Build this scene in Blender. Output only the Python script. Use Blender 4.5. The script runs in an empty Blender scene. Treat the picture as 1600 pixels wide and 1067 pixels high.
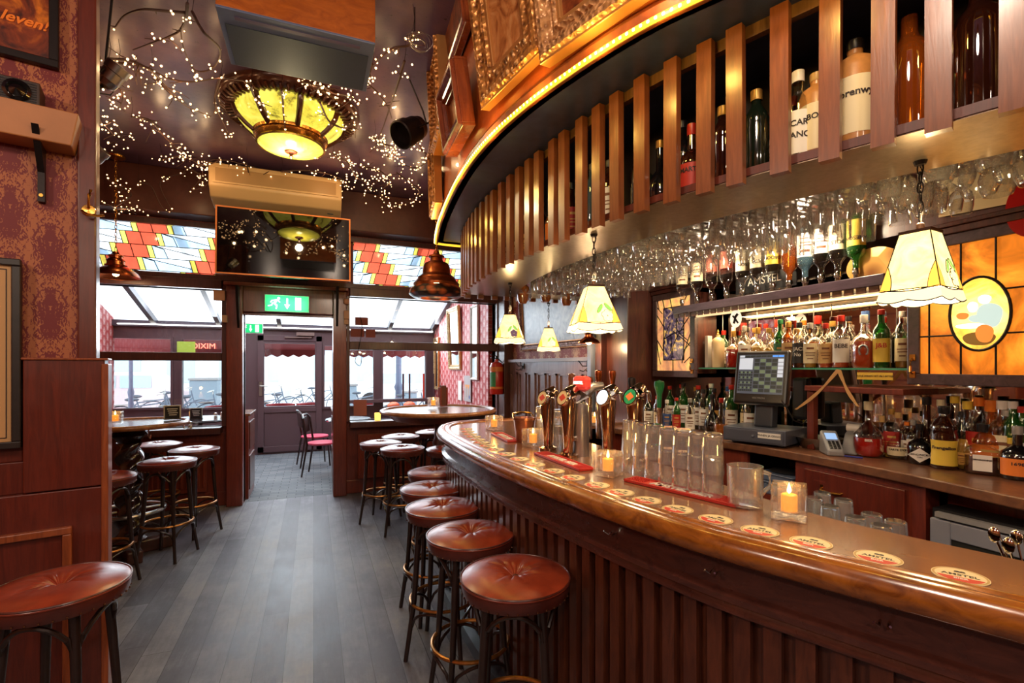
import bpy, bmesh, math, random
from math import sin, cos, pi, radians, sqrt, atan2, exp
from mathutils import Vector, Matrix, Euler
random.seed(7)
C = bpy.context.scene.collection
SC = bpy.context.scene
# ------------------------------------------------------------------ camera
EYE = Vector((0.0, 0.0, 1.55)); FPX = 760.0; YAW = radians(22.2); HOR = 572.0
cam = bpy.data.cameras.new('camera'); cam.lens = FPX / 1600 * 36; cam.sensor_width = 36
cam.shift_y = (HOR - 533.5) / 1600; cam.clip_start = 0.02; cam.clip_end = 200
co = bpy.data.objects.new('camera', cam); C.objects.link(co)
co.location = EYE; co.rotation_euler = (pi / 2, 0, -YAW); SC.camera = co
# ------------------------------------------------------------------ colour management, exposure, sampling helpers
SC.view_settings.view_transform = 'Standard'; SC.view_settings.look = 'None'
SC.view_settings.gamma = 1; SC.view_settings.use_curve_mapping = False
SC.view_settings.exposure = 0.85
cy = SC.cycles
cy.max_bounces = 7; cy.diffuse_bounces = 3; cy.glossy_bounces = 4; cy.transmission_bounces = 5
cy.transparent_max_bounces = 24; cy.caustics_reflective = False; cy.caustics_refractive = False
cy.sample_clamp_indirect = 3.0; cy.sample_clamp_direct = 0; cy.use_denoising = True
cy.use_adaptive_sampling = True; cy.adaptive_threshold = 0.03
# ------------------------------------------------------------------ daylight: bright overcast sky
W = bpy.data.worlds.new('overcast'); SC.world = W; W.use_nodes = True
wb = W.node_tree.nodes['Background']; wb.inputs[0].default_value = (0.86, 0.94, 1.0, 1); wb.inputs[1].default_value = 2.5

def lamp(kind, loc, energy, col, size=0.1, rot=None, sy=None, spot=None):
    l = bpy.data.lights.new('light', kind); l.energy = energy; l.color = col
    if kind == 'AREA':
        l.shape = 'RECTANGLE'; l.size = size; l.size_y = sy or size
    else:
        l.shadow_soft_size = size
    if kind == 'SPOT' and spot: l.spot_size = spot; l.spot_blend = 0.6
    o = bpy.data.objects.new('light', l); C.objects.link(o); o.location = loc
    if rot: o.rotation_euler = rot
    return o
WARM = (1.0, 0.58, 0.24); AMBER = (1.0, 0.66, 0.16); CREAM = (1.0, 0.78, 0.5)
# daylight that enters through the glass roof and the shop front
lamp('AREA', (0.0, 9.2, 2.5), 110, (0.86, 0.93, 1.0), 4.6, (radians(-80), 0, 0), 1.4)
# added unseen lamps behind the camera, warm fill for the foreground (fittings built below)
REAR = [(-0.9, -1.4, 3.0), (0.5, -2.2, 3.0), (-1.9, 0.6, 3.0), (0.35, 0.3, 3.25)]
for p in REAR: lamp('POINT', (p[0], p[1], p[2] - 0.16), 34, (1.0, 0.80, 0.62), 0.12)

# ------------------------------------------------------------------ picture geometry -> place
SF = Vector((sin(YAW), cos(YAW), 0)); SR = Vector((cos(YAW), -sin(YAW), 0))
def ray(px, py): return SF + SR * ((px - 800) / FPX) + Vector((0, 0, (HOR - py) / FPX))
def on_z(px, py, z): r = ray(px, py); return EYE + r * ((z - EYE.z) / r.z)
def on_y(px, py, y): r = ray(px, py); return EYE + r * (y / r.y)
def on_x(px, py, x): r = ray(px, py); return EYE + r * (x / r.x)
def X_at(px, y): return on_y(px, HOR, y).x
def Y_at(px, x): return on_x(px, HOR, x).y

# ------------------------------------------------------------------ colours and materials
def lin(c): c /= 255.0; return c / 12.92 if c <= 0.04045 else ((c + 0.055) / 1.055) ** 2.4
def rgb(r, g, b): return (lin(r), lin(g), lin(b), 1)
MATS = {}
def newmat(name):
    m = bpy.data.materials.new(name); m.use_nodes = True
    nt = m.node_tree; b = nt.nodes['Principled BSDF']; return m, nt, b
def nd(nt, t, **k):
    n = nt.nodes.new(t)
    for a, v in k.items():
        if a.startswith('i_'):
            key = a[2:]; key = int(key) if key.isdigit() else key
            n.inputs[key].default_value = v
        else: setattr(n, a, v)
    return n
def ramp(nt, fac, stops, interp='LINEAR'):
    r = nt.nodes.new('ShaderNodeValToRGB'); e = r.color_ramp.elements; r.color_ramp.interpolation = interp
    while len(e) < len(stops): e.new(0.5)
    for i, (p, c) in enumerate(stops): e[i].position = p; e[i].color = c
    nt.links.new(fac, r.inputs[0]); return r.outputs[0]
def coords(nt, scale=(1, 1, 1), kind='Object'):
    t = nd(nt, 'ShaderNodeTexCoord'); m = nd(nt, 'ShaderNodeMapping'); m.inputs['Scale'].default_value = scale
    nt.links.new(t.outputs[kind], m.inputs[0]); return m.outputs[0]
def noise(nt, vec, scale=5, detail=4, rough=0.6, dist=0):
    n = nd(nt, 'ShaderNodeTexNoise'); n.inputs['Scale'].default_value = scale; n.inputs['Detail'].default_value = detail
    n.inputs['Roughness'].default_value = rough; n.inputs['Distortion'].default_value = dist
    nt.links.new(vec, n.inputs['Vector']); return n.outputs['Fac']
def bump(nt, b, h, s=0.3, d=0.01):
    n = nd(nt, 'ShaderNodeBump'); n.inputs['Strength'].default_value = s; n.inputs['Distance'].default_value = d
    nt.links.new(h, n.inputs['Height']); nt.links.new(n.outputs[0], b.inputs['Normal'])
def plain(name, col, rough=0.5, metal=0.0, spec=0.5, coat=0.0, var=0.0, bmp=0.0, scale=20):
    if name in MATS: return MATS[name]
    m, nt, b = newmat(name)
    b.inputs['Base Color'].default_value = col; b.inputs['Roughness'].default_value = rough
    b.inputs['Metallic'].default_value = metal; b.inputs['Specular IOR Level'].default_value = spec
    b.inputs['Coat Weight'].default_value = coat; b.inputs['Coat Roughness'].default_value = 0.12
    if var or bmp:
        f = noise(nt, coords(nt), scale, 5)
        if var:
            lo = tuple(c * (1 - var) for c in col[:3]) + (1,); hi = tuple(min(1, c * (1 + var)) for c in col[:3]) + (1,)
            nt.links.new(ramp(nt, f, [(0.3, lo), (0.7, hi)]), b.inputs['Base Color'])
        if bmp: bump(nt, b, f, bmp, 0.004)
    MATS[name] = m; return m
def wood(name, dark, light, scale=(14, 14, 1.2), rough=0.35, coat=0.3, bmp=0.15, stain=0.0):
    if name in MATS: return MATS[name]
    m, nt, b = newmat(name); v = coords(nt, scale)
    f = noise(nt, v, 3.0, 7, 0.65, 1.2)
    col = ramp(nt, f, [(0.28, dark), (0.5, tuple((a + c) / 2 for a, c in zip(dark, light))), (0.72, light)])
    nt.links.new(col, b.inputs['Base Color'])
    f2 = noise(nt, coords(nt, (3, 3, 3)), 2.5, 4)
    mr = nd(nt, 'ShaderNodeMapRange'); mr.inputs['To Min'].default_value = rough * 0.7; mr.inputs['To Max'].default_value = min(1, rough * 1.5)
    nt.links.new(f2, mr.inputs[0]); nt.links.new(mr.outputs[0], b.inputs['Roughness'])
    b.inputs['Coat Weight'].default_value = coat; b.inputs['Coat Roughness'].default_value = 0.15
    bump(nt, b, f, bmp, 0.003); MATS[name] = m; return m
def emit(name, col, s, tex=None):
    if name in MATS: return MATS[name]
    m, nt, b = newmat(name); b.inputs['Base Color'].default_value = col
    b.inputs['Emission Color'].default_value = col; b.inputs['Emission Strength'].default_value = s
    b.inputs['Roughness'].default_value = 0.3
    if tex:
        f = noise(nt, coords(nt, (1, 1, 1)), tex[0], 5, 0.6, 1.0); c = ramp(nt, f, tex[1])
        nt.links.new(c, b.inputs['Base Color']); nt.links.new(c, b.inputs['Emission Color'])
    MATS[name] = m; return m
def thin(name, tint=(1, 1, 1, 1), refl=0.5, rough=0.02, body=0.0, bodycol=(1, 1, 1, 1)):
    """clear thin-walled glass: tinted see-through with a fresnel reflection; body adds some diffuse substance"""
    if name in MATS: return MATS[name]
    m = bpy.data.materials.new(name); m.use_nodes = True; nt = m.node_tree; nt.nodes.clear()
    out = nd(nt, 'ShaderNodeOutputMaterial'); tr = nd(nt, 'ShaderNodeBsdfTransparent'); tr.inputs[0].default_value = tint
    gl = nd(nt, 'ShaderNodeBsdfGlossy'); gl.inputs['Roughness'].default_value = rough
    gl.inputs[0].default_value = (1, 1, 1, 1)
    lw = nd(nt, 'ShaderNodeLayerWeight'); lw.inputs[0].default_value = refl
    mx = nd(nt, 'ShaderNodeMixShader'); nt.links.new(lw.outputs['Facing'], mx.inputs[0])
    pw = nd(nt, 'ShaderNodeMath', operation='POWER'); pw.inputs[1].default_value = 1.6
    nt.links.new(lw.outputs['Facing'], pw.inputs[0])
    ad = nd(nt, 'ShaderNodeMath', operation='ADD'); ad.inputs[1].default_value = 0.05; nt.links.new(pw.outputs[0], ad.inputs[0]); ad.use_clamp = True
    nt.links.new(ad.outputs[0], mx.inputs[0])
    base = tr.outputs[0]
    if body:
        df = nd(nt, 'ShaderNodeBsdfDiffuse'); df.inputs[0].default_value = bodycol
        m2 = nd(nt, 'ShaderNodeMixShader'); m2.inputs[0].default_value = body
        nt.links.new(base, m2.inputs[1]); nt.links.new(df.outputs[0], m2.inputs[2]); base = m2.outputs[0]
    nt.links.new(base, mx.inputs[1]); nt.links.new(gl.outputs[0], mx.inputs[2])
    nt.links.new(mx.outputs[0], out.inputs[0]); MATS[name] = m; return m

M_DARK = wood('dark_wood', rgb(46, 22, 18), rgb(92, 44, 32))
M_FRAME = wood('window_wood', rgb(58, 28, 28), rgb(86, 42, 40), rough=0.4)
M_MAHOG = wood('mahogany', rgb(76, 26, 18), rgb(112, 42, 26), rough=0.3)
M_PANEL = wood('panel_wood', rgb(88, 32, 22), rgb(132, 52, 34), rough=0.35, coat=0.4)
M_BARTOP = plain('bar_top_wood', rgb(128, 90, 68), 0.2, coat=0.4, var=0.12, scale=2.5)
M_RAIL = wood('bar_rail_wood', rgb(104, 52, 16), rgb(176, 104, 34), (4, 4, 8), rough=0.2, coat=0.9, bmp=0.1)
M_BARFRONT = wood('bar_front_wood', rgb(64, 30, 20), rgb(104, 54, 34), (10, 10, 1.5), rough=0.3, coat=0.4)
M_SLAT = wood('slat_wood', rgb(92, 48, 28), rgb(134, 76, 44), (16, 16, 1.3), rough=0.3, coat=0.3)
M_BACK = wood('back_bar_wood', rgb(84, 50, 34), rgb(126, 80, 52), (4, 4, 4), rough=0.35)
M_STEEL = plain('brushed_steel', rgb(175, 170, 165), 0.28, 1.0)
M_CHROME = plain('chrome', rgb(215, 205, 195), 0.08, 1.0)
M_BRASS = plain('brass', rgb(205, 150, 70), 0.22, 1.0, var=0.15, scale=8)
M_COPPER = plain('copper', rgb(190, 105, 60), 0.25, 1.0, var=0.25, scale=9)
M_IRON = plain('black_iron', rgb(36, 28, 28), 0.4, 0.6)
M_BLACK = plain('black_plastic', rgb(28, 26, 28), 0.35)
M_GREY = plain('grey_plastic', rgb(135, 132, 132), 0.4)
M_WHITE = plain('white_paint', rgb(225, 218, 208), 0.5)
M_GLASS = thin('clear_glass', (0.985, 0.985, 0.985, 1), 0.45, 0.02, 0.035, (1, 0.95, 0.88, 1))
M_PANE = thin('window_glass', (0.97, 0.985, 0.985, 1), 0.25)
M_THICK = thin('thick_glass', (0.97, 0.97, 0.97, 1), 0.5, 0.03, 0.09, (1, 0.97, 0.92, 1))
M_MIRROR = plain('mirror', rgb(215, 205, 195), 0.03, 1.0)
M_LEGS = plain('stool_leg_wood', rgb(40, 24, 20), 0.3, coat=0.5, var=0.3)
M_RING = plain('worn_brass_ring', rgb(176, 120, 62), 0.3, 0.8, var=0.3, scale=30)

# ------------------------------------------------------------------ mesh builder
class MB:
    def __init__(s): s.v = []; s.f = []; s.m = []; s.mi = 0
    def add(s, vs, fs, M=None):
        o = len(s.v)
        s.v += [tuple(M @ Vector(p)) if M is not None else tuple(p) for p in vs]
        s.f += [tuple(o + i for i in q) for q in fs]; s.m += [s.mi] * len(fs); return s
    def box(s, a, b, M=None):
        x0, y0, z0 = a; x1, y1, z1 = b
        return s.add([(x0, y0, z0), (x1, y0, z0), (x1, y1, z0), (x0, y1, z0), (x0, y0, z1), (x1, y0, z1), (x1, y1, z1), (x0, y1, z1)],
                     [(0, 3, 2, 1), (4, 5, 6, 7), (0, 1, 5, 4), (1, 2, 6, 5), (2, 3, 7, 6), (3, 0, 4, 7)], M)
    def cbox(s, c, d, M=None):
        return s.box([c[i] - d[i] / 2 for i in range(3)], [c[i] + d[i] / 2 for i in range(3)], M)
    def prism(s, poly, z0, z1, M=None):
        n = len(poly); ar = sum(poly[i][0] * poly[(i + 1) % n][1] - poly[(i + 1) % n][0] * poly[i][1] for i in range(n))
        if ar < 0: poly = poly[::-1]
        vs = [(p[0], p[1], z0) for p in poly] + [(p[0], p[1], z1) for p in poly]
        fs = [tuple(range(n))[::-1], tuple(range(n, 2 * n))] + [(i, (i + 1) % n, n + (i + 1) % n, n + i) for i in range(n)]
        return s.add(vs, fs, M)
    def lathe(s, prof, n=24, M=None, a0=0, a1=2 * pi, cap=False):
        full = abs(a1 - a0 - 2 * pi) < 1e-6; k = n if full else n + 1
        vs = [(r * cos(a0 + (a1 - a0) * i / n), r * sin(a0 + (a1 - a0) * i / n), z) for r, z in prof for i in range(k)]
        fs = []
        for j in range(len(prof) - 1):
            for i in range(n):
                a = j * k + i; b = j * k + (i + 1) % k; fs.append((a, b, b + k, a + k))
        if cap:
            fs.append(tuple(range(k))[::-1]); fs.append(tuple((len(prof) - 1) * k + i for i in range(k)))
        return s.add(vs, fs, M)
    def tube(s, pts, r, n=8, closed=False, M=None, flat=1.0):
        pts = [Vector(p) for p in pts]; m = len(pts); vs = []; up0 = Vector((0.013, 0.021, 1))
        for i, p in enumerate(pts):
            t = (pts[(i + 1) % m] - pts[i - 1]) if closed else (pts[min(i + 1, m - 1)] - pts[max(i - 1, 0)])
            if t.length < 1e-9: t = Vector((0, 0, 1))
            t.normalize(); u = up0 if abs(t.z) < 0.95 else Vector((1, 0.02, 0.01))
            a = t.cross(u).normalized(); b = t.cross(a).normalized()
            rr = r[i] if isinstance(r, (list, tuple)) else r
            for k in range(n): vs.append(p + a * rr * cos(2 * pi * k / n) + b * rr * flat * sin(2 * pi * k / n))
        fs = []
        for i in range(m if closed else m - 1):
            for k in range(n):
                fs.append((i * n + k, i * n + (k + 1) % n, ((i + 1) % m) * n + (k + 1) % n, ((i + 1) % m) * n + k))
        if not closed: fs += [tuple(range(n))[::-1], tuple((m - 1) * n + k for k in range(n))]
        return s.add(vs, fs, M)
    def sweep(s, path, prof, closed=False, M=None):
        """profile (offset to the left of travel, z) carried along a path in plan"""
        path = [Vector((p[0], p[1])) for p in path]; m = len(path); n = len(prof); vs = []
        for i in range(m):
            t = path[min(i + 1, m - 1)] - path[max(i - 1, 0)]; t.normalize(); nn = Vector((-t.y, t.x))
            for o, z in prof: vs.append((path[i].x + nn.x * o, path[i].y + nn.y * o, z))
        fs = [(i * n + k, (i + 1) * n + k, (i + 1) * n + (k + 1) % n, i * n + (k + 1) % n) for i in range(m - 1) for k in range(n)]
        fs += [tuple(range(n)), tuple((m - 1) * n + k for k in range(n))[::-1]]
        return s.add(vs, fs, M)
    def sphere(s, c, r, n=10, m=6, M=None, sc=(1, 1, 1)):
        vs = []; fs = []
        for j in range(m + 1):
            th = pi * j / m
            for i in range(n): vs.append((c[0] + sc[0] * r * sin(th) * cos(2 * pi * i / n), c[1] + sc[1] * r * sin(th) * sin(2 * pi * i / n), c[2] - sc[2] * r * cos(th)))
        for j in range(m):
            for i in range(n): fs.append((j * n + i, j * n + (i + 1) % n, (j + 1) * n + (i + 1) % n, (j + 1) * n + i))
        return s.add(vs, fs, M)
    def mesh(s, name, mats, smooth=False):
        me = bpy.data.meshes.new(name); me.from_pydata([tuple(v) for v in s.v], [], s.f)
        for mt in (mats if isinstance(mats, (list, tuple)) else [mats]): me.materials.append(mt)
        if any(s.m): me.polygons.foreach_set('material_index', s.m)
        if smooth: me.polygons.foreach_set('use_smooth', [True] * len(me.polygons)); me.set_sharp_from_angle(angle=radians(38))
        me.update(); return me
    def ob(s, name, mats, parent=None, smooth=False, bevel=0, loc=None, rot=None, label=None):
        return put(name, s.mesh(name, mats, smooth), parent, bevel, loc, rot, label)
def put(name, me, parent=None, bevel=0, loc=None, rot=None, label=None):
    o = bpy.data.objects.new(name, me); C.objects.link(o)
    if parent: o.parent = parent
    if loc is not None: o.location = loc
    if rot is not None: o.rotation_euler = rot
    if label: o['label'] = label
    if bevel:
        b = o.modifiers.new('bevel', 'BEVEL'); b.width = bevel; b.segments = 2; b.limit_method = 'ANGLE'
    return o
def tag(o, label, cat, group=None, kind=None):
    if label: o['label'] = label
    if cat: o['category'] = cat
    if group: o['group'] = group
    if kind: o['kind'] = kind
    return o
def thing(name, label, cat, loc=(0, 0, 0), rz=0, group=None, rot=None):
    o = bpy.data.objects.new(name, None); C.objects.link(o); o.empty_display_size = 0.05
    o.location = loc; o.rotation_euler = rot if rot else (0, 0, rz)
    return tag(o, label, cat, group)
def struct(name, mb, mat, **k):
    o = mb.ob(name, mat, **k); o['kind'] = 'structure'; return o
KIDS = {}
def copy_tree(o, parent=None):
    c = o.copy(); C.objects.link(c); c.parent = parent
    for ch in list(o.children): copy_tree(ch, c)
    return c
def dup(o, loc, rz=0, label=None, group=None, scale=None):
    c = copy_tree(o); c.location = loc; c.rotation_euler = (0, 0, rz)
    if label: c['label'] = label
    if group: c['group'] = group
    if scale: c.scale = scale if hasattr(scale, '__len__') else (scale,) * 3
    return c
def smooth_path(pts, n=8):
    pts = [Vector(p) for p in pts]; out = []
    for i in range(len(pts) - 1):
        p0 = pts[max(i - 1, 0)]; p1 = pts[i]; p2 = pts[i + 1]; p3 = pts[min(i + 2, len(pts) - 1)]
        for k in range(n):
            t = k / n; out.append(0.5 * ((2 * p1) + (p2 - p0) * t + (2 * p0 - 5 * p1 + 4 * p2 - p3) * t * t + (3 * p1 - p0 - 3 * p2 + p3) * t ** 3))
    out.append(pts[-1]); return out
def resample(path, step):
    out = []; acc = 0; last = path[0]; out.append((path[0], (path[1] - path[0]).normalized()))
    for i in range(1, len(path)):
        seg = path[i] - path[i - 1]; L = seg.length; pos = 0
        while acc + (L - pos) >= step:
            pos += step - acc; acc = 0; out.append((path[i - 1] + seg * (pos / L), seg.normalized()))
        acc += L - pos
    return out
# lettering as meshes
TXT = {}
def text_mesh(s, size=0.02, ext=0.0004, mat=None, bend=None, shear=0, bold=0.0, sx=1.0):
    cu = bpy.data.curves.new('lettering', 'FONT'); cu.body = s; cu.size = size; cu.extrude = ext; cu.align_x = 'CENTER'; cu.align_y = 'CENTER'
    cu.shear = shear; cu.offset = bold; cu.resolution_u = 3
    o = bpy.data.objects.new('lettering', cu); C.objects.link(o)
    dg = bpy.context.evaluated_depsgraph_get(); me = bpy.data.meshes.new_from_object(o.evaluated_get(dg))
    bpy.data.objects.remove(o); bpy.data.curves.remove(cu)
    for v in me.vertices:
        v.co.x *= sx
        if bend:
            a = v.co.x / bend; r = bend + v.co.z; v.co = Vector((r * sin(a), -r * cos(a), v.co.y))
    me.materials.clear()
    if mat: me.materials.append(mat)
    me.name = 'lettering'; return me
M_INK = plain('dark_ink', rgb(40, 26, 24), 0.6); M_RED = plain('red_print', rgb(196, 44, 32), 0.5)
M_GOLDINK = plain('gold_print', rgb(200, 150, 60), 0.4); M_WHITEINK = plain('white_print', rgb(238, 232, 220), 0.5)
ORD = ['nearest', 'second', 'third', 'fourth', 'fifth', 'sixth', 'seventh', 'eighth', 'ninth', 'tenth', 'eleventh', 'twelfth', 'thirteenth',
       'fourteenth', 'fifteenth', 'sixteenth', 'seventeenth', 'eighteenth', 'nineteenth', 'twentieth', 'twenty-first', 'twenty-second', 'twenty-third', 'twenty-fourth', 'twenty-fifth']
# ================================================================== STRUCTURE
def mathn(nt, op, a, b=None, c=None):
    n = nt.nodes.new('ShaderNodeMath'); n.operation = op
    for i, x in enumerate((a, b, c)):
        if x is None: continue
        if isinstance(x, (int, float)): n.inputs[i].default_value = x
        else: nt.links.new(x, n.inputs[i])
    return n.outputs[0]
def damask(name, ground, fig, Wd, H, ax=('X', 'Z'), thr=0.5, wear=None, rough=0.6):
    m, nt, b = newmat(name); t = nd(nt, 'ShaderNodeTexCoord'); s = nd(nt, 'ShaderNodeSeparateXYZ'); nt.links.new(t.outputs['Object'], s.inputs[0])
    u = mathn(nt, 'DIVIDE', s.outputs[ax[0]], Wd); v = mathn(nt, 'DIVIDE', s.outputs[ax[1]], H)
    par = mathn(nt, 'MULTIPLY', mathn(nt, 'MODULO', mathn(nt, 'ABSOLUTE', mathn(nt, 'FLOOR', u)), 2.0), 0.5)
    fu = mathn(nt, 'ABSOLUTE', mathn(nt, 'SUBTRACT', mathn(nt, 'FRACT', u), 0.5))
    fv = mathn(nt, 'FRACT', mathn(nt, 'ADD', v, par))
    cmb = nd(nt, 'ShaderNodeCombineXYZ'); nt.links.new(fu, cmb.inputs[0]); nt.links.new(fv, cmb.inputs[1])
    n1 = noise(nt, cmb.outputs[0], 9.0, 1.5, 0.5, 1.6)
    n2 = noise(nt, cmb.outputs[0], 26.0, 1, 0.5, 0.8)
    # a leaf-shaped envelope keeps a clear ground between the medallions
    dv = mathn(nt, 'ABSOLUTE', mathn(nt, 'SUBTRACT', fv, 0.5))
    wavy = mathn(nt, 'MULTIPLY', mathn(nt, 'SINE', mathn(nt, 'MULTIPLY', fv, 25.0)), 0.05)
    env = mathn(nt, 'SQRT', mathn(nt, 'ADD', mathn(nt, 'POWER', mathn(nt, 'MULTIPLY', mathn(nt, 'ADD', fu, wavy), 2.1), 2.0), mathn(nt, 'POWER', mathn(nt, 'MULTIPLY', dv, 1.7), 2.0)))
    f = mathn(nt, 'ADD', mathn(nt, 'MULTIPLY', n1, 1.0), mathn(nt, 'MULTIPLY', n2, 0.45))
    f = mathn(nt, 'SUBTRACT', f, mathn(nt, 'MULTIPLY', env, 0.34))
    col = ramp(nt, f, [(thr, ground), (thr + 0.03, fig)])
    if wear:
        wn = noise(nt, coords(nt, (1, 1, 1)), 6, 6, 0.7); mx = nd(nt, 'ShaderNodeMix', data_type='RGBA'); nt.links.new(ramp(nt, wn, [(0.66, (0, 0, 0, 1)), (0.7, (1, 1, 1, 1))]), mx.inputs[0])
        nt.links.new(col, mx.inputs[6]); mx.inputs[7].default_value = wear; col = mx.outputs[2]
    nt.links.new(col, b.inputs['Base Color']); b.inputs['Roughness'].default_value = rough; return m
M_DAMASK = damask('damask_wallpaper', rgb(170, 98, 60), rgb(112, 28, 32), 0.12, 0.27, thr=0.42)
M_DAMASK_RED = damask('red_wallpaper', rgb(104, 34, 34), rgb(142, 66, 48), 0.22, 0.20, thr=0.50)
M_TRELLIS = damask('trellis_wallpaper', rgb(168, 40, 40), rgb(214, 176, 172), 0.13, 0.16, ('Y', 'Z'), thr=0.52)
M_BANDPAPER = damask('band_wallpaper', rgb(132, 46, 40), rgb(196, 156, 130), 0.20, 0.24, ('Y', 'Z'), thr=0.50)
def ceiling_mat():
    m, nt, b = newmat('smoky_ceiling'); v = coords(nt)
    a = noise(nt, v, 1.3, 6, 0.65); c = ramp(nt, a, [(0.3, rgb(50, 34, 54)), (0.5, rgb(84, 58, 84)), (0.7, rgb(114, 82, 92))])
    sp = noise(nt, coords(nt, (9, 14, 9)), 2.2, 5, 0.75); mx = nd(nt, 'ShaderNodeMix', data_type='RGBA')
    nt.links.new(ramp(nt, sp, [(0.33, (1, 1, 1, 1)), (0.37, (0, 0, 0, 1))]), mx.inputs[0]); nt.links.new(c, mx.inputs[6]); mx.inputs[7].default_value = rgb(30, 18, 22)
    nt.links.new(mx.outputs[2], b.inputs['Base Color']); b.inputs['Roughness'].default_value = 0.32; bump(nt, b, a, 0.3, 0.02); return m
def floor_mat():
    m, nt, b = newmat('worn_floor_boards'); t = nd(nt, 'ShaderNodeTexCoord'); s = nd(nt, 'ShaderNodeSeparateXYZ'); nt.links.new(t.outputs['Object'], s.inputs[0])
    wdt = 0.142; u = mathn(nt, 'DIVIDE', s.outputs[0], wdt); iu = mathn(nt, 'FLOOR', u); fu = mathn(nt, 'FRACT', u)
    wn = nd(nt, 'ShaderNodeTexWhiteNoise', noise_dimensions='1D'); nt.links.new(iu, wn.inputs['W'])
    v = mathn(nt, 'ADD', mathn(nt, 'DIVIDE', s.outputs[1], 2.3), mathn(nt, 'MULTIPLY', wn.outputs['Value'], 7.0)); iv = mathn(nt, 'FLOOR', v); fv = mathn(nt, 'FRACT', v)
    w2 = nd(nt, 'ShaderNodeTexWhiteNoise', noise_dimensions='2D'); cb = nd(nt, 'ShaderNodeCombineXYZ'); nt.links.new(iu, cb.inputs[0]); nt.links.new(iv, cb.inputs[1]); nt.links.new(cb.outputs[0], w2.inputs['Vector'])
    g = noise(nt, coords(nt, (22, 2.2, 1)), 1.5, 7, 0.7, 0.6); big = noise(nt, coords(nt, (1.2, 0.9, 1)), 1.6, 7, 0.72)
    k = mathn(nt, 'ADD', mathn(nt, 'MULTIPLY', w2.outputs['Value'], 0.20), mathn(nt, 'ADD', mathn(nt, 'MULTIPLY', g, 0.22), mathn(nt, 'MULTIPLY', big, 0.75)))
    c = ramp(nt, k, [(0.36, rgb(44, 38, 46)), (0.54, rgb(84, 80, 90)), (0.70, rgb(126, 126, 132)), (0.86, rgb(160, 156, 148))])
    e = mathn(nt, 'MINIMUM', mathn(nt, 'MULTIPLY', mathn(nt, 'MINIMUM', fu, mathn(nt, 'SUBTRACT', 1.0, fu)), wdt), mathn(nt, 'MULTIPLY', mathn(nt, 'MINIMUM', fv, mathn(nt, 'SUBTRACT', 1.0, fv)), 2.3))
    sm = mathn(nt, 'LESS_THAN', e, 0.0016); mx = nd(nt, 'ShaderNodeMix', data_type='RGBA'); nt.links.new(sm, mx.inputs[0]); nt.links.new(c, mx.inputs[6]); mx.inputs[7].default_value = rgb(26, 22, 24)
    nt.links.new(mx.outputs[2], b.inputs['Base Color'])
    rr = nd(nt, 'ShaderNodeMapRange'); rr.inputs['To Min'].default_value = 0.3; rr.inputs['To Max'].default_value = 0.62; nt.links.new(big, rr.inputs[0]); nt.links.new(rr.outputs[0], b.inputs['Roughness'])
    bump(nt, b, g, 0.25, 0.003); return m
def brick_mat(name, c1, c2, mortar, sc, ax=None, bw=0.2, bh=0.05):
    m, nt, b = newmat(name); v = coords(nt, sc)
    if ax: # rotate so that the pattern lies on an upright wall
        mp = nd(nt, 'ShaderNodeMapping'); mp.inputs['Rotation'].default_value = ax; nt.links.new(v, mp.inputs[0]); v = mp.outputs[0]
    br = nd(nt, 'ShaderNodeTexBrick'); br.inputs['Scale'].default_value = 1; br.inputs['Brick Width'].default_value = bw; br.inputs['Row Height'].default_value = bh
    br.inputs['Mortar Size'].default_value = 0.004; br.inputs['Color1'].default_value = c1; br.inputs['Color2'].default_value = c2; br.inputs['Mortar'].default_value = mortar
    nt.links.new(v, br.inputs[0]); nt.links.new(br.outputs[0], b.inputs['Base Color']); b.inputs['Roughness'].default_value = 0.7; return m
def holes(x0, x1, z0, z1, hs, f):
    """fill the rectangle x0..x1, z0..z1 except the openings; f(xa, xb, za, zb) adds one solid block"""
    xs = sorted(set([x0, x1] + [h[0] for h in hs] + [h[1] for h in hs])); 
    for a, b in zip(xs, xs[1:]):
        if a < x0 - 1e-9 or b > x1 + 1e-9: continue
        zs = sorted((max(z0, h[2]), min(z1, h[3])) for h in hs if h[0] <= a + 1e-9 and h[1] >= b - 1e-9); z = z0
        for za, zb in zs:
            if za > z: f(a, b, z, za)
            z = max(z, zb)
        if z < z1: f(a, b, z, z1)
CEIL = 3.6; FW = 6.25; OW = 9.7
# main planes
m = MB(); m.box((-3.1, -4.1, -0.1), (3.1, FW + 0.02, 0)); struct('floor', m, floor_mat())
m = MB(); m.box((-3.1, -4.1, CEIL), (3.1, FW, CEIL + 0.1)); struct('ceiling', m, ceiling_mat())
m = MB(); m.box((-3.1, -4.1, 0), (-3.0, FW, CEIL)); struct('wall_left', m, M_DAMASK)
m = MB(); m.box((-3.1, -4.2, 0), (3.1, -4.1, CEIL)); struct('wall_rear', m, plain('rear_wall_paint', rgb(120, 66, 44), 0.7))
m = MB(); m.box((2.87, -4.1, 0), (3.0, 3.62, CEIL)); struct('wall_right', m, plain('back_bar_board', rgb(70, 38, 28), 0.4, var=0.3, scale=6))
m = MB(); m.box((2.45, 3.62, 0), (3.0, FW, CEIL)); struct('wall_side', m, M_BANDPAPER)
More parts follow.
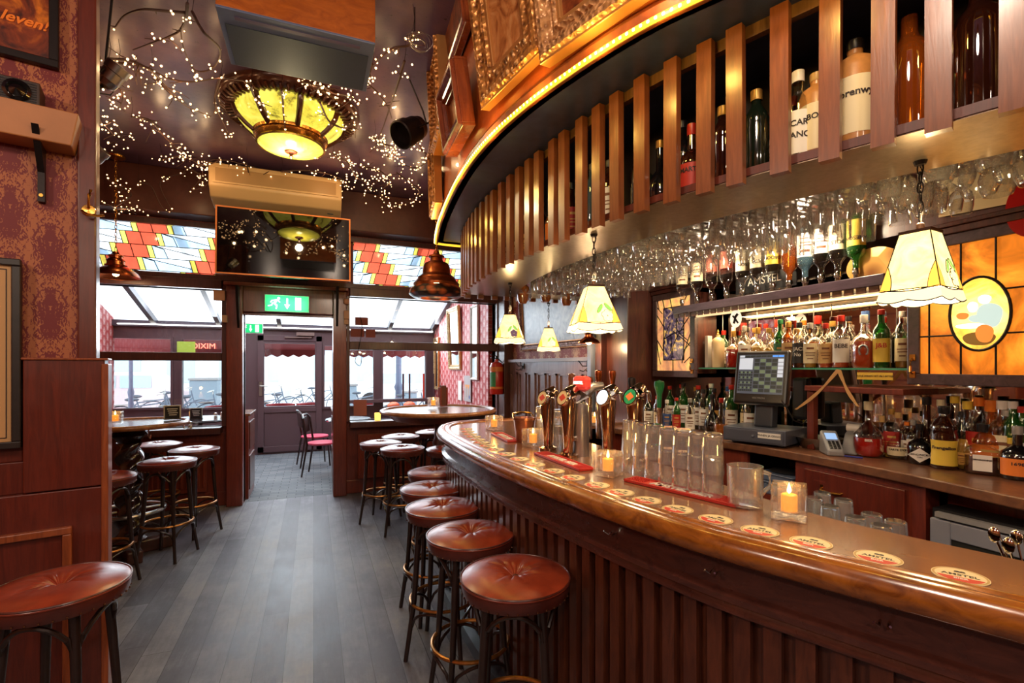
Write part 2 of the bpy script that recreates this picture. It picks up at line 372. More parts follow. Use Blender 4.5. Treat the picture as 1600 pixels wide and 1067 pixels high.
# front wall: window openings, doorway, stained glass openings
XL0, XL1 = -2.2, X_at(348, FW); XD0, XD1 = X_at(381, FW), X_at(520, FW); XR0, XR1 = X_at(546, FW), X_at(774, FW)
ZS, ZH = 0.88, 2.40
SGL = (X_at(150, FW) - 0.1, X_at(336, FW), 2.56, 3.12); SGR = (X_at(552, FW), 2.3, 2.56, 3.12)
m = MB()
holes(-3.0, 2.45, 0, CEIL, [(XL0, XL1, ZS, ZH), (XD0, XD1, 0, 2.16), (XR0, XR1, ZS, ZH), SGL, SGR], lambda a, b, c, d: m.box((a, FW, c), (b, FW + 0.12, d)))
struct('wall_front', m, M_DAMASK_RED)
m = MB(); m.box((-3.0, 5.98, 3.14), (2.45, FW - 0.001, CEIL)); struct('trim_1', m, plain('bulkhead_paint', rgb(74, 34, 26), 0.45, var=0.15), bevel=0.01)
m = MB(); m.box((-3.0, FW - 0.05, 3.06), (2.45, FW - 0.002, 3.12)); m.box((-3.0, FW - 0.04, 2.50), (2.45, FW - 0.002, 2.555)); struct('trim_2', m, M_FRAME)
# wooden window and door surrounds on the room side
def bar(mb, x0, x1, z0, z1, y0=FW - 0.07, y1=FW + 0.14): mb.box((x0, y0, z0), (x1, y1, z1))
CBL, CBR = 1.655, 1.80
m = MB()
bar(m, XL0 - 0.1, XL0, ZS - 0.08, ZH + 0.1); bar(m, XL1, XL1 + 0.05, ZS, ZH); bar(m, XL0, XL1, ZH, ZH + 0.1); bar(m, XL0, XL1, CBL - 0.045, CBL + 0.045, FW - 0.05); bar(m, XL0, XL1, ZS - 0.07, ZS, FW - 0.16)
struct('window_1', m, M_FRAME, bevel=0.006)
m = MB()
bar(m, XR0 - 0.04, XR0, ZS, ZH); bar(m, XR1, XR1 + 0.08, ZS, ZH + 0.1); bar(m, XR0, XR1, ZH, ZH + 0.1); bar(m, XR0, XR1, CBR - 0.05, CBR + 0.05, FW - 0.05); bar(m, XR0, XR1, ZS - 0.07, ZS, FW - 0.16)
struct('window_2', m, M_FRAME, bevel=0.006)
m = MB(); m.box((XL0, FW + 0.05, CBL), (XL1, FW + 0.055, ZH)); m.box((XL0, FW + 0.07, ZS), (XL1, FW + 0.075, CBL)); o = struct('window_pane', m, M_PANE, parent=bpy.data.objects['window_1'])
m = MB(); m.box((XR0, FW + 0.05, CBR), (XR1, FW + 0.055, ZH)); o = struct('window_pane', m, M_PANE, parent=bpy.data.objects['window_2'])
m = MB()
bar(m, XL1 + 0.05, XD0, 0, 2.44, FW - 0.12); bar(m, XD1, XR0 - 0.04, 0, 2.44, FW - 0.12); bar(m, XD0, XD1, 2.16, 2.44, FW - 0.08)
m.box((XL1 + 0.03, FW - 0.16, 2.44), (XR0 - 0.02, FW, 2.48)); m.box((XD0, FW - 0.02, 2.13), (XD1, FW + 0.14, 2.16))
struct('door_1', m, M_PANEL, bevel=0.008)
m = MB(); m.box((-3, FW - 0.03, 0.0), (XL1 + 0.05, FW, 0.16)); m.box((XR0 - 0.04, FW - 0.03, 0.0), (2.45, FW, 0.16)); struct('baseboard_front', m, M_PANEL, bevel=0.008)
m = MB(); m.box((-3, FW - 0.02, 0.16), (XL1 + 0.05, FW - 0.001, ZS - 0.07)); m.box((XR0 - 0.04, FW - 0.02, 0.16), (2.45, FW - 0.001, ZS - 0.07)); struct('trim_3', m, M_PANEL)
# ---- partition on the left, turned a little
P1 = Vector((-0.843, 2.642)); ang = atan2(0.237, 0.9716); L = 2.3
pr = Matrix.Translation((P1.x, P1.y, 0)) @ Matrix.Rotation(ang, 4, 'Z')
def part_struct(name, mb, mat, **k):
    o = mb.ob(name, mat, **k); o.matrix_world = pr; o['kind'] = 'structure'; return o
m = MB(); m.box((-L, 0.03, 1.5), (-0.05, 0.13, CEIL)); part_struct('wall_partition', m, M_DAMASK)
m = MB(); m.box((-0.092, 0.0, 1.58), (-0.03, 0.15, CEIL)); part_struct('pillar', m, M_MAHOG, bevel=0.006)
m = MB(); m.box((-L, -0.02, 0), (0, 0.16, 1.03)); m.box((-0.255, -0.02, 1.035), (0, 0.16, 1.58)); m.box((-L, 0.01, 1.03), (-0.255, 0.15, 1.16)); m.box((-L, 0.02, 1.16), (-0.26, 0.15, 1.5))
part_struct('wall_dado', m, M_MAHOG, bevel=0.004)
m = MB()
m.box((-0.26, -0.03, 1.575), (0.012, 0.17, 1.585))
for x0, x1, z0, z1 in ((-1.05, -0.105, 0.16, 0.88),):
    w = 0.03
    for a, b in (((x0, -0.045, z0), (x1, -0.018, z0 + w)), ((x0, -0.045, z1 - w), (x1, -0.018, z1)), ((x0, -0.045, z0 + w), (x0 + w, -0.018, z1 - w)), ((x1 - w, -0.045, z0 + w), (x1, -0.018, z1 - w))): m.box(a, b)
m.box((-0.012, -0.03, 0), (0.012, 0.17, 1.56))
part_struct('trim_4', m, wood('worn_edge', rgb(110, 48, 22), rgb(170, 88, 44)), bevel=0.004)
def milky(name, col, k):
    m = bpy.data.materials.new(name); m.use_nodes = True; nt = m.node_tree; nt.nodes.clear()
    out = nd(nt, 'ShaderNodeOutputMaterial'); a = nd(nt, 'ShaderNodeBsdfTransparent'); b = nd(nt, 'ShaderNodeBsdfTranslucent'); x = nd(nt, 'ShaderNodeMixShader'); x.inputs[0].default_value = k
    a.inputs[0].default_value = col; b.inputs[0].default_value = col; nt.links.new(a.outputs[0], x.inputs[1]); nt.links.new(b.outputs[0], x.inputs[2]); nt.links.new(x.outputs[0], out.inputs[0]); return m
# ---- conservatory
m = MB(); m.box((-3.1, FW + 0.02, -0.1), (2.4, OW, -0.02)); struct('floor_conservatory', m, brick_mat('grey_brick_paving', rgb(104, 106, 108), rgb(78, 82, 88), rgb(40, 42, 46), (1, 1, 1), None, 0.2, 0.08))
m = MB(); m.box((2.25, FW + 0.14, -0.02), (2.37, OW, 3.4)); struct('wall_conservatory_right', m, M_TRELLIS)
m = MB(); m.box((-3.1, FW + 0.14, -0.02), (-2.98, OW, 3.4)); struct('wall_conservatory_left', m, M_TRELLIS)
M_UPVC = plain('plum_window_frame', rgb(84, 62, 66), 0.4)
def oz(y, px): return on_y(px, y, OW).z
def H(px0, px1, y0, y1): xm = (px0 + px1) / 2; return (X_at(px0, OW), X_at(px1, OW), oz(y1, xm), oz(y0, xm))
OP = [H(172, 268, 563, 637), H(286, 347, 563, 637), H(172, 268, 529, 551), H(286, 347, 531, 551), H(413, 492, 537, 634), H(507, 583, 541, 634), H(598, 664, 541, 634)]
m = MB(); holes(-2.98, 2.25, -0.02, 2.26, OP, lambda a, b, c, d: m.box((a, OW - 0.04, c), (b, OW + 0.04, d)))
for h in OP:
    w = 0.035
    m.box((h[0] - w, OW - 0.065, h[2] - w), (h[1] + w, OW - 0.04, h[2])); m.box((h[0] - w, OW - 0.065, h[3]), (h[1] + w, OW - 0.04, h[3] + w))
    m.box((h[0] - w, OW - 0.065, h[2]), (h[0], OW - 0.04, h[3])); m.box((h[1], OW - 0.065, h[2]), (h[1] + w, OW - 0.04, h[3]))
struct('wall_shopfront', m, M_UPVC)
m = MB()
for h in OP: m.box((h[0], OW - 0.005, h[2]), (h[1], OW + 0.005, h[3]))
struct('window_3', m, M_PANE)
dx0, dx1 = X_at(403, OW), X_at(503, OW)
m = MB(); m.box((dx0, OW - 0.075, 0.02), (dx0 + 0.1, OW - 0.041, 2.1)); m.box((dx1 - 0.1, OW - 0.075, 0.02), (dx1, OW - 0.041, 2.1)); m.box((dx0, OW - 0.075, 2.0), (dx1, OW - 0.041, 2.1)); m.box((dx0, OW - 0.075, 0.02), (dx1, OW - 0.041, 0.12)); m.box((dx0 + 0.1, OW - 0.055, 0.12), (dx1 - 0.1, OW - 0.041, 0.74)); m.box((dx0 + 0.1, OW - 0.07, 0.72), (dx1 - 0.1, OW - 0.041, 0.80))
d = struct('door_2', m, M_UPVC, bevel=0.004)
m = MB(); m.cbox((dx0 + 0.05, OW - 0.083, 1.15), (0.045, 0.012, 0.25)); m.tube([(dx0 + 0.05, OW - 0.08, 1.2), (dx0 + 0.05, OW - 0.13, 1.2), (dx0 + 0.17, OW - 0.13, 1.2)], 0.01); m.ob('door_handle', M_STEEL, d, label='pale metal lever handle')
m = MB(); m.cbox((dx1 - 0.28, OW - 0.11, 2.13), (0.30, 0.06, 0.06)); m.cbox((dx1 - 0.4, OW - 0.1, 2.07), (0.45, 0.02, 0.02)); m.ob('door_closer', M_STEEL, d, label='silver door closer')
# roof: sloping milky panes on rafters
m = MB(); sl = 0.312; zt = lambda y: 2.26 + (OW - y) * sl
m.add([(-3.0, FW + 0.14, zt(FW + 0.14) + 0.06), (2.3, FW + 0.14, zt(FW + 0.14) + 0.06), (2.3, OW + 0.1, 2.29), (-3.0, OW + 0.1, 2.29)], [(0, 1, 2, 3)])
struct('roof_glazing', m, milky('milky_roof_glass', (0.95, 0.97, 1, 1), 0.8))
m = MB()
for x in (-2.42, -1.5, -0.56, 0.4, 1.36, 2.2):
    m.add([(x - 0.035, FW + 0.14, zt(FW + .14) - 0.05), (x + 0.035, FW + 0.14, zt(FW + .14) - 0.05), (x + 0.035, OW, 2.21), (x - 0.035, OW, 2.21), (x - 0.035, FW + 0.14, zt(FW + .14) + 0.05), (x + 0.035, FW + 0.14, zt(FW + .14) + 0.05), (x + 0.035, OW, 2.31), (x - 0.035, OW, 2.31)],
          [(0, 3, 2, 1), (4, 5, 6, 7), (0, 1, 5, 4), (1, 2, 6, 5), (2, 3, 7, 6), (3, 0, 4, 7)])
m.box((-3, OW - 0.1, 2.2), (2.25, OW + 0.1, 2.3)); m.box((-3, FW + 0.14, 3.2), (2.25, FW + 0.2, 3.36))
struct('roof_rafters', m, plain('dark_rafter', rgb(62, 56, 66), 0.4))
m = MB(); m.box((-2.9, OW - 0.14, 2.225), (2.2, OW - 0.105, 2.24)); s = m.ob('light_strip', emit('cool_tube', (1, 0.96, 0.88, 1), 3.0)); tag(s, 'thin white light strip along the foot of the glass roof', 'light')
# ---- street outside
m = MB(); m.box((-30, OW + 0.1, -0.12), (30, 60, -0.06)); struct('street', m, plain('pale_paving', rgb(205, 206, 208), 0.8, var=0.08, scale=2))
m = MB()
m.box((-30, 27, -0.06), (30, 28, 11)); o = struct('exterior_facade', m, plain('pale_facade', rgb(220, 224, 226), 0.8, var=0.1, scale=0.7))
m = MB()
for i in range(-14, 14):
    for k in range(3): m.box((i * 2.1, 26.9, 0.8 + k * 3.2), (i * 2.1 + 1.1, 27.02, 2.9 + k * 3.2))
m.ob('facade_windows', plain('facade_window', rgb(172, 188, 200), 0.3), o)
# ---- back bar dark upper boards and side-wall panelling
m = MB(); m.box((2.62, -0.6, 2.185), (2.869, 3.62, CEIL)); struct('wall_upper_boards', m, M_DARK)
m = MB(); m.box((2.40, 3.62, 0), (2.45, FW, 1.60))
for i in range(9):
    y = 3.8 + i * 0.27
    for z0, z1 in ((0.1, 0.85), (0.93, 1.47)):
        for a, b in (((2.385, y, z0), (2.4, y + 0.2, z0 + 0.02)), ((2.385, y, z1 - 0.02), (2.4, y + 0.2, z1)), ((2.385, y, z0), (2.4, y + 0.02, z1)), ((2.385, y + 0.18, z0), (2.4, y + 0.2, z1))): m.box(a, b)
struct('wall_wainscot', m, wood('grey_brown_panelling', rgb(84, 56, 52), rgb(134, 100, 92), rough=0.22))
m = MB(); m.box((2.37, 3.62, 1.60), (2.45, FW, 1.635)); struct('trim_5', m, plain('pale_lilac_rail', rgb(150, 140, 150), 0.4))
m = MB(); m.box((2.32, 5.95, 0), (2.45, FW, 2.6)); m.box((2.30, 3.60, 1.08), (2.45, 3.7, 2.6)); m.box((2.36, 3.3, 1.08), (2.87, 3.62, 3.0)); struct('pillar_dark', m, M_DARK, bevel=0.006)
m = MB(); m.box((2.27, 3.72, 0.0), (2.33, 3.78, 3.0)); struct('column_steel', m, plain('blue_grey_steel', rgb(120, 128, 148), 0.3, 0.4))
# ================================================================== BAR COUNTER
OUT = [(1.75, -0.9), (1.53, -0.36), (1.34, 0.09), (1.187, 0.464), (1.06, 0.76), (0.955, 1.04), (0.875, 1.42), (0.813, 1.84), (0.775, 2.27), (0.768, 2.75), (0.785, 3.2), (0.84, 3.48), (0.94, 3.68), (1.10, 3.79), (1.4, 3.83), (1.9, 3.83), (2.38, 3.83)]
INN = [(2.1, -0.75), (1.86, -0.22), (1.66, 0.2), (1.52, 0.59), (1.42, 0.95), (1.42, 1.2), (1.46, 1.6), (1.50, 2.1), (1.50, 2.6), (1.50, 3.2)]
ZB = 1.10
oc = [p.to_2d() for p in smooth_path([(a, b, 0) for a, b in OUT], 8)]
ic = [p.to_2d() for p in smooth_path([(a, b, 0) for a, b in INN], 6)]
def off(path, d):
    out = []
    for i, p in enumerate(path):
        t = (path[min(i + 1, len(path) - 1)] - path[max(i - 1, 0)]).normalized(); out.append(p + Vector((t.y, -t.x)) * d)
    return out
bar_t = thing('bar_counter', 'long curved wooden bar counter with polished rail and slatted front', 'bar counter', (1.2, 1.5, 0))
def barpart(name, mb, mat, **k):
    o = mb.ob(name, mat, **k); o.parent = bar_t; o.matrix_parent_inverse = Matrix.Translation((-1.2, -1.5, 0)); return o
top = off(oc, 0.075); inner = ic + [Vector((1.52, 3.28)), Vector((2.38, 3.28))]
m = MB(); m.prism([tuple(p) for p in top] + [tuple(p) for p in reversed(inner)], ZB - 0.04, ZB); barpart('countertop', m, M_BARTOP)
# rounded rail: profile offsets are measured to the left (customer side) of the travel direction
prof = [(-0.09, 1.100), (-0.085, 1.108), (-0.07, 1.112), (-0.055, 1.106), (-0.04, 1.112), (-0.02, 1.113), (-0.004, 1.105), (0.008, 1.088), (0.010, 1.070), (0.004, 1.052), (-0.008, 1.044), (-0.02, 1.046), (-0.03, 1.035), (-0.09, 1.035)]
m = MB(); m.sweep(oc, prof); barpart('edge_rail', m, M_RAIL, smooth=True)
m = MB(); m.sweep(oc, [(-0.055, 1.04), (-0.052, 0.955), (-0.045, 0.95), (-0.028, 0.945), (-0.028, 0.93), (-0.04, 0.925), (-0.034, 0.91), (-0.034, 0.90), (-0.06, 0.89), (-0.1, 0.89), (-0.1, 1.04)]); barpart('apron', m, wood('apron_wood', rgb(58, 30, 26), rgb(92, 50, 40), (3, 3, 10), rough=0.25, coat=0.5), smooth=True)
fr = off(oc, 0.085)
m = MB(); m.sweep(fr, [(0, 0.10), (0, 0.9), (-0.03, 0.9), (-0.03, 0.10)]); barpart('front_panel', m, M_BARFRONT)
m = MB()
for p, t in resample([Vector((q.x, q.y)) for q in off(oc, 0.075)], 0.0735):
    M = Matrix.Translation((p.x, p.y, 0)) @ Matrix.Rotation(atan2(t.y, t.x), 4, 'Z'); m.box((-0.021, -0.004, 0.10), (0.021, 0.019, 0.90), M)
o = barpart('slat_cladding', m, M_BARFRONT); 
m = MB(); m.sweep(off(oc, 0.02), [(0, 0), (0, 0.07), (-0.07, 0.10), (-0.1, 0.10), (-0.1, 0)]); barpart('plinth', m, plain('dark_blue_step', rgb(38, 40, 52), 0.35, coat=0.3))
for px, py in ((978, 826), (1137, 880), (1379, 954)):
    q = on_z(px, py, 0.985); t = min(range(len(oc)), key=lambda i: (oc[i] - q.to_2d()).length); c = off(oc, 0.05)[t]; tt = (oc[t + 1] - oc[t - 1]).normalized(); nn = Vector((-tt.y, tt.x))
    m = MB()
    for s in (-1, 1):
        b = Vector((c.x, c.y, 0.995)) + Vector((tt.x, tt.y, 0)) * 0.008 * s
        m.tube([b, b + Vector((nn.x * .02, nn.y * .02, -0.006)), b + Vector((nn.x * .035, nn.y * .035, 0.006)) + Vector((tt.x, tt.y, 0)) * .006 * s], 0.0028, 6)
    barpart('bag_hook', m, M_CHROME, label='small silver double hook')

M_STEELTOP = plain('steel_work_top', rgb(150, 145, 140), 0.3, 1.0)
m = MB(); m.prism([tuple(p) for p in ic] + [tuple(p) for p in reversed(off(ic, 0.35))], 0.86, 0.89); barpart('work_shelf', m, M_STEELTOP)

# ================================================================== CANOPY ABOVE THE BAR
SL = [(1.85, -0.3), (1.72, 0.05), (1.60, 0.36), (1.497, 0.629), (1.456, 0.748), (1.366, 0.98), (1.26, 1.25), (1.17, 1.52), (1.115, 1.85), (1.085, 2.19), (1.06, 2.6), (1.055, 3.04), (1.085, 3.48), (1.15, 3.9), (1.2, 4.05)]
LE = [(1.75, 0.0), (1.5, 0.42), (1.28, 0.80), (1.08, 1.15), (0.99, 1.34), (0.91, 1.60), (0.84, 1.92), (0.80, 2.30), (0.81, 2.79), (0.885, 3.48), (0.96, 3.95), (1.03, 4.28)]
IE = [(2.3, -0.2), (2.08, 0.3), (1.88, 0.734), (1.705, 1.155), (1.56, 1.6), (1.48, 2.0), (1.45, 2.3), (1.45, 2.97), (1.52, 3.5), (1.62, 3.8)]
sp = [p.to_2d() for p in smooth_path([(a, b, 0) for a, b in SL], 8)]; lp = [p.to_2d() for p in smooth_path([(a, b, 0) for a, b in LE], 8)]; ip = [p.to_2d() for p in smooth_path([(a, b, 0) for a, b in IE], 8)]
ZK, ZT, ZL = 2.17, 2.66, 2.66
can = thing('bar_canopy', 'curved overhead bottle canopy with upright wooden slats above the bar', 'canopy', (1.3, 2.0, ZK))
def canpart(name, mb, mat, **k):
    o = mb.ob(name, mat, **k); o.parent = can; o.matrix_parent_inverse = Matrix.Translation((-1.3, -2.0, -ZK)); return o
M_SHEET = plain('dark_metal_sheet', rgb(140, 122, 104), 0.3, 0.9, var=0.15, bmp=0.12, scale=45)
far = [(2.38, 4.05)]
insp = off(sp, 0.03)
m = MB(); m.prism([tuple(p) for p in insp] + far + [(2.38, 3.8)] + [tuple(p) for p in reversed(ip)], ZK + 0.004, ZK + 0.03); canpart('bottle_shelf', m, wood('shelf_red_wood', rgb(70, 28, 20), rgb(104, 44, 28)))
m = MB(); m.prism([tuple(p) for p in off(sp, 0.034)] + far + [(2.38, 3.8)] + [tuple(p) for p in reversed(ip)], ZK, ZK + 0.004); canpart('underside_sheet', m, M_SHEET)
m = MB(); m.prism([tuple(p) for p in lp] + [(2.38, 4.28), (2.60, 3.6), (2.60, 0.0)], ZT, ZT + 0.03); canpart('soffit', m, plain('daylit_blue_soffit', rgb(62, 74, 112), 0.3, var=0.3, bmp=0.2, scale=9))  # blue cast of the daylight is put into the soffit colour
m = MB(); m.sweep(off(ip, -0.01), [(0, ZK + 0.03), (0, ZT), (-0.02, ZT), (-0.02, ZK + 0.03)]); canpart('back_board', m, plain('near_black_board', rgb(34, 28, 34), 0.5))
m = MB(); m.sweep(off(sp, 0.025), [(0, ZT - 0.04), (0, ZT), (-0.025, ZT), (-0.025, ZT - 0.04)]); canpart('top_rail', m, wood('rail_ply', rgb(80, 52, 34), rgb(130, 92, 56)))
ms = MB(); ms.box((-0.026, -0.014, 2.14), (0.026, 0.016, 2.655)); slat_me = ms.mesh('slat', M_SLAT)
screw = MB()
for z in (2.185, 2.63): screw.lathe([(0.0001, 0), (0.004, 0), (0.0045, 0.002)], 8, Matrix.Translation((0.004, 0.0155, z)) @ Matrix.Rotation(pi / 2, 4, 'X'))
screw_me = screw.mesh('screw', M_IRON)
rows = resample([Vector((q.x, q.y)) for q in sp], 0.1225)
rows += [(Vector((1.24 + 0.1225 * i, 4.06)), Vector((1, 0))) for i in range(10)]
for p, t in rows:
    o = put('slat', slat_me, can); o.location = (p.x - 1.3, p.y - 2.0, -ZK); o.rotation_euler = (0, random.uniform(-0.006, 0.006), atan2(t.y, t.x)); put('screw', screw_me, o)
# fascia (orange-brown wall the pictures hang on) and its trim
def fascia_mat():
    m, nt, b = newmat('amber_fascia'); v = coords(nt, (1, 1, 1)); f = noise(nt, v, 2.2, 7, 0.66)
    nt.links.new(ramp(nt, f, [(0.3, rgb(128, 52, 22)), (0.52, rgb(176, 82, 36)), (0.72, rgb(206, 112, 50))]), b.inputs['Base Color']); b.inputs['Roughness'].default_value = 0.3
    b.inputs['Coat Weight'].default_value = 0.3; bump(nt, b, f, 0.35, 0.01); return m
m = MB(); m.sweep(lp, [(0, ZL), (0, CEIL), (-0.05, CEIL), (-0.05, ZL)]); m.box((1.03, 4.23, ZL), (2.45, 4.28, CEIL)); o = struct('wall_fascia', m, fascia_mat())
m = MB(); m.sweep(lp, [(0.0, ZL - 0.02), (0.012, ZL - 0.02), (0.012, ZL), (0.022, ZL + 0.03), (0.012, ZL + 0.05), (0.0, ZL + 0.05)]); struct('trim_6', m, wood('fascia_trim', rgb(90, 40, 20), rgb(140, 74, 36), (3, 3, 3)))
m = MB(); m.sweep(off(lp, -0.025), [(0, CEIL - 0.12), (0, CEIL), (-0.03, CEIL), (-0.03, CEIL - 0.12)]); struct('trim_7', m, wood('fascia_trim', rgb(90, 40, 20), rgb(140, 74, 36)))
# LED rope light
led = thing('rope_light', 'glowing yellow LED rope light along the lower edge of the amber fascia', 'light strip', (0.8, 2.3, ZL))
def ledpart(name, mb, mat, **k):
    o = mb.ob(name, mat, **k); o.parent = led; o.matrix_parent_inverse = Matrix.Translation((-0.8, -2.3, -ZL)); return o
lpath = [Vector((p.x, p.y, ZL - 0.012)) for p in off(lp, -0.022)] + [Vector((1.10, 4.305, ZL - 0.012)), Vector((1.35, 4.305, ZL - 0.012))]
m = MB(); m.tube(lpath, 0.010, 8); ledpart('sleeve', m, emit('rope_sleeve', (1.0, 0.58, 0.04, 1), 0.75), smooth=True)
bl = MB()
for p, t in resample(lpath, 0.026): bl.sphere((p.x - t.y * 0.004, p.y + t.x * 0.004, p.z - 0.001), 0.0088, 6, 4, sc=(1, 1, 0.75))
o = ledpart('diode_row', bl, emit('rope_diode', (1.0, 0.74, 0.22, 1), 6.0), smooth=True); o['kind'] = 'stuff'
for i in range(0, len(lp) - 1, 9):
    p = off(lp, -0.06)[i]; lamp('POINT', (p.x, p.y, ZL - 0.03), 1.6, (1.0, 0.62, 0.12), 0.03)
# ---- pictures on the fascia
def carved(name, c1, c2, sc=60, metal=0.5):
    if name in MATS: return MATS[name]
    m, nt, b = newmat(name); v = nd(nt, 'ShaderNodeTexVoronoi'); v.inputs['Scale'].default_value = sc; nt.links.new(coords(nt), v.inputs['Vector'])
    nt.links.new(ramp(nt, v.outputs['Distance'], [(0.1, c2), (0.6, c1)]), b.inputs['Base Color']); b.inputs['Metallic'].default_value = metal; b.inputs['Roughness'].default_value = 0.35
    bump(nt, b, v.outputs['Distance'], 1.0, 0.012); MATS[name] = m; return m
def painting_mat(name, a, b2, c):
    m, nt, b = newmat(name); f = noise(nt, coords(nt, (5, 5, 5)), 1.2, 6, 0.6, 2.0); nt.links.new(ramp(nt, f, [(0.35, a), (0.5, b2), (0.65, c)]), b.inputs['Base Color']); b.inputs['Roughness'].default_value = 0.35; return m
def picture(label, X, Y, zc, rz, w, h, fw, depth, fm, pm, tilt=0.12, name='picture_frame', steps=3, cat='picture', group=None):
    """local x across, z up, +y into the wall; frame built from stepped mitred mouldings"""
    t = thing(name, label, cat, (X, Y, zc), rot=(tilt, 0, rz), group=group); m = MB()
    prof = [(0, 0), (0, -depth * 0.75), (fw * 0.12, -depth), (fw * 0.3, -depth), (fw * 0.42, -depth * 0.72), (fw * 0.62, -depth * 0.62), (fw * 0.78, -depth * 0.8), (fw * 0.88, -depth * 0.5), (fw, -depth * 0.35), (fw, 0)]
    cs = [(-w / 2, -h / 2, 1, 1), (w / 2, -h / 2, -1, 1), (w / 2, h / 2, -1, -1), (-w / 2, h / 2, 1, -1)]; n = len(prof)
    vs = [(x + sx * o, y, z + sz * o) for x, z, sx, sz in cs for o, y in prof]
    m.add(vs, [(i * n + k, i * n + (k + 1) % n, ((i + 1) % 4) * n + (k + 1) % n, ((i + 1) % 4) * n + k) for i in range(4) for k in range(n)])
    m.ob('frame', fm, t)
    li = MB(); a_, b_ = fw * 0.84, fw * 1.0
    for q0, q1 in (((-w / 2 + a_, -depth * .62, -h / 2 + a_), (w / 2 - a_, -depth * .3, -h / 2 + b_)), ((-w / 2 + a_, -depth * .62, h / 2 - b_), (w / 2 - a_, -depth * .3, h / 2 - a_)), ((-w / 2 + a_, -depth * .62, -h / 2 + b_), (-w / 2 + b_, -depth * .3, h / 2 - b_)), ((w / 2 - b_, -depth * .62, -h / 2 + b_), (w / 2 - a_, -depth * .3, h / 2 - b_)),
        ((-w / 2 - .006, -depth * .8, -h / 2 - .006), (w / 2 + .006, 0, -h / 2 + .008)), ((-w / 2 - .006, -depth * .8, h / 2 - .008), (w / 2 + .006, 0, h / 2 + .006)), ((-w / 2 - .006, -depth * .8, -h / 2 + .008), (-w / 2 + .008, 0, h / 2 - .008)), ((w / 2 - .008, -depth * .8, -h / 2 + .008), (w / 2 + .006, 0, h / 2 - .008))): li.box(q0, q1)
    li.ob('liner', plain('gilt_liner', rgb(196, 136, 76), 0.3, 0.5) if 'carved' in fm.name or 'gilt' in fm.name else fm, t, bevel=0.003)
    c = MB(); c.box((-w / 2 + fw * 0.9, -depth * 0.36, -h / 2 + fw * 0.9), (w / 2 - fw * 0.9, -depth * 0.2, h / 2 - fw * 0.9)); c.ob('canvas', pm, t); return t
def on_fascia(px):
    for i in range(len(lp) - 1):
        r = ray(px, HOR).to_2d(); a, b = lp[i], lp[i + 1]; d = b - a; den = r.x * d.y - r.y * d.x
        if abs(den) < 1e-9: continue
        s = (a.x * d.y - a.y * d.x) / den; u = (a.x * r.y - a.y * r.x) / den
        if 0 <= u <= 1 and s > 0: return a + d * u, d.normalized()
GOLD = carved('carved_gilt', rgb(206, 140, 72), rgb(110, 62, 30), 38); GOLD2 = carved('carved_pale_gilt', rgb(206, 150, 96), rgb(130, 84, 50), 45, 0.3)
DKW = wood('chestnut_frame', rgb(104, 42, 20), rgb(160, 78, 36), rough=0.25)
P_A = painting_mat('sepia_bird_print', rgb(128, 62, 26), rgb(190, 118, 62), rgb(214, 150, 92)); P_B = painting_mat('brown_canvas', rgb(66, 28, 14), rgb(120, 54, 24), rgb(160, 84, 36))
def hang(px, py, w, h, fw, depth, fm, pm, label, tilt=0.14, group=None):
    p, t = on_fascia(px); fz = (p.x * SF.x + p.y * SF.y); z = EYE.z + (HOR - py) / FPX * fz
    rz = atan2(t.y, t.x) + pi; n = Vector((-t.y, t.x)); q = p + n * (0.012 + max(0, h / 2 * sin(tilt)) * 1.0)
    return picture(label, q.x, q.y, z + h / 2, rz, w, h, fw, depth, fm, pm, tilt, group=group)
hang(812, 133, 0.50, 0.56, 0.13, 0.06, GOLD, P_A, 'ornate gilt frame with beaded moulding around a sepia print, above the rope light')
hang(945, 52, 0.52, 0.60, 0.11, 0.07, GOLD2, P_B, 'large pale carved frame with scroll corners, lowest above the near rope light')
hang(731, 222, 0.40, 0.34, 0.09, 0.09, DKW, P_A, 'small deep stepped chestnut frame, left of the ornate gilt frame')
hang(722, 92, 0.62, 0.7, 0.08, 0.05, DKW, P_B, 'tall plain wooden frame hung high above the small chestnut frame')
hang(704, 222, 0.42, 0.62, 0.08, 0.10, GOLD, P_B, 'gilt framed picture seen edge on beside the black spotlight', 0.05)
hang(690, 330, 0.40, 0.5, 0.07, 0.07, GOLD, P_B, 'gilt frame seen edge on, farthest along the amber fascia', 0.03)
